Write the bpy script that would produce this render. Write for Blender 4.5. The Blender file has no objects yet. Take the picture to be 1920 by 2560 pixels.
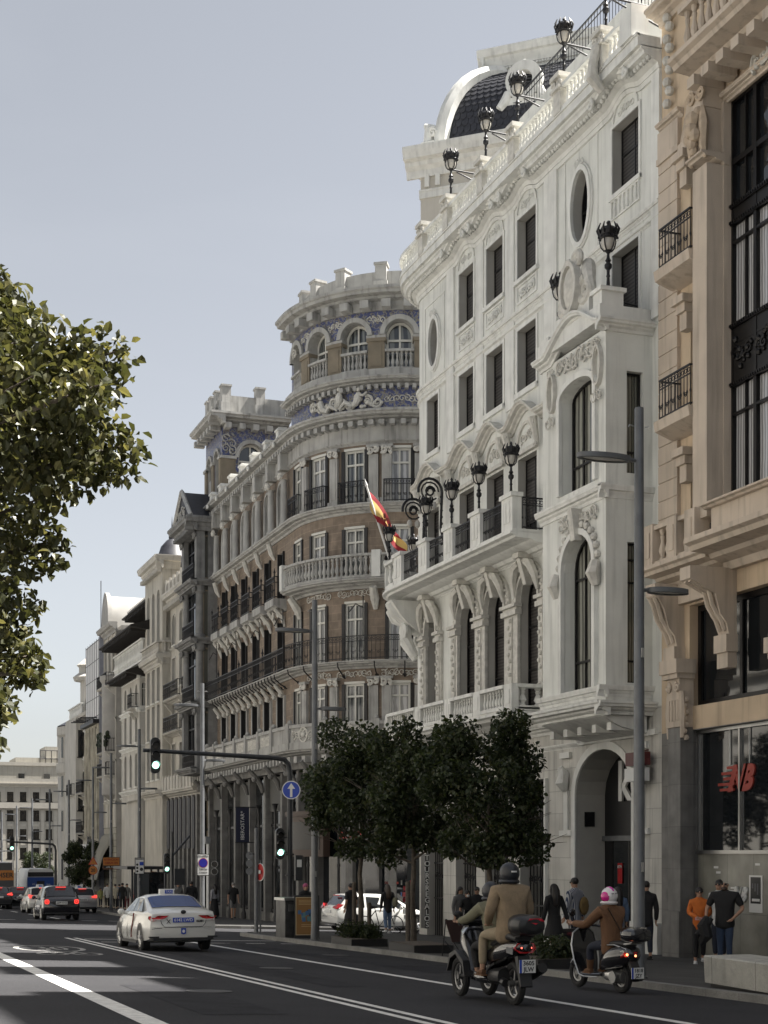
import bpy, math, random
from math import sin, cos, pi, sqrt, atan2, radians as RD
from mathutils import Vector as V, Matrix
SC = bpy.context.scene
COL = SC.collection
rnd = random.Random(11)
WINV = {}
def gz(x, y): return -.02*y - .03*x
def walk(x, y): return gz(x, y) + .1

# ---------------------------------------------------------------- materials
def lin(c):
    return tuple((v/12.92 if v <= .04045 else ((v+.055)/1.055)**2.4) for v in c)
def mat(name, col, rough=.6, metal=0., var=0., sc=3., bump=0., bsc=40., streak=0., spec=.5, coat=0., emit=0., brick=None, grit=0.):
    """col is linear base colour; var mottles it, streak adds rain dirt, brick=(w,h,gap,amount) adds joints"""
    m = bpy.data.materials.new(name); m.use_nodes = True
    nt = m.node_tree; N = nt.nodes; L = nt.links
    b = N['Principled BSDF']
    b.inputs['Base Color'].default_value = (*col, 1); b.inputs['Roughness'].default_value = rough
    b.inputs['Metallic'].default_value = metal; b.inputs['Specular IOR Level'].default_value = spec
    b.inputs['Coat Weight'].default_value = coat
    if emit:
        b.inputs['Emission Color'].default_value = (*col, 1); b.inputs['Emission Strength'].default_value = emit
    if not (var or bump or streak or brick or grit): return m
    tc = N.new('ShaderNodeTexCoord'); out = None
    def noise(scale, vec=None, det=4):
        n = N.new('ShaderNodeTexNoise'); n.inputs['Scale'].default_value = scale; n.inputs['Detail'].default_value = det
        L.new(vec or tc.outputs['Object'], n.inputs['Vector']); return n.outputs['Fac']
    def ramp(src, a, b_, lo, hi):
        r = N.new('ShaderNodeMapRange'); L.new(src, r.inputs[0])
        for i, v in enumerate((a, b_, lo, hi)): r.inputs[i+1].default_value = v
        return r.outputs[0]
    def mulc(prev, fac):
        x = N.new('ShaderNodeMix'); x.data_type = 'RGBA'; x.blend_type = 'MULTIPLY'; x.inputs[0].default_value = 1
        if prev is None: x.inputs[6].default_value = (*col, 1)
        else: L.new(prev, x.inputs[6])
        L.new(fac, x.inputs[7]); return x.outputs[2]
    if var: out = mulc(out, ramp(noise(sc, det=6), .3, .7, 1-var, 1+var))
    if grit: out = mulc(out, ramp(noise(90, det=2), .35, .65, 1-grit, 1+grit))
    if streak:
        mp = N.new('ShaderNodeMapping'); mp.inputs['Scale'].default_value = (2.2, 2.2, .16)
        L.new(tc.outputs['Object'], mp.inputs['Vector'])
        out = mulc(out, ramp(noise(2.2, mp.outputs[0], 7), .5, .72, 1, 1-streak))
    h = None
    if brick:
        sx = N.new('ShaderNodeSeparateXYZ'); L.new(tc.outputs['Object'], sx.inputs[0])
        su = N.new('ShaderNodeMath'); su.operation = 'SUBTRACT'; L.new(sx.outputs[1], su.inputs[0]); L.new(sx.outputs[0], su.inputs[1])
        cb = N.new('ShaderNodeCombineXYZ'); L.new(su.outputs[0], cb.inputs[0]); L.new(sx.outputs[2], cb.inputs[1])
        bt = N.new('ShaderNodeTexBrick'); L.new(tc.outputs['Object'] if len(brick) > 4 else cb.outputs[0], bt.inputs['Vector'])
        bt.inputs['Scale'].default_value = 1; bt.inputs['Brick Width'].default_value = brick[0]; bt.inputs['Row Height'].default_value = brick[1]
        bt.inputs['Mortar Size'].default_value = brick[2]; bt.inputs['Mortar Smooth'].default_value = .2
        bt.inputs['Color1'].default_value = (1, 1, 1, 1); v = 1-brick[3]*.45; bt.inputs['Color2'].default_value = (v, v, v, 1)
        v = 1-brick[3]; bt.inputs['Mortar'].default_value = (v, v, v, 1)
        out = mulc(out, bt.outputs['Color'])
    if out is not None: L.new(out, b.inputs['Base Color'])
    if bump:
        bp = N.new('ShaderNodeBump'); bp.inputs['Strength'].default_value = bump; bp.inputs['Distance'].default_value = .02
        L.new(noise(bsc, det=3), bp.inputs['Height']); L.new(bp.outputs[0], b.inputs['Normal'])
    return m
def stripes(name, c1, c2, scale, axis=2, rough=.5, spec=.5, sharp=(.3, .7), dist=0.):
    """two colours in bands along an axis (blinds, curtains behind glass, striped cloth)"""
    m = mat(name, c1, rough, spec=spec); nt = m.node_tree; N = nt.nodes; L = nt.links
    tc = N.new('ShaderNodeTexCoord'); w = N.new('ShaderNodeTexWave'); w.bands_direction = 'XYZ'[axis]
    w.inputs['Scale'].default_value = scale; w.inputs['Distortion'].default_value = dist; w.inputs['Detail Scale'].default_value = .4
    L.new(tc.outputs['Object'], w.inputs['Vector'])
    r = N.new('ShaderNodeMapRange'); L.new(w.outputs['Fac'], r.inputs[0]); r.inputs[1].default_value, r.inputs[2].default_value = sharp
    x = N.new('ShaderNodeMix'); x.data_type = 'RGBA'; L.new(r.outputs[0], x.inputs[0])
    x.inputs[6].default_value = (*c1, 1); x.inputs[7].default_value = (*c2, 1)
    L.new(x.outputs[2], N['Principled BSDF'].inputs['Base Color']); return m

# ---------------------------------------------------------------- mesh building
class Fr:
    """a wall frame: maps (u along the wall, d out of it, z) to the world; cuts = u values where a curve needs points"""
    def __init__(s, fn, cuts=()): s.fn = fn; s.cuts = list(cuts)
    def __call__(s, u, d, z): return s.fn(u, d, z)
    def us(s, a, b): return [a] + [c for c in s.cuts if a+1e-4 < c < b-1e-4] + [b]
def west(X): return Fr(lambda u, d, z: (X-d, u, z))
def south(Y): return Fr(lambda u, d, z: (u, Y-d, z))
class MB:
    def __init__(s): s.v = []; s.f = []; s.m = []
    def add(s, vs, fs, mi=0):
        b = len(s.v); s.v += [tuple(p) for p in vs]
        for f in fs: s.f.append(tuple(i+b for i in f)); s.m.append(mi)
    def box(s, x0, x1, y0, y1, z0, z1, mi=0):
        s.add([(x, y, z) for z in (z0, z1) for y in (y0, y1) for x in (x0, x1)],
              [(0, 2, 3, 1), (4, 5, 7, 6), (0, 1, 5, 4), (2, 6, 7, 3), (0, 4, 6, 2), (1, 3, 7, 5)], mi)
    def fbox(s, F, u0, u1, d0, d1, z0, z1, mi=0, zf=None):
        s.mold(F, u0, u1, [(d0, z0), (d1, z0), (d1, z1), (d0, z1)], mi, zf)
    def mold(s, F, u0, u1, prof, mi=0, zf=None, extra=()):
        us = F.us(u0, u1)
        if extra: us = sorted(set(us+[e for e in extra if u0 < e < u1]))
        n = len(prof); vs = []
        for u in us:
            o = zf(u) if zf else 0
            vs += [F(u, d, z+o) for d, z in prof]
        fs = []
        for i in range(len(us)-1):
            for j in range(n):
                k = (j+1) % n
                fs.append((i*n+j, i*n+k, i*n+n+k, i*n+n+j))
        fs += [tuple(range(n-1, -1, -1)), tuple(range((len(us)-1)*n, len(us)*n))]
        s.add(vs, fs, mi)
    def cornice(s, F, u0, u1, z0, z1, d, mi=0, zf=None, extra=()):
        h = z1-z0
        s.mold(F, u0, u1, [(-.03, z0), (.14*d, z0), (.2*d, z0+.25*h), (.45*d, z0+.38*h), (.5*d, z0+.52*h), (.86*d, z0+.58*h), (.9*d, z0+.74*h), (d, z0+.82*h), (d, z1), (-.03, z1)], mi, zf, extra)
    def blocks(s, F, u0, u1, step, w, d0, d1, z0, z1, mi=0):
        n = max(1, int(round((u1-u0)/step)))
        for i in range(n):
            u = u0+(i+.5)*(u1-u0)/n
            s.add([F(uu, dd, zz) for zz in (z0, z1) for dd in (d0, d1) for uu in (u-w/2, u+w/2)],
                  [(0, 2, 3, 1), (4, 5, 7, 6), (0, 1, 5, 4), (2, 6, 7, 3), (0, 4, 6, 2), (1, 3, 7, 5)], mi)
    def tube(s, path, r, n=6, mi=0, closed=False, flat=1.):
        P = [V(p) for p in path]; m = len(P); vs = []; up0 = None
        for i, p in enumerate(P):
            a = P[(i-1) % m] if closed or i else p
            b = P[(i+1) % m] if closed or i < m-1 else p
            t = (b-a); t = t.normalized() if t.length > 1e-9 else V((0, 0, 1))
            if up0 is None or abs(up0.dot(t)) > .98: up0 = V((0, 0, 1)) if abs(t.z) < .9 else V((1, 0, 0))
            x = t.cross(up0).normalized(); y = x.cross(t).normalized(); up0 = y
            rr = r[i] if isinstance(r, (list, tuple)) else r
            vs += [tuple(p + x*(cos(2*pi*k/n)*rr) + y*(sin(2*pi*k/n)*rr*flat)) for k in range(n)]
        fs = []
        for i in range(m if closed else m-1):
            for k in range(n):
                k2 = (k+1) % n; j = (i+1) % m
                fs.append((i*n+k, i*n+k2, j*n+k2, j*n+k))
        if not closed: fs += [tuple(range(n-1, -1, -1)), tuple(range((m-1)*n, m*n))]
        s.add(vs, fs, mi)
    def lathe(s, c, prof, n=10, mi=0, a0=0, a1=2*pi):
        cx, cy, cz = c; vs = []; full = abs(a1-a0-2*pi) < 1e-6; k = n if full else n+1
        for r, z in prof:
            vs += [(cx+r*cos(a0+(a1-a0)*i/n), cy+r*sin(a0+(a1-a0)*i/n), cz+z) for i in range(k)]
        fs = []
        for j in range(len(prof)-1):
            for i in range(n):
                i2 = (i+1) % k
                fs.append((j*k+i, j*k+i2, j*k+k+i2, j*k+k+i))
        if full:
            if prof[0][0] > 1e-4: fs.append(tuple(range(n-1, -1, -1)))
            if prof[-1][0] > 1e-4: fs.append(tuple(range((len(prof)-1)*k, len(prof)*k)))
        s.add(vs, fs, mi)
    def ball(s, c, r, n=8, mi=0, sx=1, sy=1, sz=1):
        vs = [(c[0], c[1], c[2]-r*sz)]; m = max(3, n//2+1)
        for j in range(1, m):
            t = -pi/2+pi*j/m
            vs += [(c[0]+r*sx*cos(t)*cos(2*pi*i/n), c[1]+r*sy*cos(t)*sin(2*pi*i/n), c[2]+r*sz*sin(t)) for i in range(n)]
        vs.append((c[0], c[1], c[2]+r*sz)); fs = []
        for i in range(n): fs.append((0, 1+(i+1) % n, 1+i))
        for j in range(m-2):
            for i in range(n):
                a = 1+j*n; i2 = (i+1) % n
                fs.append((a+i, a+i2, a+n+i2, a+n+i))
        a = 1+(m-2)*n
        for i in range(n): fs.append((a+i, a+(i+1) % n, len(vs)-1))
        s.add(vs, fs, mi)
    def poly(s, pts, thick=None, mi=0):
        """flat polygon; thick = offset vector makes it a slab"""
        n = len(pts)
        if thick is None: s.add(pts, [tuple(range(n))], mi); return
        t = V(thick); vs = [V(p) for p in pts]; vs += [p+t for p in vs]
        s.add(vs, [tuple(range(n-1, -1, -1)), tuple(range(n, 2*n))]+[(i, (i+1) % n, n+(i+1) % n, n+i) for i in range(n)], mi)
    def obj(s, name, mats, parent=None, smooth=35):
        me = bpy.data.meshes.new(name); me.from_pydata(s.v, [], s.f)
        for m in (mats if isinstance(mats, (list, tuple)) else [mats]): me.materials.append(m)
        if any(s.m): me.polygons.foreach_set('material_index', s.m)
        if smooth:
            me.polygons.foreach_set('use_smooth', [True]*len(s.f)); me.set_sharp_from_angle(angle=RD(smooth))
        me.update()
        return link(bpy.data.objects.new(name, me), parent)
def link(o, parent=None):
    COL.objects.link(o)
    if parent is not None:
        o.parent = parent
        if parent.name in WINV: o.matrix_parent_inverse = WINV[parent.name]
    return o
def tag(o, label=None, cat=None, group=None, kind=None):
    for k, v in (('label', label), ('category', cat), ('group', group), ('kind', kind)):
        if v: o[k] = v
    return o
def thing(name, label, cat, loc=(0, 0, 0), rz=0, group=None, world=False):
    """an Empty at a thing's base; world=True when its parts are modelled in world coordinates"""
    o = bpy.data.objects.new(name, None); COL.objects.link(o); o.location = loc; o.rotation_euler[2] = rz
    o.empty_display_size = .3
    if world: WINV[o.name] = Matrix.Translation(-V(loc))
    return tag(o, label, cat, group)
def copy_tree(o, parent=None):
    c = o.copy(); COL.objects.link(c)
    if parent is not None: c.parent = parent
    for ch in list(o.children): copy_tree(ch, c)
    return c
def label_part(o, label): o['label'] = label; return o
def text(s, size, m, name, parent, loc, rot, ext=.004, align='CENTER', shear=0., bold=0., space=1.):
    c = bpy.data.curves.new(name, 'FONT'); c.body = s; c.size = size; c.extrude = ext; c.align_x = align; c.align_y = 'CENTER'
    c.shear = shear; c.offset = bold; c.space_character = space; c.resolution_u = 3
    tmp = bpy.data.objects.new(name, c); me = bpy.data.meshes.new_from_object(tmp); bpy.data.objects.remove(tmp)
    me.materials.clear(); me.materials.append(m)
    o = bpy.data.objects.new(name, me); link(o, parent); o.location = loc; o.rotation_euler = rot
    return o
# ---------------------------------------------------------------- facade pieces
# opening = (kind, u0, u1, z0, z1, rise)  kind: r rectangle, a arched top, e ellipse
def opts(op, n=10):
    k, a, b, z0, z1, r = op; c = (a+b)/2; w = (b-a)/2
    if k == 'r': return [(a, z0), (b, z0), (b, z1), (a, z1)]
    if k == 'a':
        zs = z1-r
        return [(a, z0), (b, z0)] + [(c+w*cos(pi*i/n), zs+r*sin(pi*i/n)) for i in range(n+1)]
    cz = (z0+z1)/2; h = (z1-z0)/2
    return [(c+w*cos(2*pi*i/24), cz+h*sin(2*pi*i/24)) for i in range(24)]
def wall(mb, F, u0, u1, z0, z1, ops=(), depth=.3, mi=0, rmi=0, jamb=True):
    us = sorted(set([u0, u1]+[c for c in F.cuts if u0 < c < u1]+[x for o in ops for x in (o[1], o[2]) if u0 < x < u1]))
    zs = sorted(set([z0, z1]+[x for o in ops for x in (o[3], o[4]) if z0 < x < z1]))
    for i in range(len(us)-1):
        for j in range(len(zs)-1):
            cu, cz = (us[i]+us[i+1])/2, (zs[j]+zs[j+1])/2
            if any(o[1] < cu < o[2] and o[3] < cz < o[4] for o in ops): continue
            mb.add([F(us[i], 0, zs[j]), F(us[i+1], 0, zs[j]), F(us[i+1], 0, zs[j+1]), F(us[i], 0, zs[j+1])], [(0, 1, 2, 3)], mi)
    for o in ops:
        P = opts(o); n = len(P); k, a, b, oz0, oz1, r = o
        if k == 'a':
            for i in range(2, n-1):
                p, q = P[i], P[i+1]
                mb.add([F(p[0], 0, p[1]), F(q[0], 0, q[1]), F(q[0], 0, oz1), F(p[0], 0, oz1)], [(0, 1, 2, 3)], mi)
        if k == 'e':
            for i in range(n):
                p, q = P[i], P[(i+1) % n]; zz = oz1 if i < n//2 else oz0
                mb.add([F(p[0], 0, p[1]), F(q[0], 0, q[1]), F(q[0], 0, zz), F(p[0], 0, zz)], [(0, 1, 2, 3)], mi)
        if jamb:
            for i in range(n):
                p, q = P[i], P[(i+1) % n]
                mb.add([F(p[0], 0, p[1]), F(q[0], 0, q[1]), F(q[0], -depth, q[1]), F(p[0], -depth, p[1])], [(0, 1, 2, 3)], rmi)
def ring(mb, F, op, w, d0, d1, mi=0, n=10):
    """a flat frame or architrave round an opening: w > 0 outside it, w < 0 inside"""
    P = opts(op, n); k, a, b, z0, z1, r = op
    Q = opts((k, a-w, b+w, z0-w if k != 'a' else z0, z1+w, r+w), n); m = len(P)
    rng = range(m) if k != 'a' else range(1, m)
    for i in rng:
        j = (i+1) % m
        vs = [F(p[0], d, p[1]) for d in (d0, d1) for p in (P[i], P[j], Q[j], Q[i])]
        mb.add(vs, [(4, 5, 6, 7), (0, 1, 5, 4), (2, 3, 7, 6), (1, 2, 6, 5), (3, 0, 4, 7)], mi)
def window(F, parent, op, depth, fm, pm, bars=(1, (.7,)), fw=.06, name='window', blind=None, bz=1.):
    """frame with bars (n vertical, heights of the transoms) and its pane or blind as a child"""
    k, a, b, z0, z1, r = op; mb = MB(); d = -depth
    ring(mb, F, op, -fw, d, d+.05)
    if k == 'a': mb.fbox(F, a, b, d, d+.05, z0, z0+fw)
    nv, hs = bars; top = z1-(r*.35 if k == 'a' else 0)
    for i in range(nv):
        u = a+(b-a)*(i+1)/(nv+1); ut = abs(u-(a+b)/2)/((b-a)/2)
        zt = z1 if k == 'r' else (z1-r+r*sqrt(max(0, 1-ut*ut)) if k == 'a' else (z0+z1)/2+(z1-z0)/2*sqrt(1-ut*ut))
        zb = z0 if k != 'e' else z0+z1-zt
        mb.fbox(F, u-fw*.4, u+fw*.4, d, d+.042, zb, zt)
    for h in hs:
        z = z0+(z1-z0)*h; mb.fbox(F, a+.01, b-.01, d, d+.046, z-fw*.45, z+fw*.45)
    o = mb.obj(name, fm, parent)
    p = MB(); p.poly([F(x, d-.02, z) for x, z in opts(op)]); p.obj('pane', pm, o, smooth=0)
    if blind:
        q = MB(); q.fbox(F, a+.02, b-.02, d+.01, d+.025, z1-(z1-z0)*bz, z1-.02); q.obj('blind', blind, o, smooth=0)
    return o
BAL = [(.055, 0), (.055, .08), (.035, .12), (.07, .32), (.05, .48), (.03, .62), (.045, .78), (.03, .82), (.055, .92), (.055, 1)]
def balusters(mb, F, u0, u1, d, z0, z1, step=.2, n=6, mi=0, fat=1.):
    k = max(1, int(round((u1-u0)/step)))
    for i in range(k):
        x, y, z = F(u0+(i+.5)*(u1-u0)/k, d, z0)
        mb.lathe((x, y, z), [(r*fat, t*(z1-z0)) for r, t in BAL], n, mi)
def balustrade(F, parent, u0, u1, d, z0, z1, m, step=.2, n=6, fat=1., w=.14):
    mb = MB(); mb.fbox(F, u0, u1, d-w, d+w, z0, z0+.1); mb.fbox(F, u0, u1, d-w-.02, d+w+.02, z1-.1, z1)
    balusters(mb, F, u0+.03, u1-.03, d, z0+.1, z1-.1, step, n, 0, fat)
    return mb.obj('balustrade', m, parent)
def spiral(F, u, z, d, R0, turns=1.4, a0=0., dirn=1, n=16, taper=.35):
    return [F(u+R0*(1-(1-taper*.4)*i/n)*cos(a0+dirn*2*pi*turns*i/n), d, z+R0*(1-(1-taper*.4)*i/n)*sin(a0+dirn*2*pi*turns*i/n)) for i in range(n+1)]
def orn(mb, F, u, z, w, h, d=.04, seed=0, n=3, mi=0, r=None):
    """carved relief: mirrored scrolls with leaf buds, filling a w by h field"""
    g = random.Random(seed); r = r or min(w, h)*.06
    for sgn in (-1, 1):
        for i in range(n):
            R0 = min(w/(2.2*n), h/2)*g.uniform(.75, 1); cu = u+sgn*w/2*(i+.55)/n
            cz = z+g.uniform(-.12, .12)*h
            mb.tube(spiral(F, cu, cz, d, R0, g.uniform(1.1, 1.7), g.uniform(0, 6), sgn*(1 if i % 2 else -1), 12), [r*(1.2-.7*j/12) for j in range(13)], 5, mi)
            for q in range(2):
                x, y, zz = F(cu+g.uniform(-.5, .5)*w/n/2, d, cz+g.uniform(-.4, .4)*h); mb.ball((x, y, zz), r*g.uniform(1.2, 1.9), 6, mi)
def railing(F, parent, u0, u1, d, z0, z1, m, step=.13, ends=True, scroll=True, n=4, knob=False, name='railing', d0=0.):
    mb = MB(); t = .012
    mb.fbox(F, u0, u1, d-.025, d+.025, z1-.04, z1); mb.fbox(F, u0, u1, d-.015, d+.015, z0+.05, z0+.08); mb.fbox(F, u0, u1, d-.015, d+.015, z1-.24, z1-.215)
    k = max(2, int((u1-u0)/step))
    for i in range(k+1):
        u = u0+(u1-u0)*i/k; x, y, _ = F(u, d, 0)
        mb.lathe((x, y, z0), [(t, 0), (t, .3*(z1-z0)), (t*2.2, .36*(z1-z0)), (t, .42*(z1-z0)), (t, z1-z0-.02)], n)
    if scroll:
        for i in range(k):
            u = u0+(u1-u0)*(i+.5)/k
            mb.tube(spiral(F, u, z1-.128, d, .05, 1, 0, 1, 8, 2.5), .011, 4)
            if i % 2: mb.tube(spiral(F, u, z0+.3, d, .06, 1.3, 1, 1, 9, .5), .012, 4)
    if ends:
        for u in (u0, u1):
            for dd in [d0+(d-d0)*i/4 for i in range(5)]:
                x, y, _ = F(u, dd, 0); mb.lathe((x, y, z0), [(t, 0), (t, z1-z0-.02)], n)
            for zz in (z1-.04, z0+.05): mb.fbox(F, u-.02, u+.02, d0, d-.026, zz, zz+.035)
    if knob:
        for u in (u0, u1):
            x, y, _ = F(u, d, 0); mb.lathe((x, y, z1), [(.03, -.3), (.03, .1), (.06, .16), (.02, .25), (.0, .4)], 6)
    return mb.obj(name, m, parent)
EXPO = 1.72
# ---------------------------------------------------------------- material set
M_white = mat('white_stucco', (.64, .645, .605), .8, var=.10, sc=.9, bump=.25, bsc=25, streak=.24)
M_whiteash = mat('white_ashlar', (.56, .545, .50), .8, var=.12, sc=1.1, bump=.3, bsc=22, streak=.35, brick=(1.3, .62, .012, .32))
M_trim = mat('white_trim', (.66, .66, .625), .75, var=.1, sc=2, streak=.2)
M_carv = mat('carved_stone', (.54, .525, .48), .8, var=.16, sc=6, streak=.1)
M_jamb = mat('shaded_reveal_stucco', (.36, .35, .32), .85, var=.08, sc=1.5)  # stucco colour darkened to put shade into the window reveals
M_grey = mat('grey_stone', (.37, .365, .345), .8, var=.16, sc=1.6, bump=.25, bsc=20, streak=.42)
M_greyd = mat('dark_granite', (.17, .165, .155), .6, var=.25, sc=2.4, bump=.2, streak=.25, brick=(1.6, 1.0, .01, .3))
M_brown = mat('brown_ashlar', (.19, .15, .115), .85, var=.22, sc=3, bump=.3, bsc=18, brick=(1.0, .34, .016, -.45), streak=.15)
M_brownp = mat('brown_plaster', (.185, .147, .112), .85, var=.18, sc=2, bump=.2, bsc=16, streak=.2)
M_ochre = mat('ochre_stone', (.20, .17, .125), .85, var=.15, sc=2, bump=.2)
M_orange = mat('orange_stucco', (.50, .425, .345), .85, var=.09, sc=1.2, bump=.25, bsc=30, streak=.3)
M_apri = mat('apricot_stucco', (.52, .41, .29), .85, var=.1, sc=1.2, bump=.25, bsc=30, streak=.25)
M_cream = mat('cream_stucco', (.44, .415, .36), .85, var=.12, sc=.8, bump=.2, bsc=15, streak=.3)
M_cream2 = mat('pale_stone', (.47, .45, .405), .85, var=.12, sc=.7, bump=.2, bsc=12, streak=.25)
M_buff = mat('buff_limestone', (.36, .34, .295), .85, var=.1, sc=.5, bump=.2, bsc=10, streak=.2)
M_slate = mat('dark_slate', (.026, .027, .034), .55, var=.35, sc=5)
M_tile = mat('blue_glazed_tile', (.035, .045, .15), .25, var=.3, sc=4)
M_roof = mat('grey_slate', (.06, .062, .07), .6, var=.3, sc=4)
M_iron = mat('black_iron', (.012, .012, .014), .45, metal=.3)
M_bronze = mat('dark_frame_metal', (.014, .013, .013), .38, metal=.5)
M_pole = mat('grey_painted_steel', (.12, .125, .13), .45, metal=.3, var=.15, sc=4)
M_darkpole = mat('dark_painted_steel', (.035, .037, .04), .45, metal=.3)
M_steel = mat('bare_steel', (.45, .45, .44), .3, metal=.9)
M_glass = mat('window_glass', (.012, .014, .016), .04, spec=.8)
M_glassb = stripes('glass_over_curtain', (.02, .025, .03), (.16, .17, .16), 2.2, 1, .05, .8, dist=1.5)
M_bayglass = stripes('glass_over_pale_curtain', (.10, .10, .085), (.30, .30, .26), 1.4, 1, .06, .8, dist=2.5)
M_curtw = stripes('glass_over_white_curtain', (.20, .20, .20), (.45, .45, .45), 3.0, 1, .08, .8, dist=3)
M_blind = stripes('dark_slat_blind', (.016, .014, .013), (.055, .05, .046), 3.2, 2, .6)
M_shut = mat('black_shutter', (.012, .011, .011), .5)
M_wframe = mat('white_window_frame', (.60, .59, .54), .55)
M_globe = mat('lamp_globe_glass', (.42, .40, .36), .15, spec=.6)
M_mos = mat('blue_mosaic', (.07, .08, .17), .4)
_n = M_mos.node_tree; _t = _n.nodes.new('ShaderNodeTexNoise'); _t.inputs['Scale'].default_value = 7; _t.inputs['Detail'].default_value = 3; _c = _n.nodes.new('ShaderNodeTexCoord'); _n.links.new(_c.outputs['Object'], _t.inputs['Vector'])
_r = _n.nodes.new('ShaderNodeValToRGB'); _n.links.new(_t.outputs['Fac'], _r.inputs[0]); _n.links.new(_r.outputs[0], _n.nodes['Principled BSDF'].inputs['Base Color'])
for _p, _k in ((0, (.05, .06, .16)), (.47, (.07, .085, .20)), (.52, (.26, .26, .25)), (.57, (.22, .19, .12)), (.62, (.05, .06, .15))):
    _e = _r.color_ramp.elements.new(_p) if 0 < _p < 1 else _r.color_ramp.elements[0]; _e.color = (*_k, 1)
_r.color_ramp.elements[-1].color = (.2, .2, .2, 1)
M_asph = mat('asphalt', (.052, .052, .055), .9, spec=.06, var=.14, sc=.35, bump=.5, bsc=160, grit=.35)
M_pave = mat('granite_paving', (.085, .083, .08), .85, spec=.12, var=.14, sc=1.3, bump=.2, bsc=80, brick=(.8, .6, .008, .35, 'xy'), grit=.15)
M_kerb = mat('granite_kerb', (.24, .235, .22), .8, spec=.15, var=.15, sc=3, grit=.2, brick=(.6, .9, .006, .4, 'xy'))
M_paint = mat('road_paint', (.66, .65, .62), .8, spec=.1, var=.16, sc=7, grit=.12)
M_dark = mat('dark_interior', (.008, .008, .009), .5)
M_black = mat('black_plastic', (.014, .014, .015), .4)
M_blackgl = mat('gloss_black_paint', (.010, .010, .012), .18, coat=.8)
M_rub = mat('tyre_rubber', (.014, .014, .015), .85)
M_red = mat('red_lens', (.35, .012, .015), .2, spec=.6)
M_whitep = mat('white_car_paint', (.60, .60, .57), .25, coat=.6)
M_sign = mat('white_sign_sheet', (.62, .62, .60), .4)
M_blue = mat('blue_sign_sheet', (.012, .05, .36), .4)
M_bark = mat('bark', (.09, .075, .06), .9, var=.3, sc=9, bump=.8, bsc=30)
M_leaf = [mat('leaf_deep', (.020, .030, .012), .5, var=.3, sc=2), mat('leaf_mid', (.036, .050, .018), .45, var=.25, sc=2), mat('leaf_dry', (.055, .060, .026), .5)]
M_sunleaf = [mat('leaf_olive', (.05, .055, .022), .42), mat('leaf_moss', (.085, .086, .036), .42), mat('leaf_yellowing', (.17, .16, .065), .45)]
for m in M_sunleaf+M_leaf:   # thin leaves let a little light through
    _n = m.node_tree; _b = _n.nodes['Principled BSDF']; _b.inputs['Specular IOR Level'].default_value = .4
    _t = _n.nodes.new('ShaderNodeBsdfTranslucent'); _c = _b.inputs['Base Color'].default_value; _t.inputs[0].default_value = (_c[0]*1.5, _c[1]*1.45, _c[2]*.9, 1)
    _x = _n.nodes.new('ShaderNodeMixShader'); _x.inputs[0].default_value = .3; _n.links.new(_b.outputs[0], _x.inputs[1]); _n.links.new(_t.outputs[0], _x.inputs[2]); _n.links.new(_x.outputs[0], _n.nodes['Material Output'].inputs[0])
# ---------------------------------------------------------------- sky, sun, camera
EL, AZ = 58, -10      # sun height; its bearing from the +X axis
L = V((cos(RD(AZ))*cos(RD(EL)), sin(RD(AZ))*cos(RD(EL)), sin(RD(EL))))
w = bpy.data.worlds.new('World'); SC.world = w; w.use_nodes = True
nt = w.node_tree; bg = nt.nodes['Background']
sky = nt.nodes.new('ShaderNodeTexSky'); sky.sky_type = 'NISHITA'; sky.sun_disc = False
sky.sun_elevation = RD(EL); sky.sun_rotation = RD(90-AZ); sky.air_density = 1.0; sky.dust_density = 1.2; sky.ozone_density = .6
hs = nt.nodes.new('ShaderNodeHueSaturation'); hs.inputs['Saturation'].default_value = .30
nt.links.new(sky.outputs[0], hs.inputs['Color'])
_tc = nt.nodes.new('ShaderNodeTexCoord'); _mp = nt.nodes.new('ShaderNodeMapping'); _mp.inputs['Scale'].default_value = (1, 1, 3.5); _ns = nt.nodes.new('ShaderNodeTexNoise'); _ns.inputs['Scale'].default_value = 3.2; _ns.inputs['Detail'].default_value = 8
_rm = nt.nodes.new('ShaderNodeMapRange'); _mx = nt.nodes.new('ShaderNodeMix'); _mx.data_type = 'RGBA'   # thin high cloud
for _i, _v in enumerate((.5, .85, 0, .06)): _rm.inputs[_i+1].default_value = _v
nt.links.new(_tc.outputs['Generated'], _mp.inputs[0]); nt.links.new(_mp.outputs[0], _ns.inputs['Vector']); nt.links.new(_ns.outputs['Fac'], _rm.inputs[0]); nt.links.new(_rm.outputs[0], _mx.inputs[0])
nt.links.new(hs.outputs[0], _mx.inputs[6]); _mx.inputs[7].default_value = (8.4, 8.5, 8.6, 1); nt.links.new(_mx.outputs[2], bg.inputs[0]); bg.inputs[1].default_value = .047
sun = bpy.data.lights.new('sun', 'SUN'); sun.energy = 5.0; sun.angle = RD(.55); sun.color = (1, .955, .89)
so = bpy.data.objects.new('sun', sun); COL.objects.link(so); so.rotation_euler = L.to_track_quat('Z', 'Y').to_euler(); so.location = (30, 0, 60)
cam = bpy.data.cameras.new('camera'); cam.sensor_fit = 'HORIZONTAL'; cam.sensor_width = 36; cam.lens = 3800/1920*36
cam.shift_y = (2130-1280)/1920; cam.clip_end = 3000; cam.clip_start = .2
co = bpy.data.objects.new('camera', cam); COL.objects.link(co); co.location = (0, 0, 1.4); co.rotation_euler = (RD(90), 0, -atan2(1360, 3800))
SC.camera = co
vs = SC.view_settings; vs.view_transform = 'Standard'; vs.look = 'None'; vs.gamma = 1; vs.use_curve_mapping = False; vs.exposure = EXPO
SC.cycles.max_bounces = 6; SC.cycles.diffuse_bounces = 4; SC.cycles.glossy_bounces = 3; SC.cycles.use_denoising = True
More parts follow.
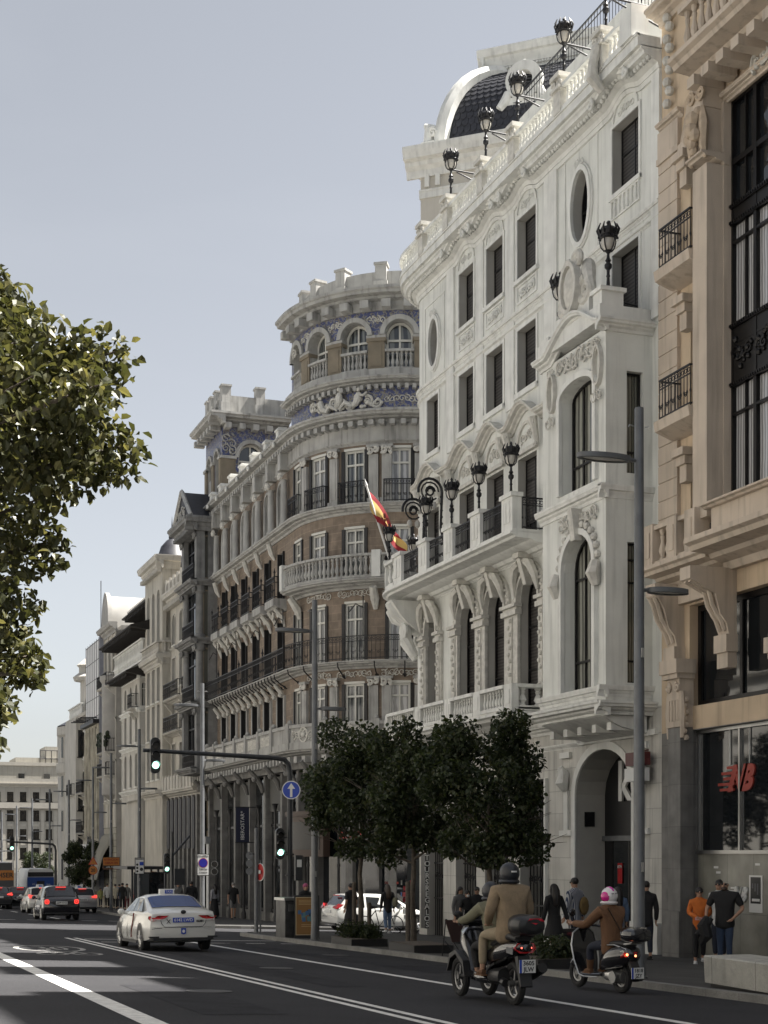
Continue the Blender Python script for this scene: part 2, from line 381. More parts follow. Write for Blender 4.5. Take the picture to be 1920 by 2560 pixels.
# ---------------------------------------------------------------- ground
def sheet(name, pts, dz, m, kind='structure', thick=None):
    mb = MB(); P = [(x, y, gz(x, y)+dz) for x, y in pts]
    mb.poly(P, (0, 0, -thick) if thick else None); o = mb.obj(name, m, smooth=0); return tag(o, kind=kind)
sheet('ground', [(-700, -150), (900, -150), (900, 1500), (-700, 1500)], -.05, M_asph)
sheet('road', [(-9, -40), (60, -40), (60, 420), (-9, 420)], 0, M_asph)
def arc(cx, cy, r, a, b, n=8): return [(cx+r*cos(RD(a+(b-a)*i/n)), cy+r*sin(RD(a+(b-a)*i/n))) for i in range(n+1)]
near = [(12.2, -40)] + arc(14.7, 47.6, 2.5, 180, 90) + [(60, 50.1), (60, -40)]
def far_kerb(y): return 12.2+min(max(y-50, 0)*.062, 4.6)
far = [(60, 57.6)] + arc(15.2, 60.1, 2.5, 270, 180) + [(far_kerb(y), y) for y in (70, 85, 100, 124, 190, 300)] + [(60, 300)]
def pave(name, out, n0, n1):
    sheet(name, out, .1, M_pave, thick=.2)
    mb = MB(); P = [tuple(p) for p in out[n0:n1]]; ins = []
    for i, p in enumerate(P):
        a = V(P[max(i-1, 0)]); b = V(P[min(i+1, len(P)-1)]); t = (b-a).normalized(); nn = V((-t.y, t.x))
        ins.append((p[0]-nn.x*.2, p[1]-nn.y*.2)); P[i] = (p[0]+nn.x*.004, p[1]+nn.y*.004)
    for i in range(len(P)-1):
        q = []
        for dz in (-.05, .112):
            for x, y in (P[i], P[i+1], ins[i+1], ins[i]): q.append((x, y, gz(x, y)+dz))
        # the kerb's face stands 3 mm proud of the slab edge
        mb.add(q, [(4, 5, 6, 7), (0, 1, 5, 4), (2, 3, 7, 6)])
    tag(mb.obj('kerb', M_kerb, smooth=0), kind='structure')
pave('pavement', [(x-.003, y) for x, y in near], 0, len(near)-2)
pave('pavement', far, 1, len(far)-1)
leftwalk = [(-9, -40), (-.9, -40), (-.9, 300), (-9, 300)]
sheet('pavement', leftwalk, .1, mat('pale_paving', (.30, .29, .275), .85, spec=.12, var=.1, sc=1.3, brick=(.8, .6, .008, .3, 'xy')), thick=.2)
mb = MB()
def line(x0, x1, y0, y1, mb=mb): mb.poly([(x, y, gz(x, y)+.004) for x, y in ((x0, y0), (x1, y0), (x1, y1), (x0, y1))])
line(2.98, 3.26, -5, 38.6); line(6.05, 6.17, -5, 44.2); line(6.31, 6.43, -5, 44.2); line(9.13, 9.3, -5, 44)
for y0, y1 in ((62, 150),): line(6.3, 6.42, y0+8, y1); line(6.6, 6.72, y0+8, y1)
line(6.5, 12.1, 43.2, 43.38)
for i in range(6): line(6.6+i*1.0, 7.15+i*1.0, 40.9, 41.05)
for i in range(9): line(4.2+i*1.2, 4.9+i*1.2, 68.6, 68.9)
for i in range(6): line(9.6, 9.75, 72+i*9, 75.5+i*9)
tag(mb.obj('road_marking', M_paint, smooth=0), kind='structure')
# painted cycle-lane symbol: an oval with 30 in it and a bicycle under it
mb = MB()
def flat(pts, w, closed=False):
    n = len(pts)
    for i in range(n if closed else n-1):
        a = V(pts[i]); b = V(pts[(i+1) % n]); t = (b-a).normalized(); nn = V((-t.y, t.x))*w/2
        mb.poly([(p.x, p.y, gz(p.x, p.y)+.0045) for p in (a-nn, b-nn, b+nn, a+nn)])
def oval(cx, cy, a, b, n=24): return [(cx+a*cos(2*pi*i/n), cy+b*sin(2*pi*i/n)) for i in range(n)]
flat(oval(4.62, 36.2, .75, 1.7), .13, True)
flat([(4.3, 36.9), (4.5, 37.1), (4.55, 36.6), (4.4, 36.3), (4.57, 36), (4.5, 35.4), (4.28, 35.5)], .1)
flat(oval(4.85, 36.25, .14, .8, 14), .1, True)
flat(oval(4.32, 33.3, .3, .62, 16), .1, True); flat(oval(5.05, 33.3, .3, .62, 16), .1, True)
flat([(4.32, 33.3), (4.55, 34.1), (4.9, 34.1), (5.05, 33.3)], .1); flat([(4.55, 34.1), (4.66, 33.2), (4.9, 34.1), (5.0, 34.5)], .1); flat([(4.45, 34.45), (4.62, 34.45)], .1)
tag(mb.obj('road_marking', mat('worn_paint', (.30, .295, .28), .85, spec=.1, var=.4, sc=5, grit=.3), smooth=0), kind='structure')
# mended strips of asphalt, tyre-darkened bands and iron covers in the carriageway
g = random.Random(4); mb = MB()
for x0, x1, y0, y1 in ((3.9, 4.9, 17, 22.5), (7.0, 7.6, 22, 34), (10.2, 11.6, 26, 29), (6.7, 8.2, 45.5, 47.5), (4.2, 5.4, 26, 27.6), (10.0, 10.5, 30, 42), (7.4, 8.9, 14.5, 16.4)): line(x0, x1, y0, y1, mb)
tag(mb.obj('road_patch', mat('newer_asphalt', (.036, .036, .039), .9, spec=.06, var=.2, sc=2, grit=.4), smooth=0), kind='structure')
for x, y in ((7.7, 27.5), (4.9, 21.0), (10.8, 33.5)):
    mb = MB(); mb.poly([(x+.33*cos(2*pi*k/20), y+.33*sin(2*pi*k/20), gz(x+.33*cos(2*pi*k/20), y+.33*sin(2*pi*k/20))+.009) for k in range(20)]); tag(mb.obj('road_cover', mat('iron_cover', (.06, .058, .055), .6, metal=.3, grit=.3), smooth=0), kind='structure')
# ================================================================= white palace with balconies and lamps
WB = thing('palace', 'ornate white stucco palace with oval windows and rows of black lanterns, beside the orange building', 'building', (19, 41.5, walk(19, 41.5)), world=True)
RC = 1.8
def _wf(u, d, z, X0=19, Y1=49.1):
    if u <= Y1: return (X0-d, u, z)
    a = (u-Y1)/RC
    return (X0+RC-(RC+d)*cos(a), Y1+(RC+d)*sin(a), z)
F = Fr(_wf, [49.1+.283*i for i in range(0, 11)])
U0, U1 = 32.853, 49.1+RC*pi/2
GB = walk(19, 33)-.4
W = {1: (44.58, 45.79), 2: (42.30, 43.57), 3: (39.96, 41.25), 4: (33.95, 35.35), 0: (47.6, 48.65)}
row1 = [('r', *W[i], 18.4, 20.18, 0) for i in (1, 2, 3)] + [('r', *W[4], 18.5, 20.25, 0)]
row2 = [('r', *W[i], 15.05, 16.88, 0) for i in (0, 1, 2, 3)] + [('r', *W[4], 14.9, 16.95, 0)]
row3 = [('r', *W[i], 10.5, 13.05, 0) for i in (0, 1, 2, 3)]
arch = [('a', 39.64, 41.08, 5.6, 9.58, .85), ('a', 42.03, 43.51, 5.6, 9.58, .85), ('a', 44.3, 45.75, 5.6, 9.58, .85), ('a', 47.62, 48.6, 5.6, 9.52, .6)]
oval_ = [('e', 36.62, 37.66, 18.0, 19.95, 0), ('e', 47.55, 48.4, 17.88, 19.48, 0)]
gate = [('a', 34.3, 37.45, GB, 4.12, 1.15)]
shop = [('r', 39.3, 41.1, GB, 3.5, 0), ('r', 41.95, 43.7, GB, 3.5, 0), ('r', 44.4, 46.1, GB, 3.5, 0), ('r', 47.2, 48.7, GB, 3.5, 0)]
mb = MB()
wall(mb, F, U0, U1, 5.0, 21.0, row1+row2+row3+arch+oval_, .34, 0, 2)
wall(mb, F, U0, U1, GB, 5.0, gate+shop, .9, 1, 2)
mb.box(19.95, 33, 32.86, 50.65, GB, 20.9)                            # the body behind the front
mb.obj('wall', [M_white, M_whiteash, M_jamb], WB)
mb = MB()
def px(a, b, d, z0, z1): mb.fbox(F, a, b, -.02, d, z0, z1)
# pilaster strips, panel frames and courses
for a, b in ((46.15, 46.75), (38.55, 39.35), (32.86, 33.25)): px(a, b, .07, 14.6, 20.6)
for a, b in ((43.78, 44.36), (41.47, 42.08)): px(a, b, .045, 14.7, 20.6)
for a, b in ((49.0, 49.6), (38.4, 39.3), (46.3, 47.2)): px(a, b, .05, 10.5, 14.0)
for a, b in ((49.1, 49.95), (38.3, 39.25)): px(a, b, .06, 5.4, 10.0)
mb.cornice(F, U0, U1, 17.25, 17.45, .12); mb.cornice(F, U0, U1, 17.0, 17.1, .08)
mb.cornice(F, 38.4, U1, 9.95, 10.12, .15); mb.cornice(F, 37.0, U1, 4.72, 5.05, .28)
mb.cornice(F, 37.0, U1, 4.25, 4.4, .1)
for op in row1+row2:
    ring(mb, F, op, .1, -.01, .035)
for op in row1[:3]:
    px(op[1]-.16, op[2]+.16, .10, 18.25, 18.37); ring(mb, F, ('r', op[1]+.02, op[2]-.02, 17.72, 18.16, 0), .06, -.01, .03)
    orn(mb, F, (op[1]+op[2])/2, 17.94, 1.0, .34, .03, int(op[1]), 3)
for op in row2[:4]: px(op[1]-.1, op[2]+.1, .09, 14.86, 15.02)
px(33.85, 35.45, .08, 18.38, 18.5); ring(mb, F, ('r', 33.95, 35.35, 17.9, 18.34, 0), .04, -.01, .05)
balusters(mb, F, 34.0, 35.3, .02, 17.9, 18.34, .2, 6)
for op in oval_:
    ring(mb, F, op, .14, -.01, .09); ring(mb, F, (op[0], op[1]-.14, op[2]+.14, op[3]-.14, op[4]+.14, 0), .05, -.01, .05)
    orn(mb, F, (op[1]+op[2])/2, op[4]+.22, .6, .26, .08, 3, 1); ring(mb, F, ('r', op[1]-.42, op[2]+.42, op[3]-.5, op[4]+.6, 0), .04, -.01, .025)
for op in row1:                                                       # lunettes under the lifted cornice
    c = (op[1]+op[2])/2; ring(mb, F, ('a', c-.62, c+.62, 20.34, 20.86, .5), .05, -.01, .04); orn(mb, F, c, 20.52, .8, .26, .02, int(c), 2)
mb.obj('moulding', M_trim, WB)
# main cornice, lifted over each window, with a band of carved eggs
cs = [(o[1]+o[2])/2 for o in row1]
def lift(u): return sum(.24*max(0, cos(min(abs(u-c)/.85, 1)*pi/2))**1.5 for c in cs)
ex = [U0+.11*i for i in range(160)]
mb = MB(); mb.cornice(F, U0-.0, U1, 20.68, 21.14, .56, 0, lift, ex)
mb.mold(F, U0, U1, [(-.02, 20.56), (.05, 20.56), (.08, 20.66), (-.02, 20.66)], 0, lift, ex)
n = int((U1-U0)/.16)
for i in range(n):
    u = U0+(i+.5)*(U1-U0)/n; x, y, z = F(u, .33, 20.9+lift(u)); mb.ball((x, y, z), .07, 6, 0, 1, 1, 1.1)
for c in cs:
    for s in (-1, 1): mb.tube(spiral(F, c+s*.92, 20.9, .53, .13, 1.4, pi/2, s, 14), [.06-.03*j/14 for j in range(15)], 6)
mb.obj('cornice', M_trim, WB)
PED = [34.8, 37.2, 40.2, 42.5, 45.3, 47.5]
mb = MB()
mb.fbox(F, U0, U1, -.3, .66, 21.12, 21.4); mb.fbox(F, U0, U1, .6, .7, 21.36, 21.42)
mb.fbox(F, 33.0, 33.6, .28, .76, 21.4, 22.2)
mb.obj('parapet_plinth', M_trim, WB)
for u in PED:
    mb = MB(); mb.fbox(F, u-.2, u+.2, .3, .72, 21.4, 22.0); mb.fbox(F, u-.27, u+.27, .24, .8, 22.0, 22.08); mb.fbox(F, u-.19, u+.19, .3, .7, 22.08, 22.32); mb.fbox(F, u-.28, u+.28, .22, .8, 22.32, 22.44)
    for s in (-1, 1): mb.tube(spiral(F, u+s*.17, 22.2, .72, .11, 1.2, 0, s, 10), .045, 5)
    if u == PED[0]: mb.tube([F(u, .6, 20.9), F(u, .9, 21.2), F(u, .86, 21.6), F(u, .74, 22.0)], [.12, .16, .13, .15], 8)
    mb.obj('parapet_pedestal', M_carv, WB)
ends = [33.6] + PED + [51.7]
for i in range(len(ends)-1):
    a, b = ends[i]+(.21 if i else .02), ends[i+1]-.21
    if b-a > .5: balustrade(F, WB, a, b, .54, 21.42, 22.12, M_trim, .21, 6, 1.15)
# attic storey and roof rail behind the parapet
mb = MB(); mb.box(22.5, 32.5, 40.3, 48.2, 20.9, 26.7); mb.box(22.3, 32.6, 40.2, 48.3, 26.65, 26.95)
for i in range(6): mb.box(22.42, 22.5, 40.5+i*1.45, 41.2+i*1.45, 21.2, 26.6)
mb.obj('attic', M_white, WB)
railing(west(22.4), WB, 36.3, 48.1, 0, 26.0, 27.9, M_iron, .2, ends=False, scroll=False, name='roof_railing')
# windows
for op in row1+row2[:4]: window(F, WB, op, .3, M_bronze, M_glass, (1, (.6,)), .05, blind=M_blind, bz=1 if op in row1 else .9)
window(F, WB, row2[4], .3, M_bronze, M_glass, (1, ()), .05, blind=M_blind)
for i, op in enumerate(row3): window(F, WB, op, .3, M_bronze, M_glass, (1, (.75,)), .05, blind=M_blind, bz=(.55, .8, .7, .75)[i])
for op in arch: window(F, WB, op, .3, M_bronze, M_blind, (1, (.62, .3)), .06, name='arched_window')
for op in oval_: window(F, WB, op, .32, M_bronze, M_glass, (1, (.5,)), .05, name='oval_window')
# first-floor arches: pilasters, capitals, keystones and carved bands
PIL = [(39.25, 39.64), (41.08, 42.03), (43.51, 44.3), (45.75, 46.3), (47.2, 47.62), (48.6, 49.05)]
for a, b in PIL:
    mb = MB(); px(a, b, .1, 5.4, 8.45); px(a-.05, b+.05, .2, 8.45, 8.6); px(a-.02, b+.02, .14, 8.6, 8.68); px(a-.07, b+.07, .24, 8.68, 8.78)
    c = (a+b)/2; px(c-.14, c+.14, .14, 5.7, 8.4)
    for k in range(9):
        x, y, z = F(c+(.05 if k % 2 else -.05), .15, 6.7+k*.2); mb.ball((x, y, z), .07, 6)
    orn(mb, F, c, 6.15, .4, .55, .15, int(a*7), 1); mb.obj('pilaster', M_carv, WB)
for op in arch:
    mb = MB()
    for w, d in ((.12, .16), (.34, .1)): ring(mb, F, (op[0], op[1]-(0 if w < .2 else .12), op[2]+(0 if w < .2 else .12), 8.78, op[4]+(0 if w < .2 else .12), op[4]-8.78+(0 if w < .2 else .12)), .1 if w < .2 else .2, -.01, d, n=14)
    c = (op[1]+op[2])/2; hw = (op[2]-op[1])/2
    for j in range(15):                                              # carved leaves along the arch ring
        t = pi*(j+.5)/15; x, y, z = F(c+(hw+.22)*cos(t), .1, 8.78+(op[4]-8.78+.22)*sin(t)); mb.ball((x, y, z), .07, 6, 0, 1, 1.2, .8)
    mb.mold(F, c-.11, c+.11, [(.0, 9.2), (.2, 9.2), (.42, 9.95), (0, 9.95)]); px(c-.2, c+.2, .5, 9.95, 10.1)
    for s in (-1, 1): mb.tube([F(c+s*.2, .3, 9.85), F(c+s*.5, .3, 9.75), F(c+s*.72, .24, 9.4), F(c+s*.78, .16, 8.95)], [.1, .14, .12, .05], 6)
    mb.obj('arch_moulding', M_carv, WB)
# lower balcony
mb = MB(); LB0, LB1 = 39.1, 49.9
mb.cornice(F, LB0, LB1, 4.95, 5.4, 1.25); mb.fbox(F, LB0, LB1, 0, 1.18, 5.39, 5.5)
for u in (39.35, 41.6, 43.9, 46.5, 49.6):
    mb.fbox(F, u-.26, u+.26, .98, 1.2, 5.45, 6.16); mb.fbox(F, u-.15, u+.15, 1.2, 1.22, 5.6, 6.0)
mb.obj('stone_balcony', M_trim, WB)
for a, b in ((39.61, 41.34), (41.86, 43.64), (44.16, 46.24), (46.76, 49.34)): balustrade(F, WB, a, b, 1.08, 5.45, 6.16, M_trim, .2)
FS = south(LB0+.14); balustrade(FS, WB, 17.95, 18.95, 0, 5.45, 6.16, M_trim, .42, 8, 1.7)
# upper balcony with iron rails between stone piers
mb = MB(); UB0, UB1 = 38.95, 51.7
mb.cornice(F, UB0, UB1, 10.05, 10.42, 1.3); mb.fbox(F, UB0, UB1, 0, 1.24, 10.41, 10.5)
UP = [39.4, 41.7, 43.85, 46.05, 48.4, 49.9, 51.4]
for u in UP:
    mb_ = mb; mb = MB(); mb.fbox(F, u-.37, u+.37, .92, 1.2, 10.45, 11.42); mb.fbox(F, u-.42, u+.42, .88, 1.26, 11.42, 11.54); mb.fbox(F, u-.22, u-.04, 1.2, 1.22, 10.7, 11.3); mb.fbox(F, u+.04, u+.22, 1.2, 1.22, 10.7, 11.3); mb.obj('balcony_pier', M_trim, WB); mb = mb_
mb.mold(F, 49.0, 51.6, [(0, 8.9), (.35, 9.1), (.8, 9.5), (1.2, 10.06), (0, 10.06)])
for s in range(3):
    u = 49.3+s*.9; mb.tube([F(u, .2, 8.2), F(u, .55, 8.8), F(u, .5, 9.4), F(u, .9, 9.7), F(u, 1.15, 10.0)], [.12, .22, .18, .25, .16], 8)
    mb.tube(spiral(F, u, 9.0, .62, .3, 1.6, 0, 1, 16), [.1-.05*j/16 for j in range(17)], 6)
mb.obj('upper_balcony', M_trim, WB)
for i in range(len(UP)-1):
    if i != 4: railing(F, WB, UP[i]+.38, UP[i+1]-.38, 1.08, 10.5, 11.42, M_iron, .1, ends=False)
balustrade(F, WB, UP[4]+.38, UP[5]-.38, 1.08, 10.5, 11.42, M_trim, .3, 8, 1.5)
railing(south(UB0+.08), WB, 18.12, 18.98, 0, 10.5, 11.42, M_iron, .1, ends=False)
# wavy hoods over the balcony windows
mb = MB(); hc = [(o[1]+o[2])/2 for o in row3]
def hood(u): return sum(.5*max(0, cos(min(abs(u-c)/1.0, 1)*pi/2))**1.3 for c in hc)
ex = [38.3+.1*i for i in range(110)]
mb.cornice(F, 38.7, 49.9, 13.85, 14.12, .34, 0, hood, ex)
for c in hc:
    ring(mb, F, ('a', c-.58, c+.58, 13.28, 13.98, .6), .09, -.01, .06); orn(mb, F, c, 13.62, .75, .4, .02, int(c*3), 2); mb.fbox(F, c-.75, c+.75, 0, .12, 13.12, 13.24)
    for s in (-1, 1):
        mb.tube([F(c+s*.95, .12, 13.1), F(c+s*.95, .2, 13.5), F(c+s*.95, .28, 13.9)], [.06, .1, .14], 6); mb.tube(spiral(F, c+s*.95, 13.78, .3, .13, 1.3, 0, s, 10), .045, 5); mb.tube(spiral(F, c+s*.95, 13.15, .2, .08, 1.3, 0, s, 10), .035, 5)
mb.obj('window_hoods', M_carv, WB)
# ---- bay window
XB = 17.7; FB = west(XB); B0, B1 = 33.3, 36.85; FSd = south(B0)
bw1 = ('a', 33.85, 35.7, 10.65, 13.42, .34); bw2 = ('a', 33.85, 35.55, 5.5, 9.45, .8)
mb = MB(); wall(mb, FB, B0, B1, 4.9, 14.3, [bw1, bw2], .38)
sw = [('r', 18.28, 18.74, 10.76, 13.28, 0), ('r', 18.3, 18.78, 5.58, 9.06, 0)]
wall(mb, FSd, XB, 19, 4.9, 14.3, sw, .22); wall(mb, south(B1), XB, 19, 4.9, 14.3)
mb.box(XB, 19, B0, B1, 14.28, 14.3); mb.box(XB+.42, 18.98, B0+.3, B1-.02, 4.95, 14.2, 1)
mb.obj('bay_wall', [M_white, M_dark], WB)
mb = MB()
def arcz(u): return .62*max(0, cos(min(abs(u-34.8)/1.5, 1)*pi/2))**1.2
ex = [33.3+.12*i for i in range(30)]
mb.cornice(FB, B0-.12, B1+.12, 14.2, 14.48, .3, 0, arcz, ex); mb.fbox(FB, B0, B1, -1.28, .16, 14.47, 14.86, 0, lambda u: arcz(u)*.6)
mb.cornice(FSd, XB-.28, 19, 14.2, 14.48, .26); mb.cornice(FSd, XB-.2, 19, 10.1, 10.42, .14); mb.cornice(FSd, XB-.24, 19, 5.22, 5.5, .14); mb.cornice(FSd, XB-.3, 19, 4.78, 5.1, .3)
mb.cornice(FB, B0-.12, B1+.12, 10.1, 10.44, .2); mb.cornice(FB, B0-.12, B1+.12, 5.2, 5.5, .16); mb.cornice(FB, B0-.2, B1+.2, 4.75, 5.12, .34)
mb.mold(FB, B0+.1, B1-.1, [(-1.2, 4.35), (-.5, 4.5), (.1, 4.78), (-1.2, 4.78)])
for i in range(5): mb.box(17.95, 18.95, 33.5+i*.8, 33.72+i*.8, 4.42, 4.62)
px(33.0, 37.2, .1, 4.3, 4.44)
mb.fbox(FB, 34.0, 35.9, -.6, .1, 14.85, 15.25); mb.fbox(FB, 33.32, 33.78, -.5, .1, 14.85, 15.2); mb.fbox(FB, 33.26, 33.84, -.56, .16, 15.2, 15.3)
mb.fbox(FB, 36.3, 36.8, -.5, .1, 14.85, 15.0)
for op, dd in ((bw1, .1), (bw2, .12)): ring(mb, FB, op, .16, -.01, dd, n=14)
mb.obj('bay_mouldings', M_trim, WB)
mb = MB()
orn(mb, FB, 34.75, 13.98, 2.2, .5, .06, 5, 4); orn(mb, FB, 34.75, 9.85, 2.0, .45, .06, 8, 4)
for u in (33.62, 36.2):
    ring(mb, FB, ('e', u-.16, u+.16, 13.0, 13.9, 0), .06, -.01, .12); orn(mb, FB, u, 12.7, .4, .4, .1, 4, 1); orn(mb, FB, u, 14.0, .4, .26, .1, 9, 1)
for j in range(13):
    t = pi*(j+.5)/13; x, y, z = FB(34.7+1.08*cos(t), .06, 8.65+1.05*sin(t)); mb.ball((x, y, z), .1, 6)
for u in (33.62, 35.78): mb.tube([FB(u, .1, 8.0), FB(u, .2, 8.3), FB(u, .12, 8.6)], [.1, .18, .12], 6)
mb.mold(FB, 34.58, 34.82, [(0, 9.3), (.2, 9.3), (.3, 10.1), (0, 10.1)])
# cartouche on top: a shield between scrolls
mb.ball(FB(34.85, .12, 15.75), .42, 12, 0, .45, .95, 1.45); ring(mb, FB, ('e', 34.5, 35.2, 15.2, 16.3, 0), .12, .1, .3)
for s, sz in ((-1, 1.), (1, .85)):
    mb.tube(spiral(FB, 34.85+s*.62, 15.5, .05, .34*sz, 1.7, pi/2, s, 18), [.14-.08*j/18 for j in range(19)], 7); mb.tube(spiral(FB, 34.85+s*.28, 16.4, .12, .22, 1.5, 0, -s, 14), [.1-.05*j/14 for j in range(15)], 7)
mb.tube([FB(33.95, 0, 15.3), FB(34.15, 0, 15.75), FB(34.4, -.1, 16.1), FB(34.6, -.2, 16.35)], [.1, .16, .2, .16], 8)
mb.obj('bay_carving', M_carv, WB)
window(FB, WB, bw1, .34, M_bronze, M_bayglass, (2, (.26,)), .06, name='bay_window'); window(FB, WB, bw2, .34, M_bronze, M_bayglass, (2, (.2, .74)), .06, name='bay_window')
for op, hs in zip(sw, ((.22,), (.16, .72, .88))): window(FSd, WB, op, .2, M_bronze, stripes('glass_over_drape', (.05, .05, .04), (.16, .16, .13), 4, 0, .06, .8, dist=2), (0, hs), .045, name='bay_side_window')
# ---- ground floor: carriage arch, gates and wall lanterns
mb = MB()
ring(mb, F, gate[0], .22, -.01, .05, n=18)
for u in (38.0, 33.75):
    mb.tube([F(u, .08, 3.1), F(u, .16, 3.3), F(u, .1, 3.55), F(u, .22, 3.75)], [.1, .2, .17, .08], 7); mb.tube(spiral(F, u, 3.5, .2, .22, 1.4, 0, 1, 12), .06, 5)
    px(u-.12, u+.12, .06, 2.0, 3.1); px(u-.35, u+.35, .08, 1.85, 2.0); px(u-.3, u+.3, .1, 4.0, 4.16)
px(37.5, 39.2, .12, GB, -.35); px(32.86, 34.25, .12, GB, -.35); px(39.2-.0, 39.3, .1, GB, 3.5)
mb.obj('gate_surround', M_trim, WB)
mb = MB()
for op in shop:
    a, b = op[1], op[2]
    for i in range(8): mb.fbox(F, a+(b-a)*(i+.5)/8-.012, a+(b-a)*(i+.5)/8+.012, -.3, -.27, GB, 3.4)
    for z in (-.2, 1.0, 2.6): mb.fbox(F, a, b, -.31, -.26, z, z+.05)
    for k in range(6): mb.tube(spiral(F, a+.2+(b-a-.4)*k/5, .6, -.28, .13, 1.4, k, 1, 12), .02, 5)
mb.obj('iron_gates', M_iron, WB)
for op in shop:
    mb = MB(); mb.poly([F(x, -.7, z) for x, z in opts(op)]); mb.obj('shop_glass', M_glass, WB, smooth=0)
# the arch's inner screen with its door
mb = MB(); mb.poly([F(x, -.88, z) for x, z in opts(('a', 34.3, 37.45, GB, 4.12, 1.15))]); mb.fbox(F, 35.0, 36.9, -.86, -.82, GB, 1.7, 1)
for u in (34.98, 35.95, 36.9): mb.fbox(F, u-.03, u+.03, -.88, -.8, GB, 1.8, 2)
mb.fbox(F, 34.3, 37.4, -.88, -.76, 1.7, 1.84, 3)
dr = mb.obj('entrance_door', [M_dark, M_glass, M_bronze, M_pole], WB, smooth=0)
FT = lambda u, d, z: F(u, d, z)
rot = (RD(90), 0, RD(-90))
text('k', 1.5, M_sign, 'letter_sign', WB, F(36.15, -.78, 3.25), rot, .03, bold=.03)
mb = MB(); mb.fbox(F, 36.3, 36.55, -.8, -.785, .55, 1.1); mb.obj('red_notice', M_red, WB, smooth=0)
text('ATM', .12, M_sign, 'notice_lettering', WB, F(36.42, -.775, 1.0), rot, .003); text('k..', .3, M_sign, 'notice_lettering', WB, F(36.5, -.775, .3), rot, .003)
mb = MB(); mb.fbox(south(37.45), 19.25, 19.55, -.02, .03, 2.1, 2.5); mb.obj('jamb_grille', M_iron, WB, smooth=0)
mb = MB()
for u, dz in ((33.5, 3.55), (33.55, 3.16)): mb.fbox(F, u-.42, u+.42, .18, .42, dz, dz+.33, 0 if dz > 3.3 else 1)
mb.tube([F(33.5, 0, 3.95), F(33.5, .3, 3.9), F(33.5, .3, 3.1), F(33.4, .3, 2.9)], .025, 5)
mb.obj('wall_sign', [mat('maroon_sign', (.09, .02, .02), .5), M_sign], WB, smooth=0)
# ---- wrought lanterns (one mesh, shared)
def make_lantern():
    mb = MB()
    mb.lathe((0, 0, 0), [(.14, 0), (.12, .05), (.045, .12), (.035, .3), (.05, .33), (.035, .38), (.04, .48), (.085, .53), (.09, .6), (.045, .66), (.075, .7), (.04, .76), (.03, .86), (.06, .9), (.1, .93)], 10)
    for k in range(5):
        a = 2*pi*k/5; mb.tube([(.09*cos(a), .09*sin(a), .92), (.17*cos(a), .17*sin(a), 1.02), (.2*cos(a), .2*sin(a), 1.14), (.19*cos(a), .19*sin(a), 1.26)], .016, 5)
    mb.lathe((0, 0, 0), [(.2, 1.2), (.225, 1.24), (.2, 1.28), (.215, 1.3), (.22, 1.4), (.17, 1.47), (.08, 1.5), (0, 1.52)], 12)
    for k in range(10):
        a = 2*pi*k/10; mb.tube([(.21*cos(a), .21*sin(a), 1.3), (.26*cos(a), .26*sin(a), 1.42), (.2*cos(a), .2*sin(a), 1.56)], [.035, .03, .012], 5)
        mb.ball((.22*cos(a+.3), .22*sin(a+.3), 1.24), .035, 5)
    mb.lathe((0, 0, 1.5), [(.05, 0), (.03, .05), (.05, .09), (0, .16)], 6)
    o = mb.obj('lantern', M_iron); g = MB(); g.lathe((0, 0, 0), [(.09, .94), (.15, 1.03), (.17, 1.12), (.16, 1.22)], 12); g.obj('globe', M_globe, o)
    return o
LAN = make_lantern(); used = [0]
def lantern(parent, loc, s=1.):
    o = LAN if not used[0] else copy_tree(LAN); used[0] = 1
    o.parent = parent; o.matrix_parent_inverse = WINV[parent.name]; o.location = loc; o.scale = (s, s, s); return o
for u in PED[:5]:
    lantern(WB, F(u, .5, 22.44), .98)
    mb = MB(); mb.tube([F(u, .5, 23.35), F(u, -1.85, 23.3)], .028, 5); mb.tube([F(u, .3, 23.3), F(u, -1.85, 22.6)], .026, 5); mb.obj('lantern_stay', M_iron, WB)
for u in (39.4, 41.7, 43.85, 46.05): lantern(WB, F(u, 1.07, 11.52), .93)
for u in (49.9, 51.2): lantern(WB, F(u, 1.07, 11.5), .9)
lantern(WB, FB(33.55, -.2, 15.3), 1.05); lantern(WB, FB(36.2, -.2, 15.0), 1.05)
mb = MB()
mb.tube([FB(33.7, -.25, 15.15), FSd(18.9, -.6, 15.15)], .03, 5); mb.obj('terrace_rail', M_iron, WB)
# big scrolled bracket lamps by the corner
for u, zz, R0 in ((46.7, 13.3, .42), (48.3, 13.0, .4)):
    mb = MB(); pth = [F(u, .1, zz-1.9), F(u, .3, zz-1.2), F(u, .25, zz)] + [F(u, .25+R0+R0*cos(pi-pi*1.05*i/10), zz+R0*sin(pi*1.05*i/10)) for i in range(11)]
    mb.tube(pth, .045, 6); c = F(u, .25+R0, zz)
    mb.tube([(c[0]+.42*R0*(1-.5*i/16)*cos(i*.6), c[1], c[2]+.42*R0*(1-.5*i/16)*sin(i*.6)) for i in range(17)], .035, 5)
    mb.tube([(c[0]+.72*R0*cos(i*.5), c[1], c[2]+.72*R0*sin(i*.5)) for i in range(12)], .03, 5)
    for i in range(8): mb.ball(F(u, .27, zz-1.7+i*.22), .06, 6)
    br = mb.obj('bracket_lamp', M_iron, WB); g = MB()
    for k in (-.14, .14): g.lathe((c[0]+k, c[1], c[2]-.72*R0-.32), [(.0, 0), (.09, .08), (.1, .2), (.05, .28)], 8)
    g.obj('globe', M_globe, br)
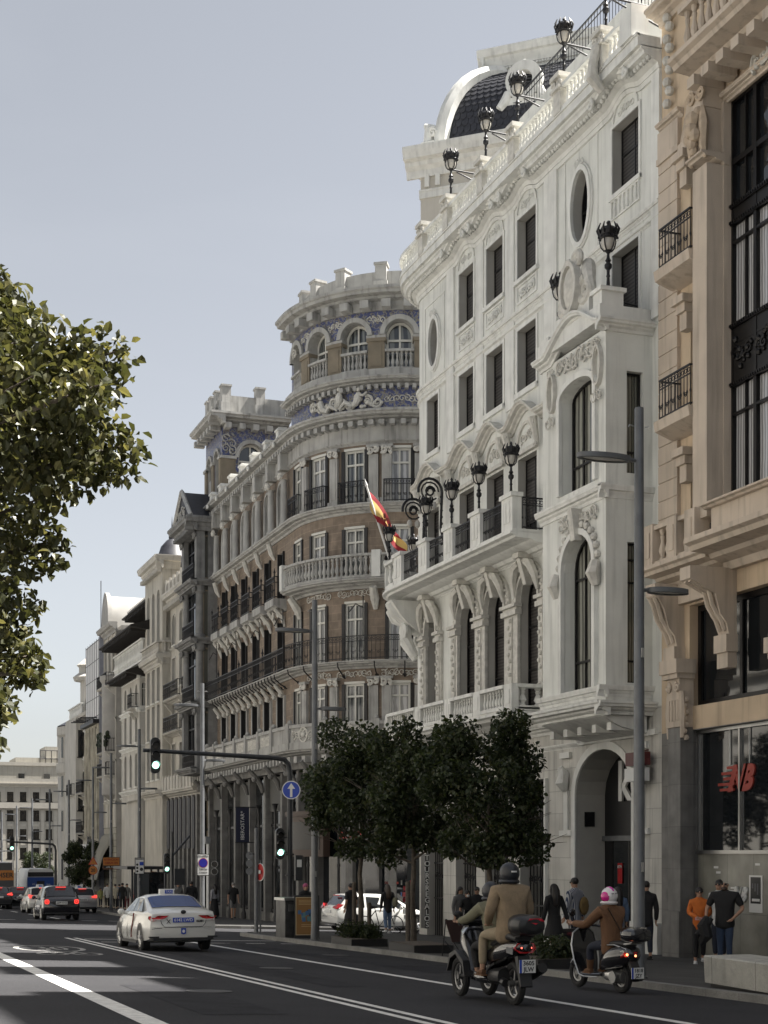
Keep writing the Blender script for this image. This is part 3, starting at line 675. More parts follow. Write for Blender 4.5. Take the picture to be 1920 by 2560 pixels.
# ================================================================= orange building at the right
OB = thing('shop_building', 'orange stucco building with tall dark glazed bays and a shoe shop at street level', 'building', (19, 29, walk(19, 29)), world=True)
O0, O1 = 22.0, 32.847; XP = 18.45
F = west(19.0); FP = west(18.9); GB = walk(19, 22)-.5
bays = [(26.1, 29.9), (22.6, 25.4)]
mb = MB()
ops = []
for a, b in bays: ops += [('r', a, b, 9.35, 18.45, 0), ('r', a-.2, b+1.6 if a > 26 else b, 4.85, 7.25, 0), ('r', a-.2 if a > 26 else a, b+1.6 if a > 26 else b, GB+.0, 4.28, 0)]
ops[1] = ('r', 27.9, 31.55, 4.85, 7.25, 0); ops[2] = ('r', 27.95, 31.5, GB, 4.28, 0); ops[4] = ('r', 23.2, 26.9, 4.85, 7.25, 0); ops[5] = ('r', 23.2, 26.9, GB, 4.28, 0)
ops += [('r', 30.55, 31.5, 8.6, 11.0, 0), ('r', 30.55, 31.5, 11.75, 14.6, 0), ('r', 30.55, 31.5, 15.4, 18.0, 0)]
wall(mb, F, O0, O1, 4.3, 21.9, [o for o in ops if o[3] > 4.3], .34); wall(mb, F, O0, O1, GB, 4.3, [o for o in ops if o[3] < 4.3], .34, 1, 1)
mb.box(19.36, 33, O0, O1, GB, 21.85); mb.box(19, 33, O0-.01, O0, GB, 21.9)
mb.obj('wall', [M_apri, M_greyd], OB)
# rusticated strip against the palace and the great piers
mb = MB()
def jt(F, a, b, d, z0, z1, h, g=.035):
    z = z0
    while z < z1-.05:
        mb.fbox(F, a, b, -.02, d, z+g, min(z+h, z1)); z += h
jt(F, 31.95, O1, .1, 8.6, 18.2, .445); mb.fbox(F, 31.97, O1, -.02, .075, 8.6, 18.2)
mb.fbox(F, 31.85, O1, 0, .16, 18.2, 18.35); mb.fbox(F, 31.9, O1, 0, .12, 18.35, 19.0); mb.cornice(F, 31.8, O1, 19.0, 19.2, .2)
PIERS = ((29.9, 30.5), (25.45, 26.05), (22.0, 22.55))
for a, b in PIERS:
    mb.fbox(F, a, b, -.02, .55, 9.0, 17.0); mb.cornice(F, a-.05, b+.05, 17.0, 17.25, .72); mb.fbox(F, a-.02, b-.04, -.3, .12, 9.2, 18.45)
    mb.fbox(F, a+.06, b-.06, .05, .62, 18.3, 19.1); mb.mold(F, a+.08, b-.08, [(0, 17.3), (.5, 17.3), (.66, 18.3), (0, 18.3)])
mb.obj('piers', M_orange, OB)
for a, b in PIERS[:2]:
    mb = MB(); c = (a+b)/2                                                      # bearded heads and swags over the piers
    for x, y, z, r in [(c, .72, 18.05, .2), (c, .76, 17.8, .19), (c-.13, .74, 17.65, .15), (c+.13, .74, 17.65, .15), (c, .74, 17.5, .14), (c, .7, 17.35, .1), (c-.12, .66, 18.2, .12), (c+.12, .66, 18.2, .12)]:
        mb.ball(F(x, y, z), r, 8)
    for s in (-1, 1):
        mb.tube([F(c+s*.2, .6, 18.3), F(c+s*.3, .62, 17.9), F(c+s*.24, .6, 17.4), F(c+s*.3, .58, 17.1)], [.06, .12, .1, .04], 6); mb.tube(spiral(F, c+s*.2, 18.6, .66, .17, 1.4, 0, s, 12), .05, 5)
    mb.obj('carved_head', mat('orange_carving', (.44, .355, .265), .85, var=.15, sc=6), OB)
mb = MB()
for i in range(9): mb.ball(F(32.3+.06*(-1)**i, .14, 21.6-i*.26), .12, 7)
for i in range(6): mb.ball(F(31.2+.08*(-1)**i, .06, 20.6-i*.2), .1, 7)
orn(mb, F, 28.0, 18.75, 1.3, .7, .14, 4, 2)
mb.obj('carved_garland', M_carv, OB)
mb = MB()                                                            # little pediment beside the pier
for z, d in ((18.55, .5), (18.7, .4)): mb.tube([F(31.8, .1, 17.9), F(30.45, .45, z+.55)], [.09, .12], 4)
mb.fbox(F, 30.5, 31.6, 0, .3, 17.95, 18.15)
for z in (10.75, 14.35, 17.75): mb.fbox(F, 31.2, 31.75, 0, .4, z, z+.18); mb.fbox(F, 31.28, 31.68, 0, .3, z-.2, z); mb.fbox(F, 31.33, 31.63, 0, .22, z-.6, z-.2)
# cornice over the bays, with brackets
mb.cornice(F, O0, 30.6, 18.95, 19.55, 1.15); mb.fbox(F, O0, 31.0, -.02, .12, 19.5, 20.2)
mb.blocks(F, O0, 30.4, .62, .3, .1, .85, 18.75, 18.98); mb.cornice(F, 26.0, 29.95, 18.42, 18.62, .2)
mb.cornice(F, 30.4, O1, 21.6, 21.95, .5)
mb.obj('upper_cornice', M_orange, OB)
balustrade(F, OB, 22.2, 30.4, .85, 19.55, 20.6, M_orange, .3, 8, 1.4)
mb = MB(); mb.box(19.6, 32, 22.2, 24.7, 21.85, 27.2); mb.box(19.6, 32, 27.4, 30.8, 21.85, 26.8); mb.box(19.4, 20.4, 28.4, 30.0, 26.8, 27.8); mb.obj('shade_parapet', M_orange, OB)  # tall unseen roof blocks added to shape the shadow on the road
# small iron balconies in the recess
for z in (11.4, 15.0):
    mb = MB(); mb.mold(F, 30.52, 32.1, [(0, z-.12), (.2, z-.1), (.62, z+.05), (.66, z+.28), (0, z+.28)]); mb.obj('balcony', M_orange, OB)
    railing(F, OB, 30.55, 31.95, .58, z+.28, z+1.25, M_iron, .13)
for o in ops[6:]: window(F, OB, o, .3, M_bronze, M_glassb, (1, (.7,)), .06)
# glazed bays: iron frames, spandrels
for a, b in bays:
    Fd = west(19.14); mb = MB()
    n = 4
    for i in range(n+1):
        u = a+.02+(b-a-.04)*i/n; mb.fbox(Fd, u-.06, u+.06, -.05, .06, 9.35, 18.45)
    for i in range(n): mb.fbox(Fd, a+(b-a)*(i+.4)/n, a+(b-a)*(i+.4)/n+.05, -.04, .03, 9.35, 18.45)
    for z, h in ((9.35, .08), (11.3, .06), (12.9, .06), (15.2, .06), (17.0, .12), (18.38, .08)): mb.fbox(Fd, a, b, -.04, .055, z, z+h)
    for z0, z1 in ((11.95, 13.4), (15.62, 16.12)):
        mb.fbox(Fd, a, b, -.02, .045, z0, z1)
        for z in (z0, z1-.12): mb.fbox(Fd, a, b, 0, .1, z, z+.1); mb.blocks(Fd, a, b, .09, .04, .08, .13, z+.02, z+.08)
        if z1-z0 > 1:
            for i in range(n): orn(mb, Fd, a+(b-a)*(i+.5)/n, (z0+z1)/2, .7, .7, .06, i, 2)
    bf = mb.obj('bay_frame', M_bronze, OB)
    mb = MB(); d = -.04
    for z0, z1, mi in ((9.35, 11.95, 0), (13.4, 15.62, 0), (16.12, 18.45, 1)):
        for i in range(n):
            u0 = a+(b-a)*i/n; u1 = a+(b-a)*(i+1)/n; mb.poly([Fd(u0, d, z0), Fd(u1, d, z0), Fd(u1, d, z1), Fd(u0, d, z1)], None, mi)
    mb.obj('bay_pane', [M_curtw, M_glass], bf, smooth=0)
    for i in range(3):
        mb = MB(); u0 = a+.1+(b-a)*(i+.45)/n
        mb.box(19.3, 19.33, u0, u0+.4, 9.5, 11.7); mb.obj('curtain', M_curtw, bf, smooth=0) if False else None
    mb = MB(); mb.mold(F, a-.1, b+.15, [(-.3, 9.2), (.1, 9.2), (.2, 9.3), (-.3, 9.36)]); mb.obj('bay_sill', M_orange, OB)
# big slab on scroll brackets, with its balustrade
mb = MB()
mb.cornice(F, O0, 29.72, 7.75, 8.4, 1.25); mb.fbox(F, O0, 29.6, -.02, .62, 8.39, 9.2); mb.cornice(F, O0, 29.75, 8.95, 9.2, .85)
mb.cornice(F, 29.72, 32.5, 7.75, 8.25, .8); mb.fbox(F, 29.7, O1, -.02, .18, 7.3, 7.76)
for u, d in ((32.0, .8), (29.75, 1.2), (25.9, 1.2), (22.4, 1.2)):
    mb.mold(F, u-.22, u+.22, [(0, 6.3), (.2, 6.3), (.26, 6.55), (.42, 6.75), (.55, 7.2), (.85*d, 7.42), (d, 7.5), (d, 7.78), (0, 7.78)])
    for k in (-.1, .1): mb.tube([F(u+k, .24, 6.4), F(u+k, .34, 6.65), F(u+k, .55, 6.95), F(u+k, .66, 7.3), F(u+k, .95*d, 7.48)], .06, 6)
    mb.fbox(F, u-.26, u+.26, 0, .3, 5.9, 6.3); mb.fbox(F, u-.22, u+.22, 0, .24, 5.55, 5.9)
for u in (32.3, 31.2, 30.4):
    mb.fbox(F, u-.22, u+.22, .3, .7, 8.25, 9.25); mb.fbox(F, u-.1, u+.1, .7, .72, 8.45, 9.05)
mb.obj('bracketed_slab', M_orange, OB)
balustrade(F, OB, 30.6, 32.1, .5, 8.25, 9.2, M_orange, .28, 8, 1.5)
# pilasters between the shop windows
for u in (31.68, 27.3):
    mb = MB(); a, b = u-.28, u+.28
    mb.fbox(F, a, b, -.02, .34, GB, 4.35); mb.fbox(F, a-.1, b+.1, -.02, .44, GB, walk(19, u)+1.1)
    mb.obj('granite_pilaster', M_greyd, OB)
    mb = MB(); mb.fbox(F, a, b, -.02, .36, 4.36, 5.5); mb.fbox(F, a-.06, b+.06, -.02, .46, 5.5, 5.62); mb.fbox(F, a-.12, b+.12, -.02, .52, 5.62, 5.95)
    for k in range(4): mb.fbox(F, a+.06+k*.13, a+.1+k*.13, .35, .38, 4.5, 5.0)
    for s in (-1, 1):
        mb.tube(spiral(F, u+s*.2, 5.3, .38, .12, 1.5, pi/2, s, 12), .04, 5); mb.tube([F(u+s*.3, .3, 5.2), F(u+s*.33, .3, 4.7), F(u+s*.3, .3, 4.1)], [.05, .08, .05], 6)
    for k in range(7): mb.ball(F(a-.04, .2+.05*(k % 2), 5.0-k*.15), .075, 6)
    mb.obj('capital', M_orange, OB)
for op in (ops[1], ops[4]): window(F, OB, op, .28, M_bronze, M_glass, (1, ()), .14, name='showroom_window')
# shop front
for i, op in enumerate((ops[2], ops[5])):
    a, b = op[1], op[2]; mb = MB()
    for u in (a, (a+b)/2-.03, b-.06): mb.fbox(F, u, u+.06, -.26, -.18, 1.4, 4.28)
    mb.fbox(F, a, b, -.28, -.16, 4.2, 4.28); mb.fbox(F, a, b, -.28, -.16, 1.36, 1.44)
    so_ = mb.obj('shop_window', M_steel, OB)
    mb = MB(); mb.poly([F(a, -.24, 1.4), F(b, -.24, 1.4), F(b, -.24, 4.25), F(a, -.24, 4.25)]); mb.obj('pane', M_glass, so_, smooth=0)
    mb = MB(); mb.fbox(F, a, b, -.3, -.2, GB, 1.4); mb.obj('stall_riser', mat('polished_stone_panel', (.24, .235, .20), .3, var=.3, sc=1.6, brick=(1.05, 9, .008, .5)), so_, smooth=0)
u0 = 29.92                                                            # red shop emblem hung inside the glass, white one below
M_redsign = mat('red_shop_sign', (.30, .035, .022), .45)
rot = (RD(90), 0, RD(-90))
def emblem(u, z, s, m, d):
    text('NB', .62*s, m, 'shop_emblem', OB, F(u, d, z), rot, .02, shear=.42, bold=.035*s, space=.72)
    mb = MB()
    for k in range(5):
        zz = z-.2*s+k*.1*s; o = .06*(k)*s
        mb.fbox(F, u+.16*s-o*.5, u+.62*s-o+(k % 2)*.12*s, d-.015, d+.035, zz, zz+.05*s)
    mb.obj('emblem_bars', m, OB, smooth=0)
emblem(29.75, 3.05, 1.25, M_redsign, -.215); emblem(29.72, .42, .72, M_sign, -.17)
mb = MB()
for u in (30.15, 29.35): mb.fbox(F, u-.01, u+.01, -.225, -.205, 3.4, 4.2)
mb.obj('sign_rod', M_sign, OB, smooth=0)
mb = MB(); mb.fbox(F, 28.8, 29.32, -.198, -.185, .05, .88); mb.fbox(F, 28.86, 29.26, -.186, -.182, .25, .84, 1); mb.fbox(F, 28.9, 29.2, -.183, -.18, .3, .36, 0)
for k in range(3): mb.fbox(F, 28.95+k*.1, 29.0+k*.1, -.183, -.179, .45+k*.07, .7, 2)
mb.obj('poster', [M_sign, M_black, mat('poster_grey', (.1, .1, .11), .5)], OB, smooth=0)
mb = MB()
for u, z in ((30.6, .9), (30.7, 1.02), (30.3, .6), (29.0, 1.1)): mb.fbox(F, u-.09, u+.09, -.199, -.19, z, z+.05)
mb.obj('sticker', M_sign, OB, smooth=0)
# ================================================================= brown corner building with the round tower
CBd = thing('corner_building', 'brown stone corner building with a round arcaded tower, white balconies and a blue tiled frieze', 'building', (19, 70, walk(19, 70)), world=True)
AX, AY, RT = 24.0, 64.4, 5.0; QL = RT*pi/2; YE = 83.2
def _cf(u, d, z):
    """u = 0 where the tower meets the side street, QL where it meets the avenue front (Y = 64.4), then along the front"""
    if u < 0: return (AX-u, AY-RT-d, z)
    if u <= QL:
        a = u/RT; return (AX-(RT+d)*sin(a), AY-(RT+d)*cos(a), z)
    return (AX-RT-d, AY+u-QL, z)
F = Fr(_cf, [QL*i/16 for i in range(17)])
def uY(y): return y-AY+QL
US, UE = -3.0, uY(YE); GB = walk(19, 80)-.6; M_wstone = mat('weathered_grey_stone', (.26, .258, .245), .8, var=.2, sc=1.6, streak=.4)
def ph(deg): return RT*RD(deg)
tw = [ph(22.5), ph(45), ph(67.5), ph(90)-.1]                        # tower window axes
bay = [uY(y) for y in (66.9, 69.2, 71.4, 73.6, 75.7, 77.7)]         # avenue bays
ax = tw+bay+[-2.2]
def ops_(z0, z1, w, axs=ax, k='r', r=0): return [(k, u-w/2, u+w/2, z0, z1, r) for u in axs]
f1 = ops_(6.5, 8.5, .92); f2 = ops_(9.35, 11.9, .92); f3 = ops_(12.9, 15.05, .92); f4 = ops_(16.05, 18.35, .95, tw+[-2.2]); f4b = ops_(16.2, 18.2, .9, bay, 'a', .45)
UT0 = ph(-32); atw = [ph(0), ph(22.5), ph(45), ph(67.5), ph(90)]
mb = MB()
wall(mb, F, US, UE, 5.4, 15.7, f1+f2+f3, .22, 0, 2); wall(mb, F, US, UE, 15.7, 19.5, f4+f4b, .22, 1, 2)
mb.box(19.95, 27, 68, YE, GB, 19.4); mb.box(21.5, 30, 61, 76, GB, 19.3)
mb.obj('wall', [M_brown, M_brownp, M_grey], CBd)
# mouldings and courses
mb = MB()
for z0, z1, d in ((15.66, 16.02, .5), (9.12, 9.42, .62), (18.55, 18.7, .14)): mb.cornice(F, US, UE, z0, z1, d)
mb.fbox(F, US, UE, -.02, .09, 18.68, 19.4); mb.cornice(F, US, UE, 19.4, 19.85, .7)
mb.blocks(F, US, UE, .42, .2, .08, .5, 19.25, 19.45)
mb.cornice(F, US, ph(90), 12.48, 12.82, .8); mb.cornice(F, US, UE, 5.5, 5.85, .85)
mb.blocks(F, US, UE, .55, .22, .05, .7, 5.25, 5.52)
for u in bay: mb.fbox(F, u-.75, u+.75, 0, .62, 12.5, 12.84); mb.cornice(F, u-.8, u+.8, 12.3, 12.52, .55)
mb.obj('moulding', M_grey, CBd)
# pilasters, columns and carved capitals
tp = [ph(x) for x in (13, 33.75-5.2, 33.75+1.2, 56.2, 78.5)]
for u in tp:
    for z0, z1 in ((6.0, 8.4), (16.0, 18.1)):
        mb = MB(); mb.fbox(F, u-.2, u+.2, -.02, .13, z0, z1); mb.fbox(F, u-.26, u+.26, -.02, .2, z0, z0+.25); mb.fbox(F, u-.12, u+.12, .13, .15, z0+.35, z1-.15)
        mb.fbox(F, u-.27, u+.27, -.02, .24, z1+.28, z1+.38); po = mb.obj('pilaster', M_grey, CBd); mb = MB(); orn(mb, F, u, z1+.15, .42, .3, .2, int(u*9), 1, r=.05); mb.obj('capital', M_carv, po)
for u in bay:
    for s in (-1, 1):                                                # round columns of the top storey
        x, y, z = F(u+s*1.08, .22, 16.02)
        if s > 0 or u == bay[0]:
            mb = MB(); mb.lathe((x, y, z), [(.22, 0), (.22, .12), (.17, .2), (.17, 1.2), (.145, 2.05), (.2, 2.1)], 12); mb.fbox(F, u+s*1.08-.22, u+s*1.08+.22, 0, .46, 18.52, 19.4); po = mb.obj('column', M_grey, CBd); mb = MB(); orn(mb, F, u+s*1.08, 18.28, .4, .3, .4, 3, 1, r=.06); mb.obj('capital', M_carv, po)
    mb = MB()
    for s in (-.42, .42): mb.fbox(F, u+s-.11, u+s+.11, 0, .12, 16.02, 17.7)
    for s in (-.4, .4): mb.fbox(F, u+s*1.5-.08, u+s*1.5+.08, 0, .1, 6.3, 8.5)
    ring(mb, F, f4b[bay.index(u)], .12, -.01, .1); mb.obj('bay_surround', M_grey, CBd)
for u in bay:
    mb = MB()
    for s in (-1, 1): mb.tube([F(u+s*.55, .1, 8.4), F(u+s*.55, .2, 8.6), F(u+s*.55, .5, 8.95)], [.08, .12, .09], 6); mb.ball(F(u+s*.55, .22, 8.5), .13, 7); mb.tube(spiral(F, u+s*.5, 12.2, .3, .2, 1.4, 1, s, 12), .07, 5); mb.tube([F(u+s*.62, .05, 11.6), F(u+s*.6, .16, 12), F(u+s*.55, .5, 12.4)], [.06, .12, .1], 6)
    mb.tube([F(u+1.08, .05, 14.9), F(u+1.08, .2, 15.2), F(u+1.08, .34, 15.65)], [.06, .14, .12], 6); mb.obj('console', M_carv, CBd)
mb = MB()
for z0, z1 in ((12.15, 12.47), (8.75, 9.1)):
    for i, p in enumerate((22.5, 45, 67.5)): orn(mb, F, ph(p), (z0+z1)/2, 1.5, z1-z0, .06, i+int(z0), 4)
for p in (34, 84): mb.tube([F(ph(p), .05, 11.6), F(ph(p), .2, 12.0), F(ph(p), .55, 12.48)], [.1, .2, .16], 7)
mb.obj('carved_band', M_carv, CBd)
# lower stone balcony
mb = MB(); mb.fbox(F, US, UE, .62, .84, 5.85, 6.1); mb.fbox(F, US, UE, .6, .86, 6.72, 6.86); mb.fbox(F, US, UE, .68, .78, 6.1, 6.72)
for u in [ph(x) for x in (10, 32, 56, 80)]+[b+1.1 for b in bay]+[bay[0]-1.2]: mb.fbox(F, u-.14, u+.14, .56, .9, 5.85, 6.95); mb.ball(F(u, .73, 7.0), .12, 7)
mb.obj('stone_balcony', M_grey, CBd)
mb = MB()
for p in (21, 44, 68): ring(mb, F, ('e', ph(p)-.2, ph(p)+.2, 6.14, 6.68, 0), .06, .78, .84); orn(mb, F, ph(p), 6.41, 1.5, .5, .8, p, 3); mb.ball(F(ph(p), .8, 6.41), .13, 8)
for b in bay: mb.fbox(F, b-.8, b+.8, .775, .8, 6.2, 6.62); orn(mb, F, b, 6.41, 1.3, .36, .8, int(b*5), 3)
mb.obj('balcony_carving', M_carv, CBd)
# curved stone balcony of the third floor
balustrade(F, CBd, ph(33), ph(88), .62, 12.84, 13.84, M_grey, .2, 8, 1.5); balustrade(F, CBd, US, ph(31), .62, 12.84, 13.84, M_grey, .24, 8, 1.5)
mb = MB()
for p in (32, 89): mb.fbox(F, ph(p)-.16, ph(p)+.16, .44, .82, 12.84, 13.95)
mb.obj('balcony_pier', M_trim, CBd)
# iron balconies
for i, u in enumerate(tw): railing(F, CBd, u-.62, u+.62, .3, 16.04, 17.0, M_iron, .11, scroll=True)
for u in bay: railing(F, CBd, u-.7, u+.7, .56, 12.86, 13.85, M_iron, .16, knob=True)
railing(F, CBd, US, ph(88), .62, 9.44, 10.45, M_iron, .16, ends=False)
for a, b in ((ph(90)+.1, bay[0]+1.1), (bay[0]+1.15, bay[2]+1.05), (bay[2]+1.1, bay[4]+1.0), (bay[4]+1.05, UE-2.9)): railing(F, CBd, a, b, .62, 9.44, 10.42, M_iron, .17, knob=True)
mb = MB()
k = 0
for u in [ph(p) for p in (20, 33, 50, 70, 84)]+[bay[0]-1+.55*i for i in range(23)]:
    mb.tube([F(u, .05, 8.75), F(u, .3, 8.9), F(u, .62, 9.15), F(u, .66, 9.35)], .03, 5); mb.tube(spiral(F, u, 8.8, .16, .09, 1.4, k, 1, 8), .025, 4)
for u in (ph(38), ph(92), bay[1]-.6, bay[3]-.6, bay[5]-.6):         # awning posts
    mb.tube([F(u, .62, 10.4), F(u, .62, 12.1)], .025, 5); mb.tube([F(u, .62, 11.6), F(u+.25, .75, 11.75), F(u+.45, .9, 11.4)], .025, 5)
mb.obj('iron_brackets', M_iron, CBd)
# windows: white casements with dark shutters
for row in (f1, f2, f3, f4):
    for op in row:
        c = (op[1]+op[2])/2; onfront = c > QL+.3
        wd = window(F, CBd, op, .12 if not onfront else .2, M_wframe if not onfront else M_bronze, M_glassb if (int(c*10)+len(row)) % 3 else M_curtw, (1, (.74,)), .09)
        mb = MB()
        if not onfront:
            for s in (-1, 1): mb.fbox(F, c+s*(op[2]-op[1])/2-.005, c+s*((op[2]-op[1])/2+.14), 0, .06, op[3], op[4]) if s > 0 else mb.fbox(F, c-(op[2]-op[1])/2-.14, c-(op[2]-op[1])/2+.005, 0, .06, op[3], op[4])
            mb.fbox(F, op[1]-.02, op[2]+.02, 0, .03, op[4], op[4]+.1, 1)
        else:
            for s in (op[1], op[2]-.04): mb.fbox(F, s, s+.04, -.2, .1, op[3], op[4])
        mb.obj('shutter', [M_shut, M_wframe], wd, smooth=0)
for op in f4b: window(F, CBd, op, .2, M_wframe, M_glass, (1, (.5,)), .06, name='arched_window')
# ---- frieze of mosaic and figures, drum cornices, arcade
mb = MB(); TE = uY(65.3)
mb.fbox(F, US, TE, -.3, .02, 19.8, 21.0); mb.obj('mosaic_frieze', M_mos, CBd)
mb = MB(); mb.cornice(F, US, TE, 20.95, 21.3, .55); mb.blocks(F, US, TE, .3, .15, .05, .34, 20.78, 20.97); mb.fbox(F, US, TE, -.1, .2, 19.85, 20.02); mb.fbox(F, US, TE, -.6, .3, 21.28, 21.62)
mb.cornice(F, US, TE, 24.3, 24.95, .78); mb.blocks(F, US, TE, .85, .34, .1, .6, 24.1, 24.42); mb.fbox(F, US, TE, -.1, .1, 24.12, 24.35)
mb.fbox(F, US, TE, -.75, -.45, 24.9, 25.95)
for p in (-10, 9, 32.5, 56, 78, 96): mb.fbox(F, ph(p)-.32, ph(p)+.32, -.85, -.22, 24.9, 25.5); mb.fbox(F, ph(p)-.26, ph(p)+.26, -.82, -.3, 25.5, 26.2); mb.fbox(F, ph(p)-.31, ph(p)+.31, -.86, -.25, 26.2, 26.3)
mb.obj('tower_cornices', M_grey, CBd)
aops = [('a', u-.62, u+.62, 21.62, 23.72, .62) for u in atw if u < TE-.3]
mb = MB(); wall(mb, F, US, TE, 21.6, 24.15, aops, .5, 0, 1)
mb.lathe((AX, AY, 0), [(RT-.62, 19.5), (RT-.62, 24.9), (0, 24.9)], 40, 2)
mb.obj('tower_wall', [M_mos, M_grey, M_brownp], CBd)
mb = MB()
for op in aops: ring(mb, F, ('a', op[1], op[2], 23.1, op[4], .62), .2, -.02, .14, n=14)
for i, u in enumerate([ph(x) for x in (-11, 11.25, 33.75, 56.25, 78.75)]):
    mb.fbox(F, u-.42, u+.42, -.3, .1, 22.98, 23.1)
mb.obj('arcade_rings', M_grey, CBd)
for u in [ph(x) for x in (-11, 11.25, 33.75, 56.25, 78.75)]: mb = MB(); mb.fbox(F, u-.36, u+.36, -.35, .06, 21.62, 22.85); mb.fbox(F, u-.24, u+.24, .06, .08, 21.8, 22.7); mb.fbox(F, u-.41, u+.41, -.35, .12, 22.83, 22.98); mb.obj('arcade_pier', M_ochre, CBd)
for op in aops:
    balustrade(F, CBd, op[1]+.02, op[2]-.02, -.02, 21.62, 22.48, M_grey, .2, 6, 1.1); window(F, CBd, op, .42, M_wframe, M_glassb, (1, (.64,)), .1, name='arched_window')
mb = MB()                                                             # reclining figures and scrolls on the frieze
def fig(u, z, s, lean):
    mb.tube([F(u+lean*.34*s, .16, z-.3*s), F(u+lean*.1*s, .22, z-.18*s), F(u, .24, z+.05*s), F(u-lean*.02, .22, z+.26*s)], [.1*s, .15*s, .17*s, .1*s], 8)
    mb.ball(F(u-lean*.03*s, .26, z+.4*s), .1*s, 8); mb.tube([F(u, .26, z+.2*s), F(u-lean*.25*s, .32, z+.1*s), F(u-lean*.4*s, .26, z+.25*s)], [.07*s, .06*s, .05*s], 6)
    mb.tube([F(u+lean*.3*s, .2, z-.3*s), F(u+lean*.6*s, .3, z-.1*s), F(u+lean*.95*s, .2, z-.34*s)], [.12*s, .1*s, .06*s], 7)
fig(ph(63), 20.4, .9, -1); fig(ph(52), 20.55, 1.0, .2); fig(ph(42), 20.45, .95, 1)
for i in range(9): mb.tube(spiral(F, ph(33+i*4.6), 20.25+.12*(i % 3), .12, .22, 1.5, i, 1 if i % 2 else -1, 14), [.07-.035*j/14 for j in range(15)], 6)
for i in range(26): mb.ball(F(ph(31+i*1.6), .14, 20.1+.3*rnd.random()), .06+.05*rnd.random(), 6)
for i in range(12): mb.tube(spiral(F, ph(2+i*2.4), 20.42, .05, .16, 1.2, i*2, 1 if i % 2 else -1, 10), .022, 4)
for i, p in enumerate((34, 56.2, 79)): orn(mb, F, ph(p), 23.75, .7, .4, .03, i, 2, r=.025)
orn(mb, F, ph(91), 23.4, .5, .6, .12, 3, 1)
mb.obj('frieze_figures', M_carv, CBd)
# ---- avenue attic: pedestals, tiles
for u in [b+1.08 for b in bay]+[bay[0]-1.1]:
    mb = MB(); mb.fbox(F, u-.2, u+.2, .1, .55, 19.85, 20.25); mb.fbox(F, u-.26, u+.26, .04, .6, 20.25, 20.34); mb.fbox(F, u-.18, u+.18, .12, .52, 20.34, 20.42)
    mb.tube(spiral(F, u+.0, 19.62, .72, .12, 1.4, 0, 1, 10), .05, 5); mb.obj('parapet_pedestal', M_trim, CBd)
# ---- square turret with arches at the far end
X0, X1, Y0, Y1 = 19.0, 22.6, 78.5, 82.2
mb = MB(); FW, FSo = west(X0), south(Y0)
tops = [('a', 19.9, 21.3, 20.4, 23.1, .7)]; topw = [('a', 79.0, 80.0, 20.6, 22.8, .5), ('a', 80.7, 81.7, 20.6, 22.8, .5)]
wall(mb, FSo, X0, X1, 19.4, 24.0, tops, .35, 0, 1); wall(mb, FW, Y0, Y1, 19.4, 24.0, topw, .35, 0, 1); mb.box(X0+.4, X1, Y0+.4, Y1, 19.3, 24.0); mb.box(X0, X1-.05, Y1-.02, Y1, 19.4, 24)
mb.obj('turret_wall', [M_mos, M_grey], CBd)
mb = MB()
for fr, a, b in ((FSo, X0-.75, X1), (FW, Y0-.75, Y1+.6)): mb.cornice(fr, a, b, 23.9, 24.5, .8); mb.blocks(fr, a+.6, b, .8, .32, .05, .6, 23.7, 24.0); mb.fbox(fr, a+.5, b, -.05, .25, 20.0, 20.35)
for fr, a, b in ((FSo, X0-.06, X0+.72), (FW, Y0, Y0+.4), (FW, 80.1, 80.6), (FW, 81.75, Y1)): mb.fbox(fr, a, b, -.02, .09, 20.3, 22.2, 1); mb.fbox(fr, a-.05, b+.05, -.02, .16, 22.2, 22.35)
for op in tops: ring(mb, FSo, ('a', op[1], op[2], 22.3, 23.1, .7), .2, -.02, .12, n=12)
for op in topw: ring(mb, FW, ('a', op[1], op[2], 22.2, 22.8, .5), .16, -.02, .1, n=12)
orn(mb, FSo, X0+.35, 23.1, .6, 1.2, .12, 2, 1); orn(mb, FSo, X0+.35, 22.7, .6, .7, .14, 5, 1)
mb.box(X0+.1, X1, Y0+.1, Y0+.35, 24.45, 25.6); mb.box(X0+.1, X0+.35, Y0+.3, Y1, 24.45, 25.6)
for x, y in ((X0+.25, Y0+.25), (X0+2.1, Y0+.2), (X0+.2, Y0+1.5), (X0+.2, Y0+2.6), (X0+.2, Y1-.2)): mb.box(x-.3, x+.3, y-.3, y+.3, 24.5, 25.2); mb.box(x-.24, x+.24, y-.24, y+.24, 25.2, 26.05); mb.box(x-.29, x+.29, y-.29, y+.29, 26.05, 26.15)
mb.obj('turret_trim', [M_grey, M_ochre], CBd)
window(FSo, CBd, tops[0], .3, M_wframe, M_glassb, (1, (.66,)), .1, name='turret_window')
for op in topw: window(FW, CBd, op, .3, M_wframe, M_glass, (1, (.66,)), .08, name='turret_window')
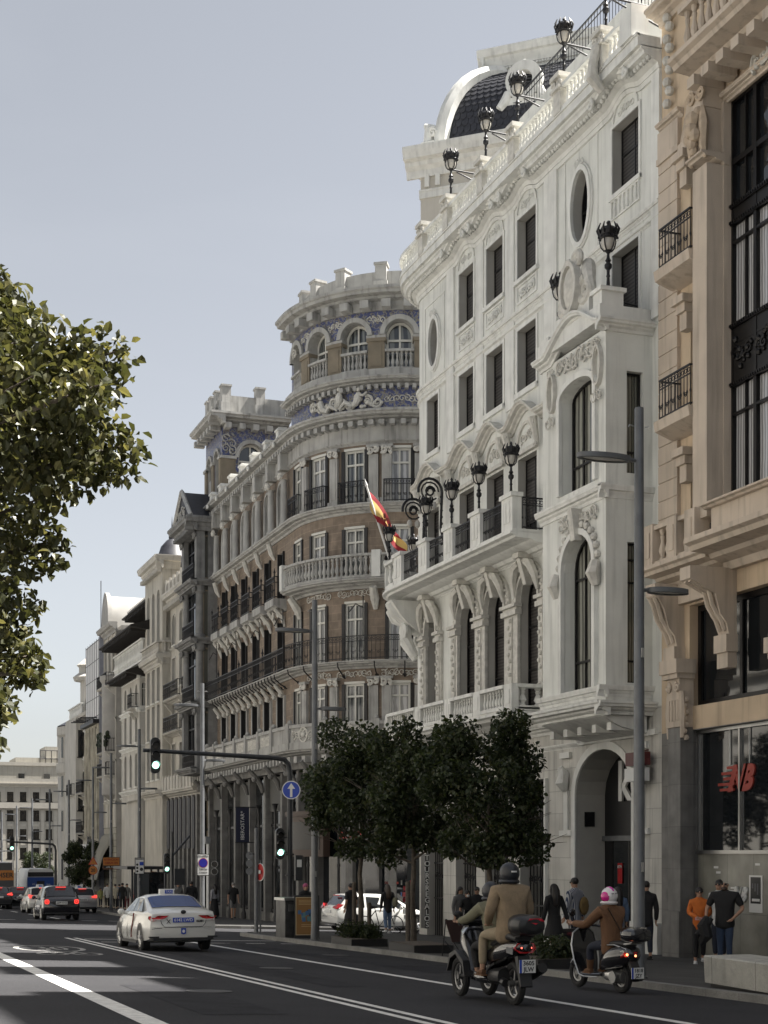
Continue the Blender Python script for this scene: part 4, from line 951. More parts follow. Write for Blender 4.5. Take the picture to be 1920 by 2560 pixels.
# ---- dark stone pavilion of columns with a slate pediment
P0, P1, XP = 79.4, 83.2, 17.8; FW, FSo = west(XP), south(P0)
mb = MB(); mb.box(18.5, 19.1, P0+.1, P1, 5.6, 18.9)
for z in (5.6, 9.1, 12.5, 15.6): mb.cornice(FW, P0-.2, P1+.2, z, z+.32, .35); mb.cornice(FSo, XP-.3, 19.2, z, z+.32, .2); mb.box(XP, 19.1, P0, P1, z, z+.3)
mb.cornice(FW, P0-.3, P1+.3, 18.5, 19.2, .7); mb.cornice(FSo, XP-.6, 19.2, 18.5, 19.2, .5); mb.box(XP, 19.1, P0, P1, 18.5, 19.15); mb.blocks(FW, P0, P1, .3, .15, .05, .45, 18.42, 18.6)
for z0, z1 in ((5.92, 9.1), (9.42, 12.5), (12.82, 15.6), (15.92, 18.5)):
    for y in (P0+.3, P1-.3):
        if z0 in (9.42, 12.82): mb.lathe((XP+.28, y, z0), [(.3, 0), (.3, .15), (.22, .25), (.2, z1-z0-.4), (.3, z1-z0-.3), (.3, z1-z0)], 12)
        else: mb.box(XP+.05, XP+.5, y-.24, y+.24, z0, z1)
        orn(mb, FW, y, z1-.25, .5, .3, .02, 2, 1, r=.06)
mb.obj('pavilion', mat('weathered_stone', (.20, .20, .195), .8, var=.25, sc=2, streak=.4), CBd)
for z0, z1 in ((5.92, 9.1), (9.42, 12.5), (12.82, 15.6), (15.92, 18.5)):
    window(FW, CBd, ('r', P0+.62, P1-.62, z0+.05, z1-.1, 0), .35, M_bronze, M_glass, (2, (.7,)), .08, name='pavilion_window'); window(south(P0+.2), CBd, ('r', 18.2, 18.9, z0+.05, z1-.2, 0), .02, M_ochre, M_bayglass, (1, ()), .08, name='pavilion_window')
    railing(FW, CBd, P0+.5, P1-.5, .02, z0, z0+.95, M_iron, .12, ends=False)
mb = MB(); mb.mold(Fr(lambda u, d, z: (u, d, z)), XP-.3, 21.0, [(P0-.3, 19.2), (P1+.3, 19.2), ((P0+P1)/2, 20.9)]); mb.obj('pediment_roof', M_slate, CBd)
mb = MB(); mb.tube([(XP-.34, P0-.3, 19.22), (XP-.34, (P0+P1)/2, 20.95), (XP-.34, P1+.3, 19.22)], .13, 4); orn(mb, west(XP-.3), (P0+P1)/2, 19.75, 1.6, .6, .05, 2, 2); mb.box(19, 19.5, 81, 81.5, 20.4, 21.6); mb.obj('pediment_trim', M_grey, CBd)
# ---- ground floor: dark shopfront of iron columns and plate glass
mb = MB(); mb.fbox(F, US, UE, -.5, -.3, 4.9, 5.55, 0); mb.fbox(F, US, UE, -.02, .3, 5.0, 5.5, 1)
cols = [ph(x) for x in (4, 26, 48, 70, 90)]+[uY(y) for y in (67, 69.9, 72.8, 75.7, 78.6, 81.5)]
for u in cols:
    mb.fbox(F, u-.17, u+.17, -.35, .02, GB, 5.0, 1)
    x, y, _ = F(u+.9 if u > QL else u+.5, .05, 0); mb.lathe((x, y, GB), [(.13, 0), (.13, 1.0), (.07, 1.15), (.06, 3.4), (.09, 3.5), (.055, 3.6), (.055, 5.9), (.12, 6.2), (.16, 6.3)], 8, 2)
    mb.tube([F(u, .1, 4.2), F(u, .2, 4.6), F(u, .55, 5.05), F(u, .8, 5.3)], [.08, .14, .12, .1], 6, 1); mb.ball(F(u, .5, 4.85), .16, 7, 1)
for z in (walk(19, 70)+.45, 2.6): mb.fbox(F, US, UE, -.34, -.26, z, z+.12, 2)
mb.fbox(F, US, UE, -.36, -.2, GB, walk(19, 70)+.4, 1)
mb.obj('shopfront', [M_dark, M_greyd, M_black], CBd)
mb = MB()
for i in range(len(cols)-1):
    n = 3 if cols[i] < QL else 1
    for j in range(n):
        a = cols[i]+(cols[i+1]-cols[i])*j/n; b = cols[i]+(cols[i+1]-cols[i])*(j+1)/n
        mb.poly([F(a, -.3, GB), F(b, -.3, GB), F(b, -.3, 5), F(a, -.3, 5)])
mb.obj('shop_glass', M_glass, CBd, smooth=0)
mb = MB()
for i in range(4, len(cols)-1):
    if i % 2: mb.fbox(F, cols[i]+.28, cols[i+1]-.28, -.24, -.18, 3.0+.3*(i % 2), 4.9)
for i in range(0, 3): mb.fbox(F, cols[i]+.28, cols[i+1]-.28, -.24, -.18, 3.4, 4.9)
mb.obj('roller_blind', stripes('grey_pleated_blind', (.05, .05, .048), (.11, .11, .10), 1.6, 1, .7), CBd, smooth=0)
mb = MB(); mb.fbox(F, ph(58), ph(84), .15, .6, 1.2, 3.0); mb.fbox(F, ph(56), ph(86), .1, .7, 2.95, 3.15); mb.fbox(F, ph(60), ph(82), .6, .62, 1.5, 2.7, 1); mb.obj('hanging_case', [mat('dark_wood_case', (.05, .03, .022), .5), M_black], CBd)
text('ROSSI', .42, M_redsign, 'shop_lettering', CBd, F(ph(47), .05, 2.1), (RD(90), 0, RD(-45)), .02)
mb = MB(); u0 = uY(70.0); fz = 3.5
mb.tube([F(u0, .1, fz+.02), F(u0, 1.42, fz+.02)], .025, 5, 1); mb.tube([F(u0, .1, fz-1.65), F(u0, 1.42, fz-1.65)], .025, 5, 1)
mb.fbox(F, u0-.012, u0+.012, .74, 1.38, fz-1.65, fz)
bn = mb.obj('banner', [mat('navy_banner', (.010, .013, .035), .7), M_iron], CBd, smooth=0)
text('IBEROSTAR*', .25, M_sign, 'banner_lettering', bn, F(u0-.02, 1.06, fz-.85), (RD(90), RD(-90), 0), .003)
text('UXURY CLUB', .14, M_redsign, 'shop_lettering', CBd, F(ph(27), -.15, .1), (RD(90), 0, RD(-60)), .01)
# ================================================================= domed corner house seen over the palace roof
DB = thing('domed_house', 'tall pale house with a dark scale-tiled dome, rising behind the palace roof', 'building', (33, 72, walk(33, 72)), world=True)
PA, A_, N_ = V((28.9, 75.0)), V((.751, -.660)), V((-.660, -.751))
def _df(u, d, z): p = PA+A_*u+N_*d; return (p.x, p.y, z)
def _dl(u, d, z): p = PA+A_*(-d)+N_*(-u); return (p.x, p.y, z)       # its left flank
FD, FL_ = Fr(_df), Fr(_dl); WD = 11.6
mb = MB()
for fr in (FD, FL_): wall(mb, fr, 0, WD, -3, 38.4)
mb.poly([FD(0, 0, 38.35), FD(WD, 0, 38.35), FD(WD, -WD, 38.35), FD(0, -WD, 38.35)])
mb.poly([FD(WD, 0, -3), FD(WD, -WD, -3), FD(WD, -WD, 38.35), FD(WD, 0, 38.35)]); mb.poly([FD(0, -WD, -3), FD(WD, -WD, -3), FD(WD, -WD, 38.35), FD(0, -WD, 38.35)])
mb.obj('wall', mat('dome_house_stucco', (.50, .475, .42), .85, var=.06, sc=.8, streak=.06), DB)
mb = MB()
for fr, a, b in ((FD, -.75, WD), (FL_, -.0, WD)):
    mb.cornice(fr, a, b, 37.0, 38.45, .78); mb.fbox(fr, max(a, -.06), b, -.02, .07, 35.9, 36.3); mb.fbox(fr, max(a, -.06), b, -.02, .1, 36.25, 36.35)
for u in (.4, 1.0): mb.fbox(FD, u-.12, u+.12, 0, .18, 36.45, 37.1)
mb.fbox(FD, -.02, .7, -.9, -.1, 38.4, 38.95)
mb.fbox(FD, 2.6, 9.4, -8, -3.0, 42.3, 43.8); mb.cornice(Fr(lambda u, d, z: FD(u, d-3.0, z)), 2.25, 9.7, 43.65, 44.6, .4); mb.cornice(Fr(lambda u, d, z: FD(2.6-d, -u, z)), 2.65, 8, 43.65, 44.6, .35); mb.poly([FD(2.3, -2.7, 44.59), FD(9.7, -2.7, 44.59), FD(9.7, -8, 44.59), FD(2.3, -8, 44.59)])
for i in range(40): mb.ball(FD(2.7+i*.165, -2.95, 43.55), .09, 5)
mb.tube([FD(.25, -.5, 38.9), FD(.3, -.5, 39.5), FD(.25, -.5, 39.9), FD(.05, -.5, 40.0)], [.3, .28, .22, .12], 8); mb.ball(FD(.5, -.45, 39.7), .25, 8); mb.tube(spiral(FD, .55, 39.45, -.3, .25, 1.3, 0, 1, 10), .09, 5)
def dome(u0, s):
    a = s*pi/2; return (2.65*(1-cos(a)), 38.5+4.75*sin(a))
rb = [dome(0, i/10) for i in range(11)]
mb.tube([FD(.95+i_, -.55-i_, z+.05) for i_, z in rb], [.44]*11, 8); mb.tube([FD(.72+i_, -.9-i_, z+.12) for i_, z in rb], [.2]*11, 8)
mb.obj('dome_ribs', M_trim, DB)
mb = MB()
for k in range(12):
    (i0, z0), (i1, z1) = dome(0, k/12), dome(0, (k+1)/12)
    mb.poly([FD(.7+i0, -.7-i0, z0), FD(WD-.7-i0, -.7-i0, z0), FD(WD-.7-i1, -.7-i1, z1), FD(.7+i1, -.7-i1, z1)]); mb.poly([FD(.7+i0, -.7-i0, z0), FD(.7+i0, -11, z0), FD(.7+i1, -11, z1), FD(.7+i1, -.7-i1, z1)])
R_ = 18
for r in range(R_):
    s0, s1 = r/R_*.97, (r+1.5)/R_*.97; (i0, z0), (i1, z1) = dome(0, s0), dome(0, min(s1, 1)); w_ = .36
    n = int((WD-1.4-2*i0)/w_)
    for k in range(n):
        u = .7+i0+w_*(k+.5+(.5 if r % 2 else 0)); o = .07; t = .02
        if u > WD-1-i0: continue
        zq = z0+(z1-z0)*.3; iq = i0+(i1-i0)*.3
        P = [FD(u, -.7-i0+o, z0), FD(u+w_*.36, -.7-i0-(iq-i0)*.5+o, z0+(zq-z0)*.5), FD(u+w_*.47, -.7-iq+o*.9, zq), FD(u+w_*.47, -.7-i1+t, z1), FD(u-w_*.47, -.7-i1+t, z1), FD(u-w_*.47, -.7-iq+o*.9, zq), FD(u-w_*.36, -.7-i0-(iq-i0)*.5+o, z0+(zq-z0)*.5)]
        mb.poly(P, (N_.x*.03, N_.y*.03, .02))
mb.obj('dome_tiles', M_slate, DB, smooth=0)
mb = MB(); ud, zd = 5.4, 41.6
for q in (0,):
    ring(mb, FD, ('e', ud-.48, ud+.48, zd-.5, zd+.55, 0), .5, -2.6, -.8); mb.fbox(FD, ud-.95, ud+.95, -2.2, -.85, zd-1.4, zd-.8)
    for s in (-1, 1): mb.tube([FD(ud+s*.85, -.9, zd-.5), FD(ud+s*1.0, -.85, zd-.95), FD(ud+s*1.3, -.75, zd-1.35)], [.2, .26, .2], 7)
    mb.ball(FD(ud, -1.0, zd+.95), .2, 8)
mb.obj('oval_dormer', M_trim, DB)
mb = MB(); mb.poly([FD(x, -1.35, z) for x, z in opts(('e', ud-.5, ud+.5, zd-.5, zd+.55, 0))])
for k in range(6): mb.fbox(FD, ud-.48, ud+.48, -1.34, -1.28, zd-.4+k*.16, zd-.35+k*.16, 1)
mb.obj('dormer_louvre', [M_dark, M_roof], DB, smooth=0)
# ================================================================= the row beyond
def win_simple(F, parent, op, depth=.22, fm=M_wframe, pm=M_glass, cross=True, sill=True):
    mb = MB(); ring(mb, F, op, -.07, -depth, -depth+.04); u = (op[1]+op[2])/2
    if cross: mb.fbox(F, u-.03, u+.03, -depth, -depth+.035, op[3], op[4]-op[5]*.2); z = op[3]+(op[4]-op[3])*.7; mb.fbox(F, op[1], op[2], -depth, -depth+.036, z-.03, z+.03)
    mb.poly([F(x, -depth-.01, z) for x, z in opts(op)], None, 1)
    if sill: mb.fbox(F, op[1]-.08, op[2]+.08, 0, .09, op[3]-.09, op[3])
    return mb.obj('window', [fm, pm], parent, smooth=0)
def front(B, F, u0, u1, floors, n, m, jm, w=.5, top=None, base=2.6, arch=(), depth=.25, pil=.0, ax=None, trim=M_cream2, courses=True):
    """a wall with a window grid, courses, surrounds; returns the openings"""
    ops = []; P = ax or [u0+(u1-u0)*(i+.5)/n for i in range(n)]; pw = (u1-u0)/n*w
    for k, (z0, z1) in enumerate(floors):
        for u in P: ops.append(('a' if k in arch else 'r', u-pw/2, u+pw/2, z0, z1, pw/2 if k in arch else 0))
    mb = MB(); wall(mb, F, u0, u1, base, top, ops, depth, 0, 1); mb.obj('wall', [m, jm], B)
    mb = MB()
    for op in ops: ring(mb, F, op, .09, -.01, .05)
    if courses:
        for z0, z1 in floors: mb.cornice(F, u0, u1, z0-.35, z0-.18, .14)
    if pil:
        for i in range(n+1):
            u = u0+(u1-u0)*i/n; mb.fbox(F, max(u0, u-pil), min(u1, u+pil), -.02, .08, base, top-.1)
    mb.obj('trim', trim, B)
    for op in ops: win_simple(F, B, op, depth*.9)
    return ops
def balc(B, F, u0, u1, z, d=.55, stone=M_cream2):
    mb = MB(); mb.cornice(F, u0, u1, z-.22, z, d); 
    for u in (u0+.15, u1-.15): mb.mold(F, u-.1, u+.1, [(0, z-.7), (.1, z-.65), (d*.8, z-.22), (0, z-.22)])
    mb.obj('balcony', stone, B); railing(F, B, u0+.04, u1-.04, d-.06, z, z+.95, M_iron, .14, scroll=False)
# cream house with a corner tower next to the brown one
B = thing('tower_house', 'cream house with a slim projecting tower and iron balconies, next beyond the brown corner building', 'building', (19, 90, walk(19, 90)), world=True)
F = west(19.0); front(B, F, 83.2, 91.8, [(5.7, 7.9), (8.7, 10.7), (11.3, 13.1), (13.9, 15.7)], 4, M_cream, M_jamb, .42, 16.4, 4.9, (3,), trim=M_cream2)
mb = MB(); mb.box(19.3, 27, 83.25, 97.2, -4, 16.8); mb.box(20.6, 26, 83.3, 90.3, 16.8, 20.6); mb.obj('attic', mat('rough_render', (.34, .29, .21), .95, var=.3, sc=1.5, bump=.6, bsc=6), B)
mb = MB(); mb.cornice(F, 83.2, 91.8, 16.3, 17.0, .6); mb.blocks(F, 83.2, 91.8, .35, .16, .05, .45, 16.1, 16.35); mb.fbox(F, 83.2, 91.8, 0, .3, 17.0, 17.7)
mb.blocks(F, 83.2, 91.8, 1.1, .3, -.05, .4, 17.0, 17.85); mb.cornice(F, 83.2, 91.8, 4.6, 5.1, .6); mb.fbox(F, 83.2, 91.8, .3, .5, 5.1, 5.9); mb.blocks(F, 83.2, 91.8, .9, .15, .25, .56, 5.1, 5.98)
XT = 18.5; FT_, FTs = west(XT), south(91.8)
mb.cornice(FT_, 91.5, 97.5, 18.7, 19.5, .5); mb.cornice(FTs, XT-.4, 19.6, 18.7, 19.5, .35); mb.blocks(FT_, 91.7, 97.3, .3, .14, .05, .35, 18.5, 18.72); mb.cornice(FT_, 91.6, 97.4, 12.9, 13.5, .45); mb.cornice(FTs, XT-.3, 19.4, 12.9, 13.5, .25)
mb.cornice(FT_, 91.6, 97.4, 4.7, 5.2, .5)
mb.obj('cornice', M_cream2, B)
mb = MB(); tops = [('a', 92.6, 93.5, 14.3, 17.6, .45), ('a', 94.2, 95.1, 14.3, 17.6, .45), ('a', 95.8, 96.7, 14.3, 17.6, .45)] + [('r', u, u+.9, z, z+2.1, 0) for u in (92.6, 94.2, 95.8) for z in (5.9, 8.4, 10.7)]
wall(mb, FT_, 91.8, 97.3, 4.6, 18.8, tops, .3, 0, 1); wall(mb, FTs, XT, 19.6, -3, 18.8, [('r', 18.75, 19.05, 14.5, 17.4, 0)], .2, 0, 1); mb.box(XT+.35, 26, 92.1, 97.25, -4, 18.9); wall(mb, FT_, 91.8, 97.3, -3.5, 4.6)
mb.obj('tower_wall', [M_cream, M_jamb], B)
for op in tops: win_simple(FT_, B, op)
balustrade(FT_, B, 91.8, 97.3, .2, 13.5, 14.3, M_cream2, .24); balustrade(FTs, B, XT, 19.3, .1, 13.5, 14.3, M_cream2, .24)
for z in (8.55, 10.55): balc(B, F, 87.2, 91.4, z, .6); balc(B, F, 83.6, 86.6, z, .5)
mb = MB(); mb.lathe((19.6, 94.2, 19.4), [(1.0, 0), (1.0, .4), (.9, .5), (.7, 1.1), (.35, 1.5), (.2, 1.6), (.22, 1.75), (.06, 1.9), (.04, 2.5), (.0, 3.1)], 12); mb.obj('cupola', M_slate, B)
mb = MB(); mb.fbox(F, 83.3, 91.7, -.4, -.2, -4, 4.7); mb.obj('shop_glass', M_glass, B, smooth=0)
mb = MB()
for i in range(8): mb.fbox(F, 83.4+i*1.15, 83.75+i*1.15, -.1, .25, -4, 4.65); mb.fbox(F, 83.85+i*1.15, 84.5+i*1.15, .05, .3, 1.6, 4.5, 1)
mb.obj('shop_piers', [M_greyd, mat('grey_shop_banner', (.05, .05, .055), .7)], B)
# house with the deep dark eaves
B = thing('eaves_house', 'cream house with deep dark timber eaves, a baluster loggia and an arched bay', 'building', (19, 102, walk(19, 102)), world=True)
F = west(18.9); front(B, F, 97.3, 108.4, [(5.4, 7.6), (8.3, 10.4), (11.0, 12.8)], 6, M_cream2, M_jamb, .45, 15.5, -4, (2,), trim=M_trim)
mb = MB(); mb.box(19.3, 27, 97.3, 108.3, -4, 16); mb.box(20.2, 26, 98.5, 107.6, 16, 18.1); mb.obj('body', M_cream2, B)
mb = MB()
def eave(y0, y1, x, z, d):
    mb.add([(x-d, y0-.5, z), (x-d, y1+.5, z), (x+1.6, y1+.5, z+.95), (x+1.6, y0-.5, z+.95), (x-d, y0-.5, z-.1), (x-d, y1+.5, z-.1), (x+1.6, y1, z-.5), (x+1.6, y0, z-.5)], [(0, 1, 2, 3), (4, 5, 6, 7), (0, 1, 5, 4), (0, 3, 7, 4), (1, 2, 6, 5)])
    n = int((y1-y0)/.5)
    for i in range(n): y = y0+(y1-y0)*(i+.5)/n; mb.box(x-d+.1, x+.3, y-.09, y+.09, z-.34, z-.1)
eave(97.0, 108.6, 18.9, 15.9, 1.5); eave(98.0, 104.8, 18.3, 13.1, 1.0); eave(98.4, 107.8, 20.2, 18.0, 1.3); eave(95.3, 98.6, 20.4, 20.2, 1.1)
mb.obj('eaves', mat('dark_timber_eaves', (.020, .017, .015), .8), B)
mb = MB()
for i in range(22): y = 98.2+i*.45; mb.tube([(19.2, y, 18.35), (21.9, y, 19.25)], .11, 5)
mb.box(20.2, 21.8, 98.3, 107.9, 18.5, 18.7); mb.add([(20.5, 96, 19.4), (20.5, 101, 19.4), (23.5, 101, 19.4), (23.5, 96, 19.4), (21.6, 98.2, 22.0), (22.4, 99.2, 22.0)], [(0, 1, 5, 4), (1, 2, 5), (2, 3, 4, 5), (3, 0, 4)])
mb.obj('roof', mat('pale_roof_tiles', (.22, .215, .2), .7, var=.3, sc=4), B)
balustrade(F, B, 97.4, 108.2, .5, 13.7, 15.2, M_trim, .42, 6, 1.6)
XB = 18.3; FB = west(XB); FBs = south(98.2)
mb = MB(); bo = [('a', u-.4, u+.4, z, z+h, .4) for u in (99.4, 101.4, 103.4) for z, h in ((5.7, 2.2), (8.6, 2.1))] + [('a', u-.4, u+.4, 11.0, 12.4, .4) for u in (99.4, 101.4, 103.4)]
wall(mb, FB, 98.2, 104.6, 4.8, 13.2, bo, .25, 0, 1); so2 = [('a', 18.42, 18.8, 10.9, 12.5, .2)]; wall(mb, FBs, XB, 18.95, -3, 13.2, so2, .15, 0, 1); mb.box(XB+.3, 18.95, 98.45, 104.55, -4, 13)
mb.obj('bay_wall', [M_cream2, M_jamb], B)
for op in bo: win_simple(FB, B, op)
win_simple(FBs, B, so2[0], .14)
mb = MB()
for z in (5.2, 8.1, 10.5, 12.7): mb.cornice(FB, 98.0, 104.8, z, z+.28, .22); mb.cornice(FBs, XB-.2, 18.95, z, z+.28, .15)
mb.obj('bay_trim', M_trim, B); balc(B, FB, 98.6, 100.2, 10.8, .5)
# buff gabled house with round bay and planted balconies
B = thing('gabled_house', 'narrow cream house with a barrel-vaulted gable, round bay and planted iron balconies', 'building', (18.6, 111, walk(19, 111)), world=True)
F = west(18.55); front(B, F, 108.4, 113.6, [(5.2, 7.4), (8.2, 10.3), (11.2, 13.4), (14.4, 16.3)], 3, M_cream, M_jamb, .45, 17.3, 3.2, (1, 2), pil=.16)
mb = MB(); mb.box(18.9, 26, 108.45, 113.5, -4, 17.6); wall(mb, south(108.4), 18.55, 19.3, -3, 17.3); mb.cornice(F, 108.2, 113.8, 17.1, 17.8, .6)
mb.mold(Fr(lambda u, d, z: (u, d, z)), 18.7, 22.5, [(112.6+1.3*cos(pi*i/12), 17.8+2.5*sin(pi*i/12)) for i in range(13)])
mb.mold(Fr(lambda u, d, z: (u, d, z)), 18.4, 18.7, [(112.6+1.55*cos(pi*i/12), 17.8+2.75*sin(pi*i/12)) for i in range(13)])
mb.lathe((18.6, 109.6, 5), [(.2, 0), (.9, .5), (.9, 8.5), (1.05, 8.7), (1.05, 9.0), (.8, 9.1)], 16); mb.obj('gable', mat('grey_zinc_gable', (.30, .29, .27), .7, var=.15, sc=1), B)
for z in (6.9, 8.6, 13.3): balc(B, F, 108.6, 112.8, z, .75)
mb = MB(); mb.fbox(F, 108.4, 113.6, .0, .05, -3.4, 3.2, 0)
mb.obj('rusticated_base', mat('rusticated_stone', (.36, .34, .28), .85, var=.12, brick=(1.2, .45, .03, .5)), B)
mb = MB(); mb.mold(Fr(lambda u, d, z: (18.5-d, u, z)), 109.4, 112.9, [(0, 2.7), (.25, 2.5), (.9, 1.2), (1.3, -.6), (1.2, -.6), (.75, 1.1), (0, 2.4)])
for i in range(6): mb.mold(Fr(lambda u, d, z: (18.5-d, u, z)), 109.5+i*.62, 109.58+i*.62, [(.02, 2.75), (.3, 2.55), (.95, 1.25), (1.36, -.6), (1.2, -.6), (.75, 1.1), (.02, 2.4)])
mb.obj('awning', mat('pale_awning', (.36, .35, .31), .8), B)
for z in (8.65,):
    mb = MB()
    for i in range(160): mb.ball((17.8+.3*rnd.random(), 108.8+3.6*rnd.random(), z+.4+.9*rnd.random()), .09+.1*rnd.random(), 5)
    mb.obj('balcony_plants', M_leaf[0], B)
# scaffolded house wrapped in white sheeting
B = thing('scaffolded_house', 'house front wrapped in white scaffold sheeting above bare grey stone', 'building', (18.2, 117, walk(18, 117)), world=True)
mb = MB(); mb.box(18.5, 26, 113.6, 120.2, -4, 17.0); mb.obj('wall', M_cream, B)
M_sheet = mat('scaffold_sheet', (.60, .60, .60), .7, var=.06, sc=1.5, bump=.3, bsc=4); M_sheetd = mat('grey_blue_sheet', (.24, .25, .29), .7, var=.1, sc=2)
mb = MB(); F = west(18.2); mb.fbox(F, 113.6, 120.1, 0, .05, 11.3, 17.3); mb.obj('sheeting', M_sheet, B); mb = MB(); mb.fbox(south(113.58), 18.15, 19.2, 0, .05, -2, 17.6); mb.obj('side_sheeting', M_sheetd, B)
mb = MB()
for i in range(7): mb.fbox(F, 113.7+i*1.05, 113.74+i*1.05, .05, .075, 11.3, 17.4)
for i in range(5): mb.fbox(F, 113.6, 120.1, .05, .075, 11.6+i*1.4, 11.64+i*1.4)
for i in range(5): mb.tube([(16.9, 114.6+i*1.2, 11.45), (18.3, 114.6+i*1.2, 11.5)], .04, 4)
mb.tube([(18.3, 113.7, 17.2), (18.3, 113.7, 21.6)], .03, 4); mb.fbox(F, 113.6, 120.1, 0, .5, 11.0, 11.3)
mb.obj('scaffold_tubes', M_iron, B)
mb = MB(); mb.fbox(F, 113.7, 120.1, 0, .1, 2.2, 11.0)
for i in range(9): mb.fbox(F, 113.8+i*.75, 114.05+i*.75, .1, .2, 2.4, 10.6+.2*(i % 2))
mb.obj('bare_stone', mat('bare_stone', (.38, .355, .29), .95, var=.35, sc=1.2, bump=.9, bsc=3, streak=.4), B)
mb = MB(); mb.fbox(F, 113.7, 119.5, 0, .55, -1.5, 2.0); mb.obj('hoarding', M_sheet, B)
text('Riebe', 1.0, M_iron, 'shop_lettering', B, (17.9, 116.6, 2.2), (RD(90), 0, RD(-90)), .02, bold=.02)
# white house with slate mansard
B = thing('mansard_house', 'white house with a steep slate mansard roof, corner balustrade and carved balconies', 'building', (19, 126, walk(19, 126)), world=True)
F = west(18.8); front(B, F, 120.2, 132.2, [(3.2, 5.2), (6.2, 8.0), (9.2, 11.2)], 6, M_cream2, M_jamb, .4, 12.4, -4, (), trim=M_trim)
mb = MB(); mb.box(19.1, 26, 120.3, 132.1, -4, 12.3); mb.cornice(F, 120.2, 132.4, 12.0, 12.6, .5); mb.box(19.0, 20.5, 126.2, 128.8, 12.6, 15.8); mb.lathe((19.5, 127.5, 15.6), [(1.2, 0), (1.3, .3), (.8, .7), (.8, 1.1), (1.0, 1.3), (.3, 1.9), (0, 2.0)], 12); mb.box(19, 20, 121.5, 123, 12.6, 14.4); mb.lathe((19.4, 122.2, 14.4), [(.9, 0), (.7, .4), (0, .9)], 10)
wall(mb, south(125.6), 18.2, 19.2, -4, 12.4, [('r', 18.35, 18.75, 9.2, 11.4, 0), ('r', 18.35, 18.75, 4.8, 7.2, 0), ('r', 18.35, 18.75, 1.4, 3.6, 0)], .2); mb.box(18.2, 18.8, 125.8, 132, -4, 12.4); mb.obj('corner_wall', M_cream2, B)
for op in [('r', 18.35, 18.75, 9.2, 11.4, 0), ('r', 18.35, 18.75, 4.8, 7.2, 0), ('r', 18.35, 18.75, 1.4, 3.6, 0)]: win_simple(south(125.6), B, op, .18, M_bronze)
mb = MB(); mb.add([(19.2, 120.3, 12.6), (19.2, 132, 12.6), (20.6, 131, 16.6), (20.6, 120.3, 16.6), (25, 131, 16.6), (25, 120.3, 16.6), (25, 120.3, 12.6)], [(0, 1, 2, 3), (3, 2, 4, 5), (0, 3, 5, 6)]); mb.obj('mansard_roof', M_roof, B, smooth=0)
balustrade(F, B, 125, 132.2, .2, 12.6, 13.6, M_trim, .3, 6, 1.3)
for z, a in ((6.1, 121), (6.1, 126.5), (2.9, 121)): balc(B, F, a, a+3.2, z, .9)
B = thing('turret_house', 'white end house with a round turret, last of the row before the far block', 'building', (18.6, 136, walk(19, 136)), world=True)
mb = MB(); mb.box(18.9, 26, 132.2, 142, -4, 12.2); mb.lathe((20.2, 134.8, -4), [(2.1, 0), (2.1, 15.4), (2.35, 15.6), (2.35, 16.3), (1.9, 16.4)], 24); mb.lathe((20.2, 134.8, 8.0), [(2.1, 0), (2.4, .3), (2.4, 1.1), (2.25, 1.1)], 24); mb.obj('wall', M_cream2, B)
mb = MB(); mb.lathe((20.2, 134.8, 12.4), [(2.3, 0), (1.2, .6), (.2, .9), (0, 1.1)], 24); mb.obj('turret_roof', M_slate, B)
mb = MB()
for z in (-1.0, 3.2, 6.2, 9.6):
    for a in (200, 235): mb.add([(20.2+2.13*cos(RD(a+k)), 134.8+2.13*sin(RD(a+k)), zz) for zz in (z, z+1.8) for k in (-4, 4)], [(0, 1, 3, 2)])
mb.obj('slit_window', M_glass, B, smooth=0)
# the long block that closes the street
B = thing('closing_block', 'long buff stone block with rows of square windows closing the end of the avenue', 'building', (20, 205, -4), world=True)
Y = 203.0; F = Fr(lambda u, d, z: (u, Y-d-.004*(u-22)**2, z), [i*1.65 for i in range(-6, 30)]); ux = [-4.1+1.65*i+.25 for i in range(26)]
fl = [(.5, 1.95), (3.05, 4.4), (5.5, 6.85), (8.0, 9.25)]
ops = [('r', u-.42, u+.42, z0, z1, 0) for u in ux for z0, z1 in fl]
mb = MB(); wall(mb, F, -5.5, 38.5, -.6, 10.2, ops, .3); wall(mb, F, -5.5, 38.5, -6, -.6, [('r', u-.6, u+.6, -6, -1.3, 0) for u in ux[::2]], .5); mb.box(-5, 38, Y+1.2, Y+14, -6, 10.2)
mb.box(-5, 38, Y+2.0, Y+14, 10.2, 12.8); mb.box(22, 38, Y+4, Y+12, 12.8, 14.0); mb.box(26, 30, Y+5, Y+11, 14, 15.6); mb.box(28, 29.2, Y+6, Y+8, 15.6, 17.6); mb.box(29.6, 30.6, Y+6, Y+8, 15.6, 17.1); mb.obj('wall', M_buff, B)
mb = MB(); mb.cornice(F, -5.5, 38.5, 9.9, 10.4, .5); mb.fbox(F, -5.5, 38.5, .1, .35, 10.4, 11.0); mb.fbox(F, -5.5, 38.5, .1, .5, 7.1, 7.3); mb.fbox(F, -5.5, 38.5, .3, .5, 7.3, 7.85); mb.fbox(F, -5.5, 38.5, .1, .6, -.7, -.4); mb.fbox(F, -5.5, 38.5, .4, .6, -.4, .3)
for u in ux: mb.fbox(F, u+.6, u+1.05, -.02, .12, .3, 6.95); mb.fbox(F, u-.35, u+.35, -.02, .06, 2.3, 2.6); mb.fbox(F, u-.35, u+.35, -.02, .06, 4.75, 5.05)
for s in (Y+2,): mb.box(-5, 38, s-.15, s+.2, 12.8, 13.25)
mb.obj('trim', mat('pale_buff_stone', (.40, .375, .325), .85, var=.08), B)
vis = [o for o in ops if 12 < o[1] < 30]
for op in vis: win_simple(F, B, op, .28, M_bronze, M_glass)
for op in [o for o in ops if not 12 < o[1] < 30]:
    pass
mb = MB()
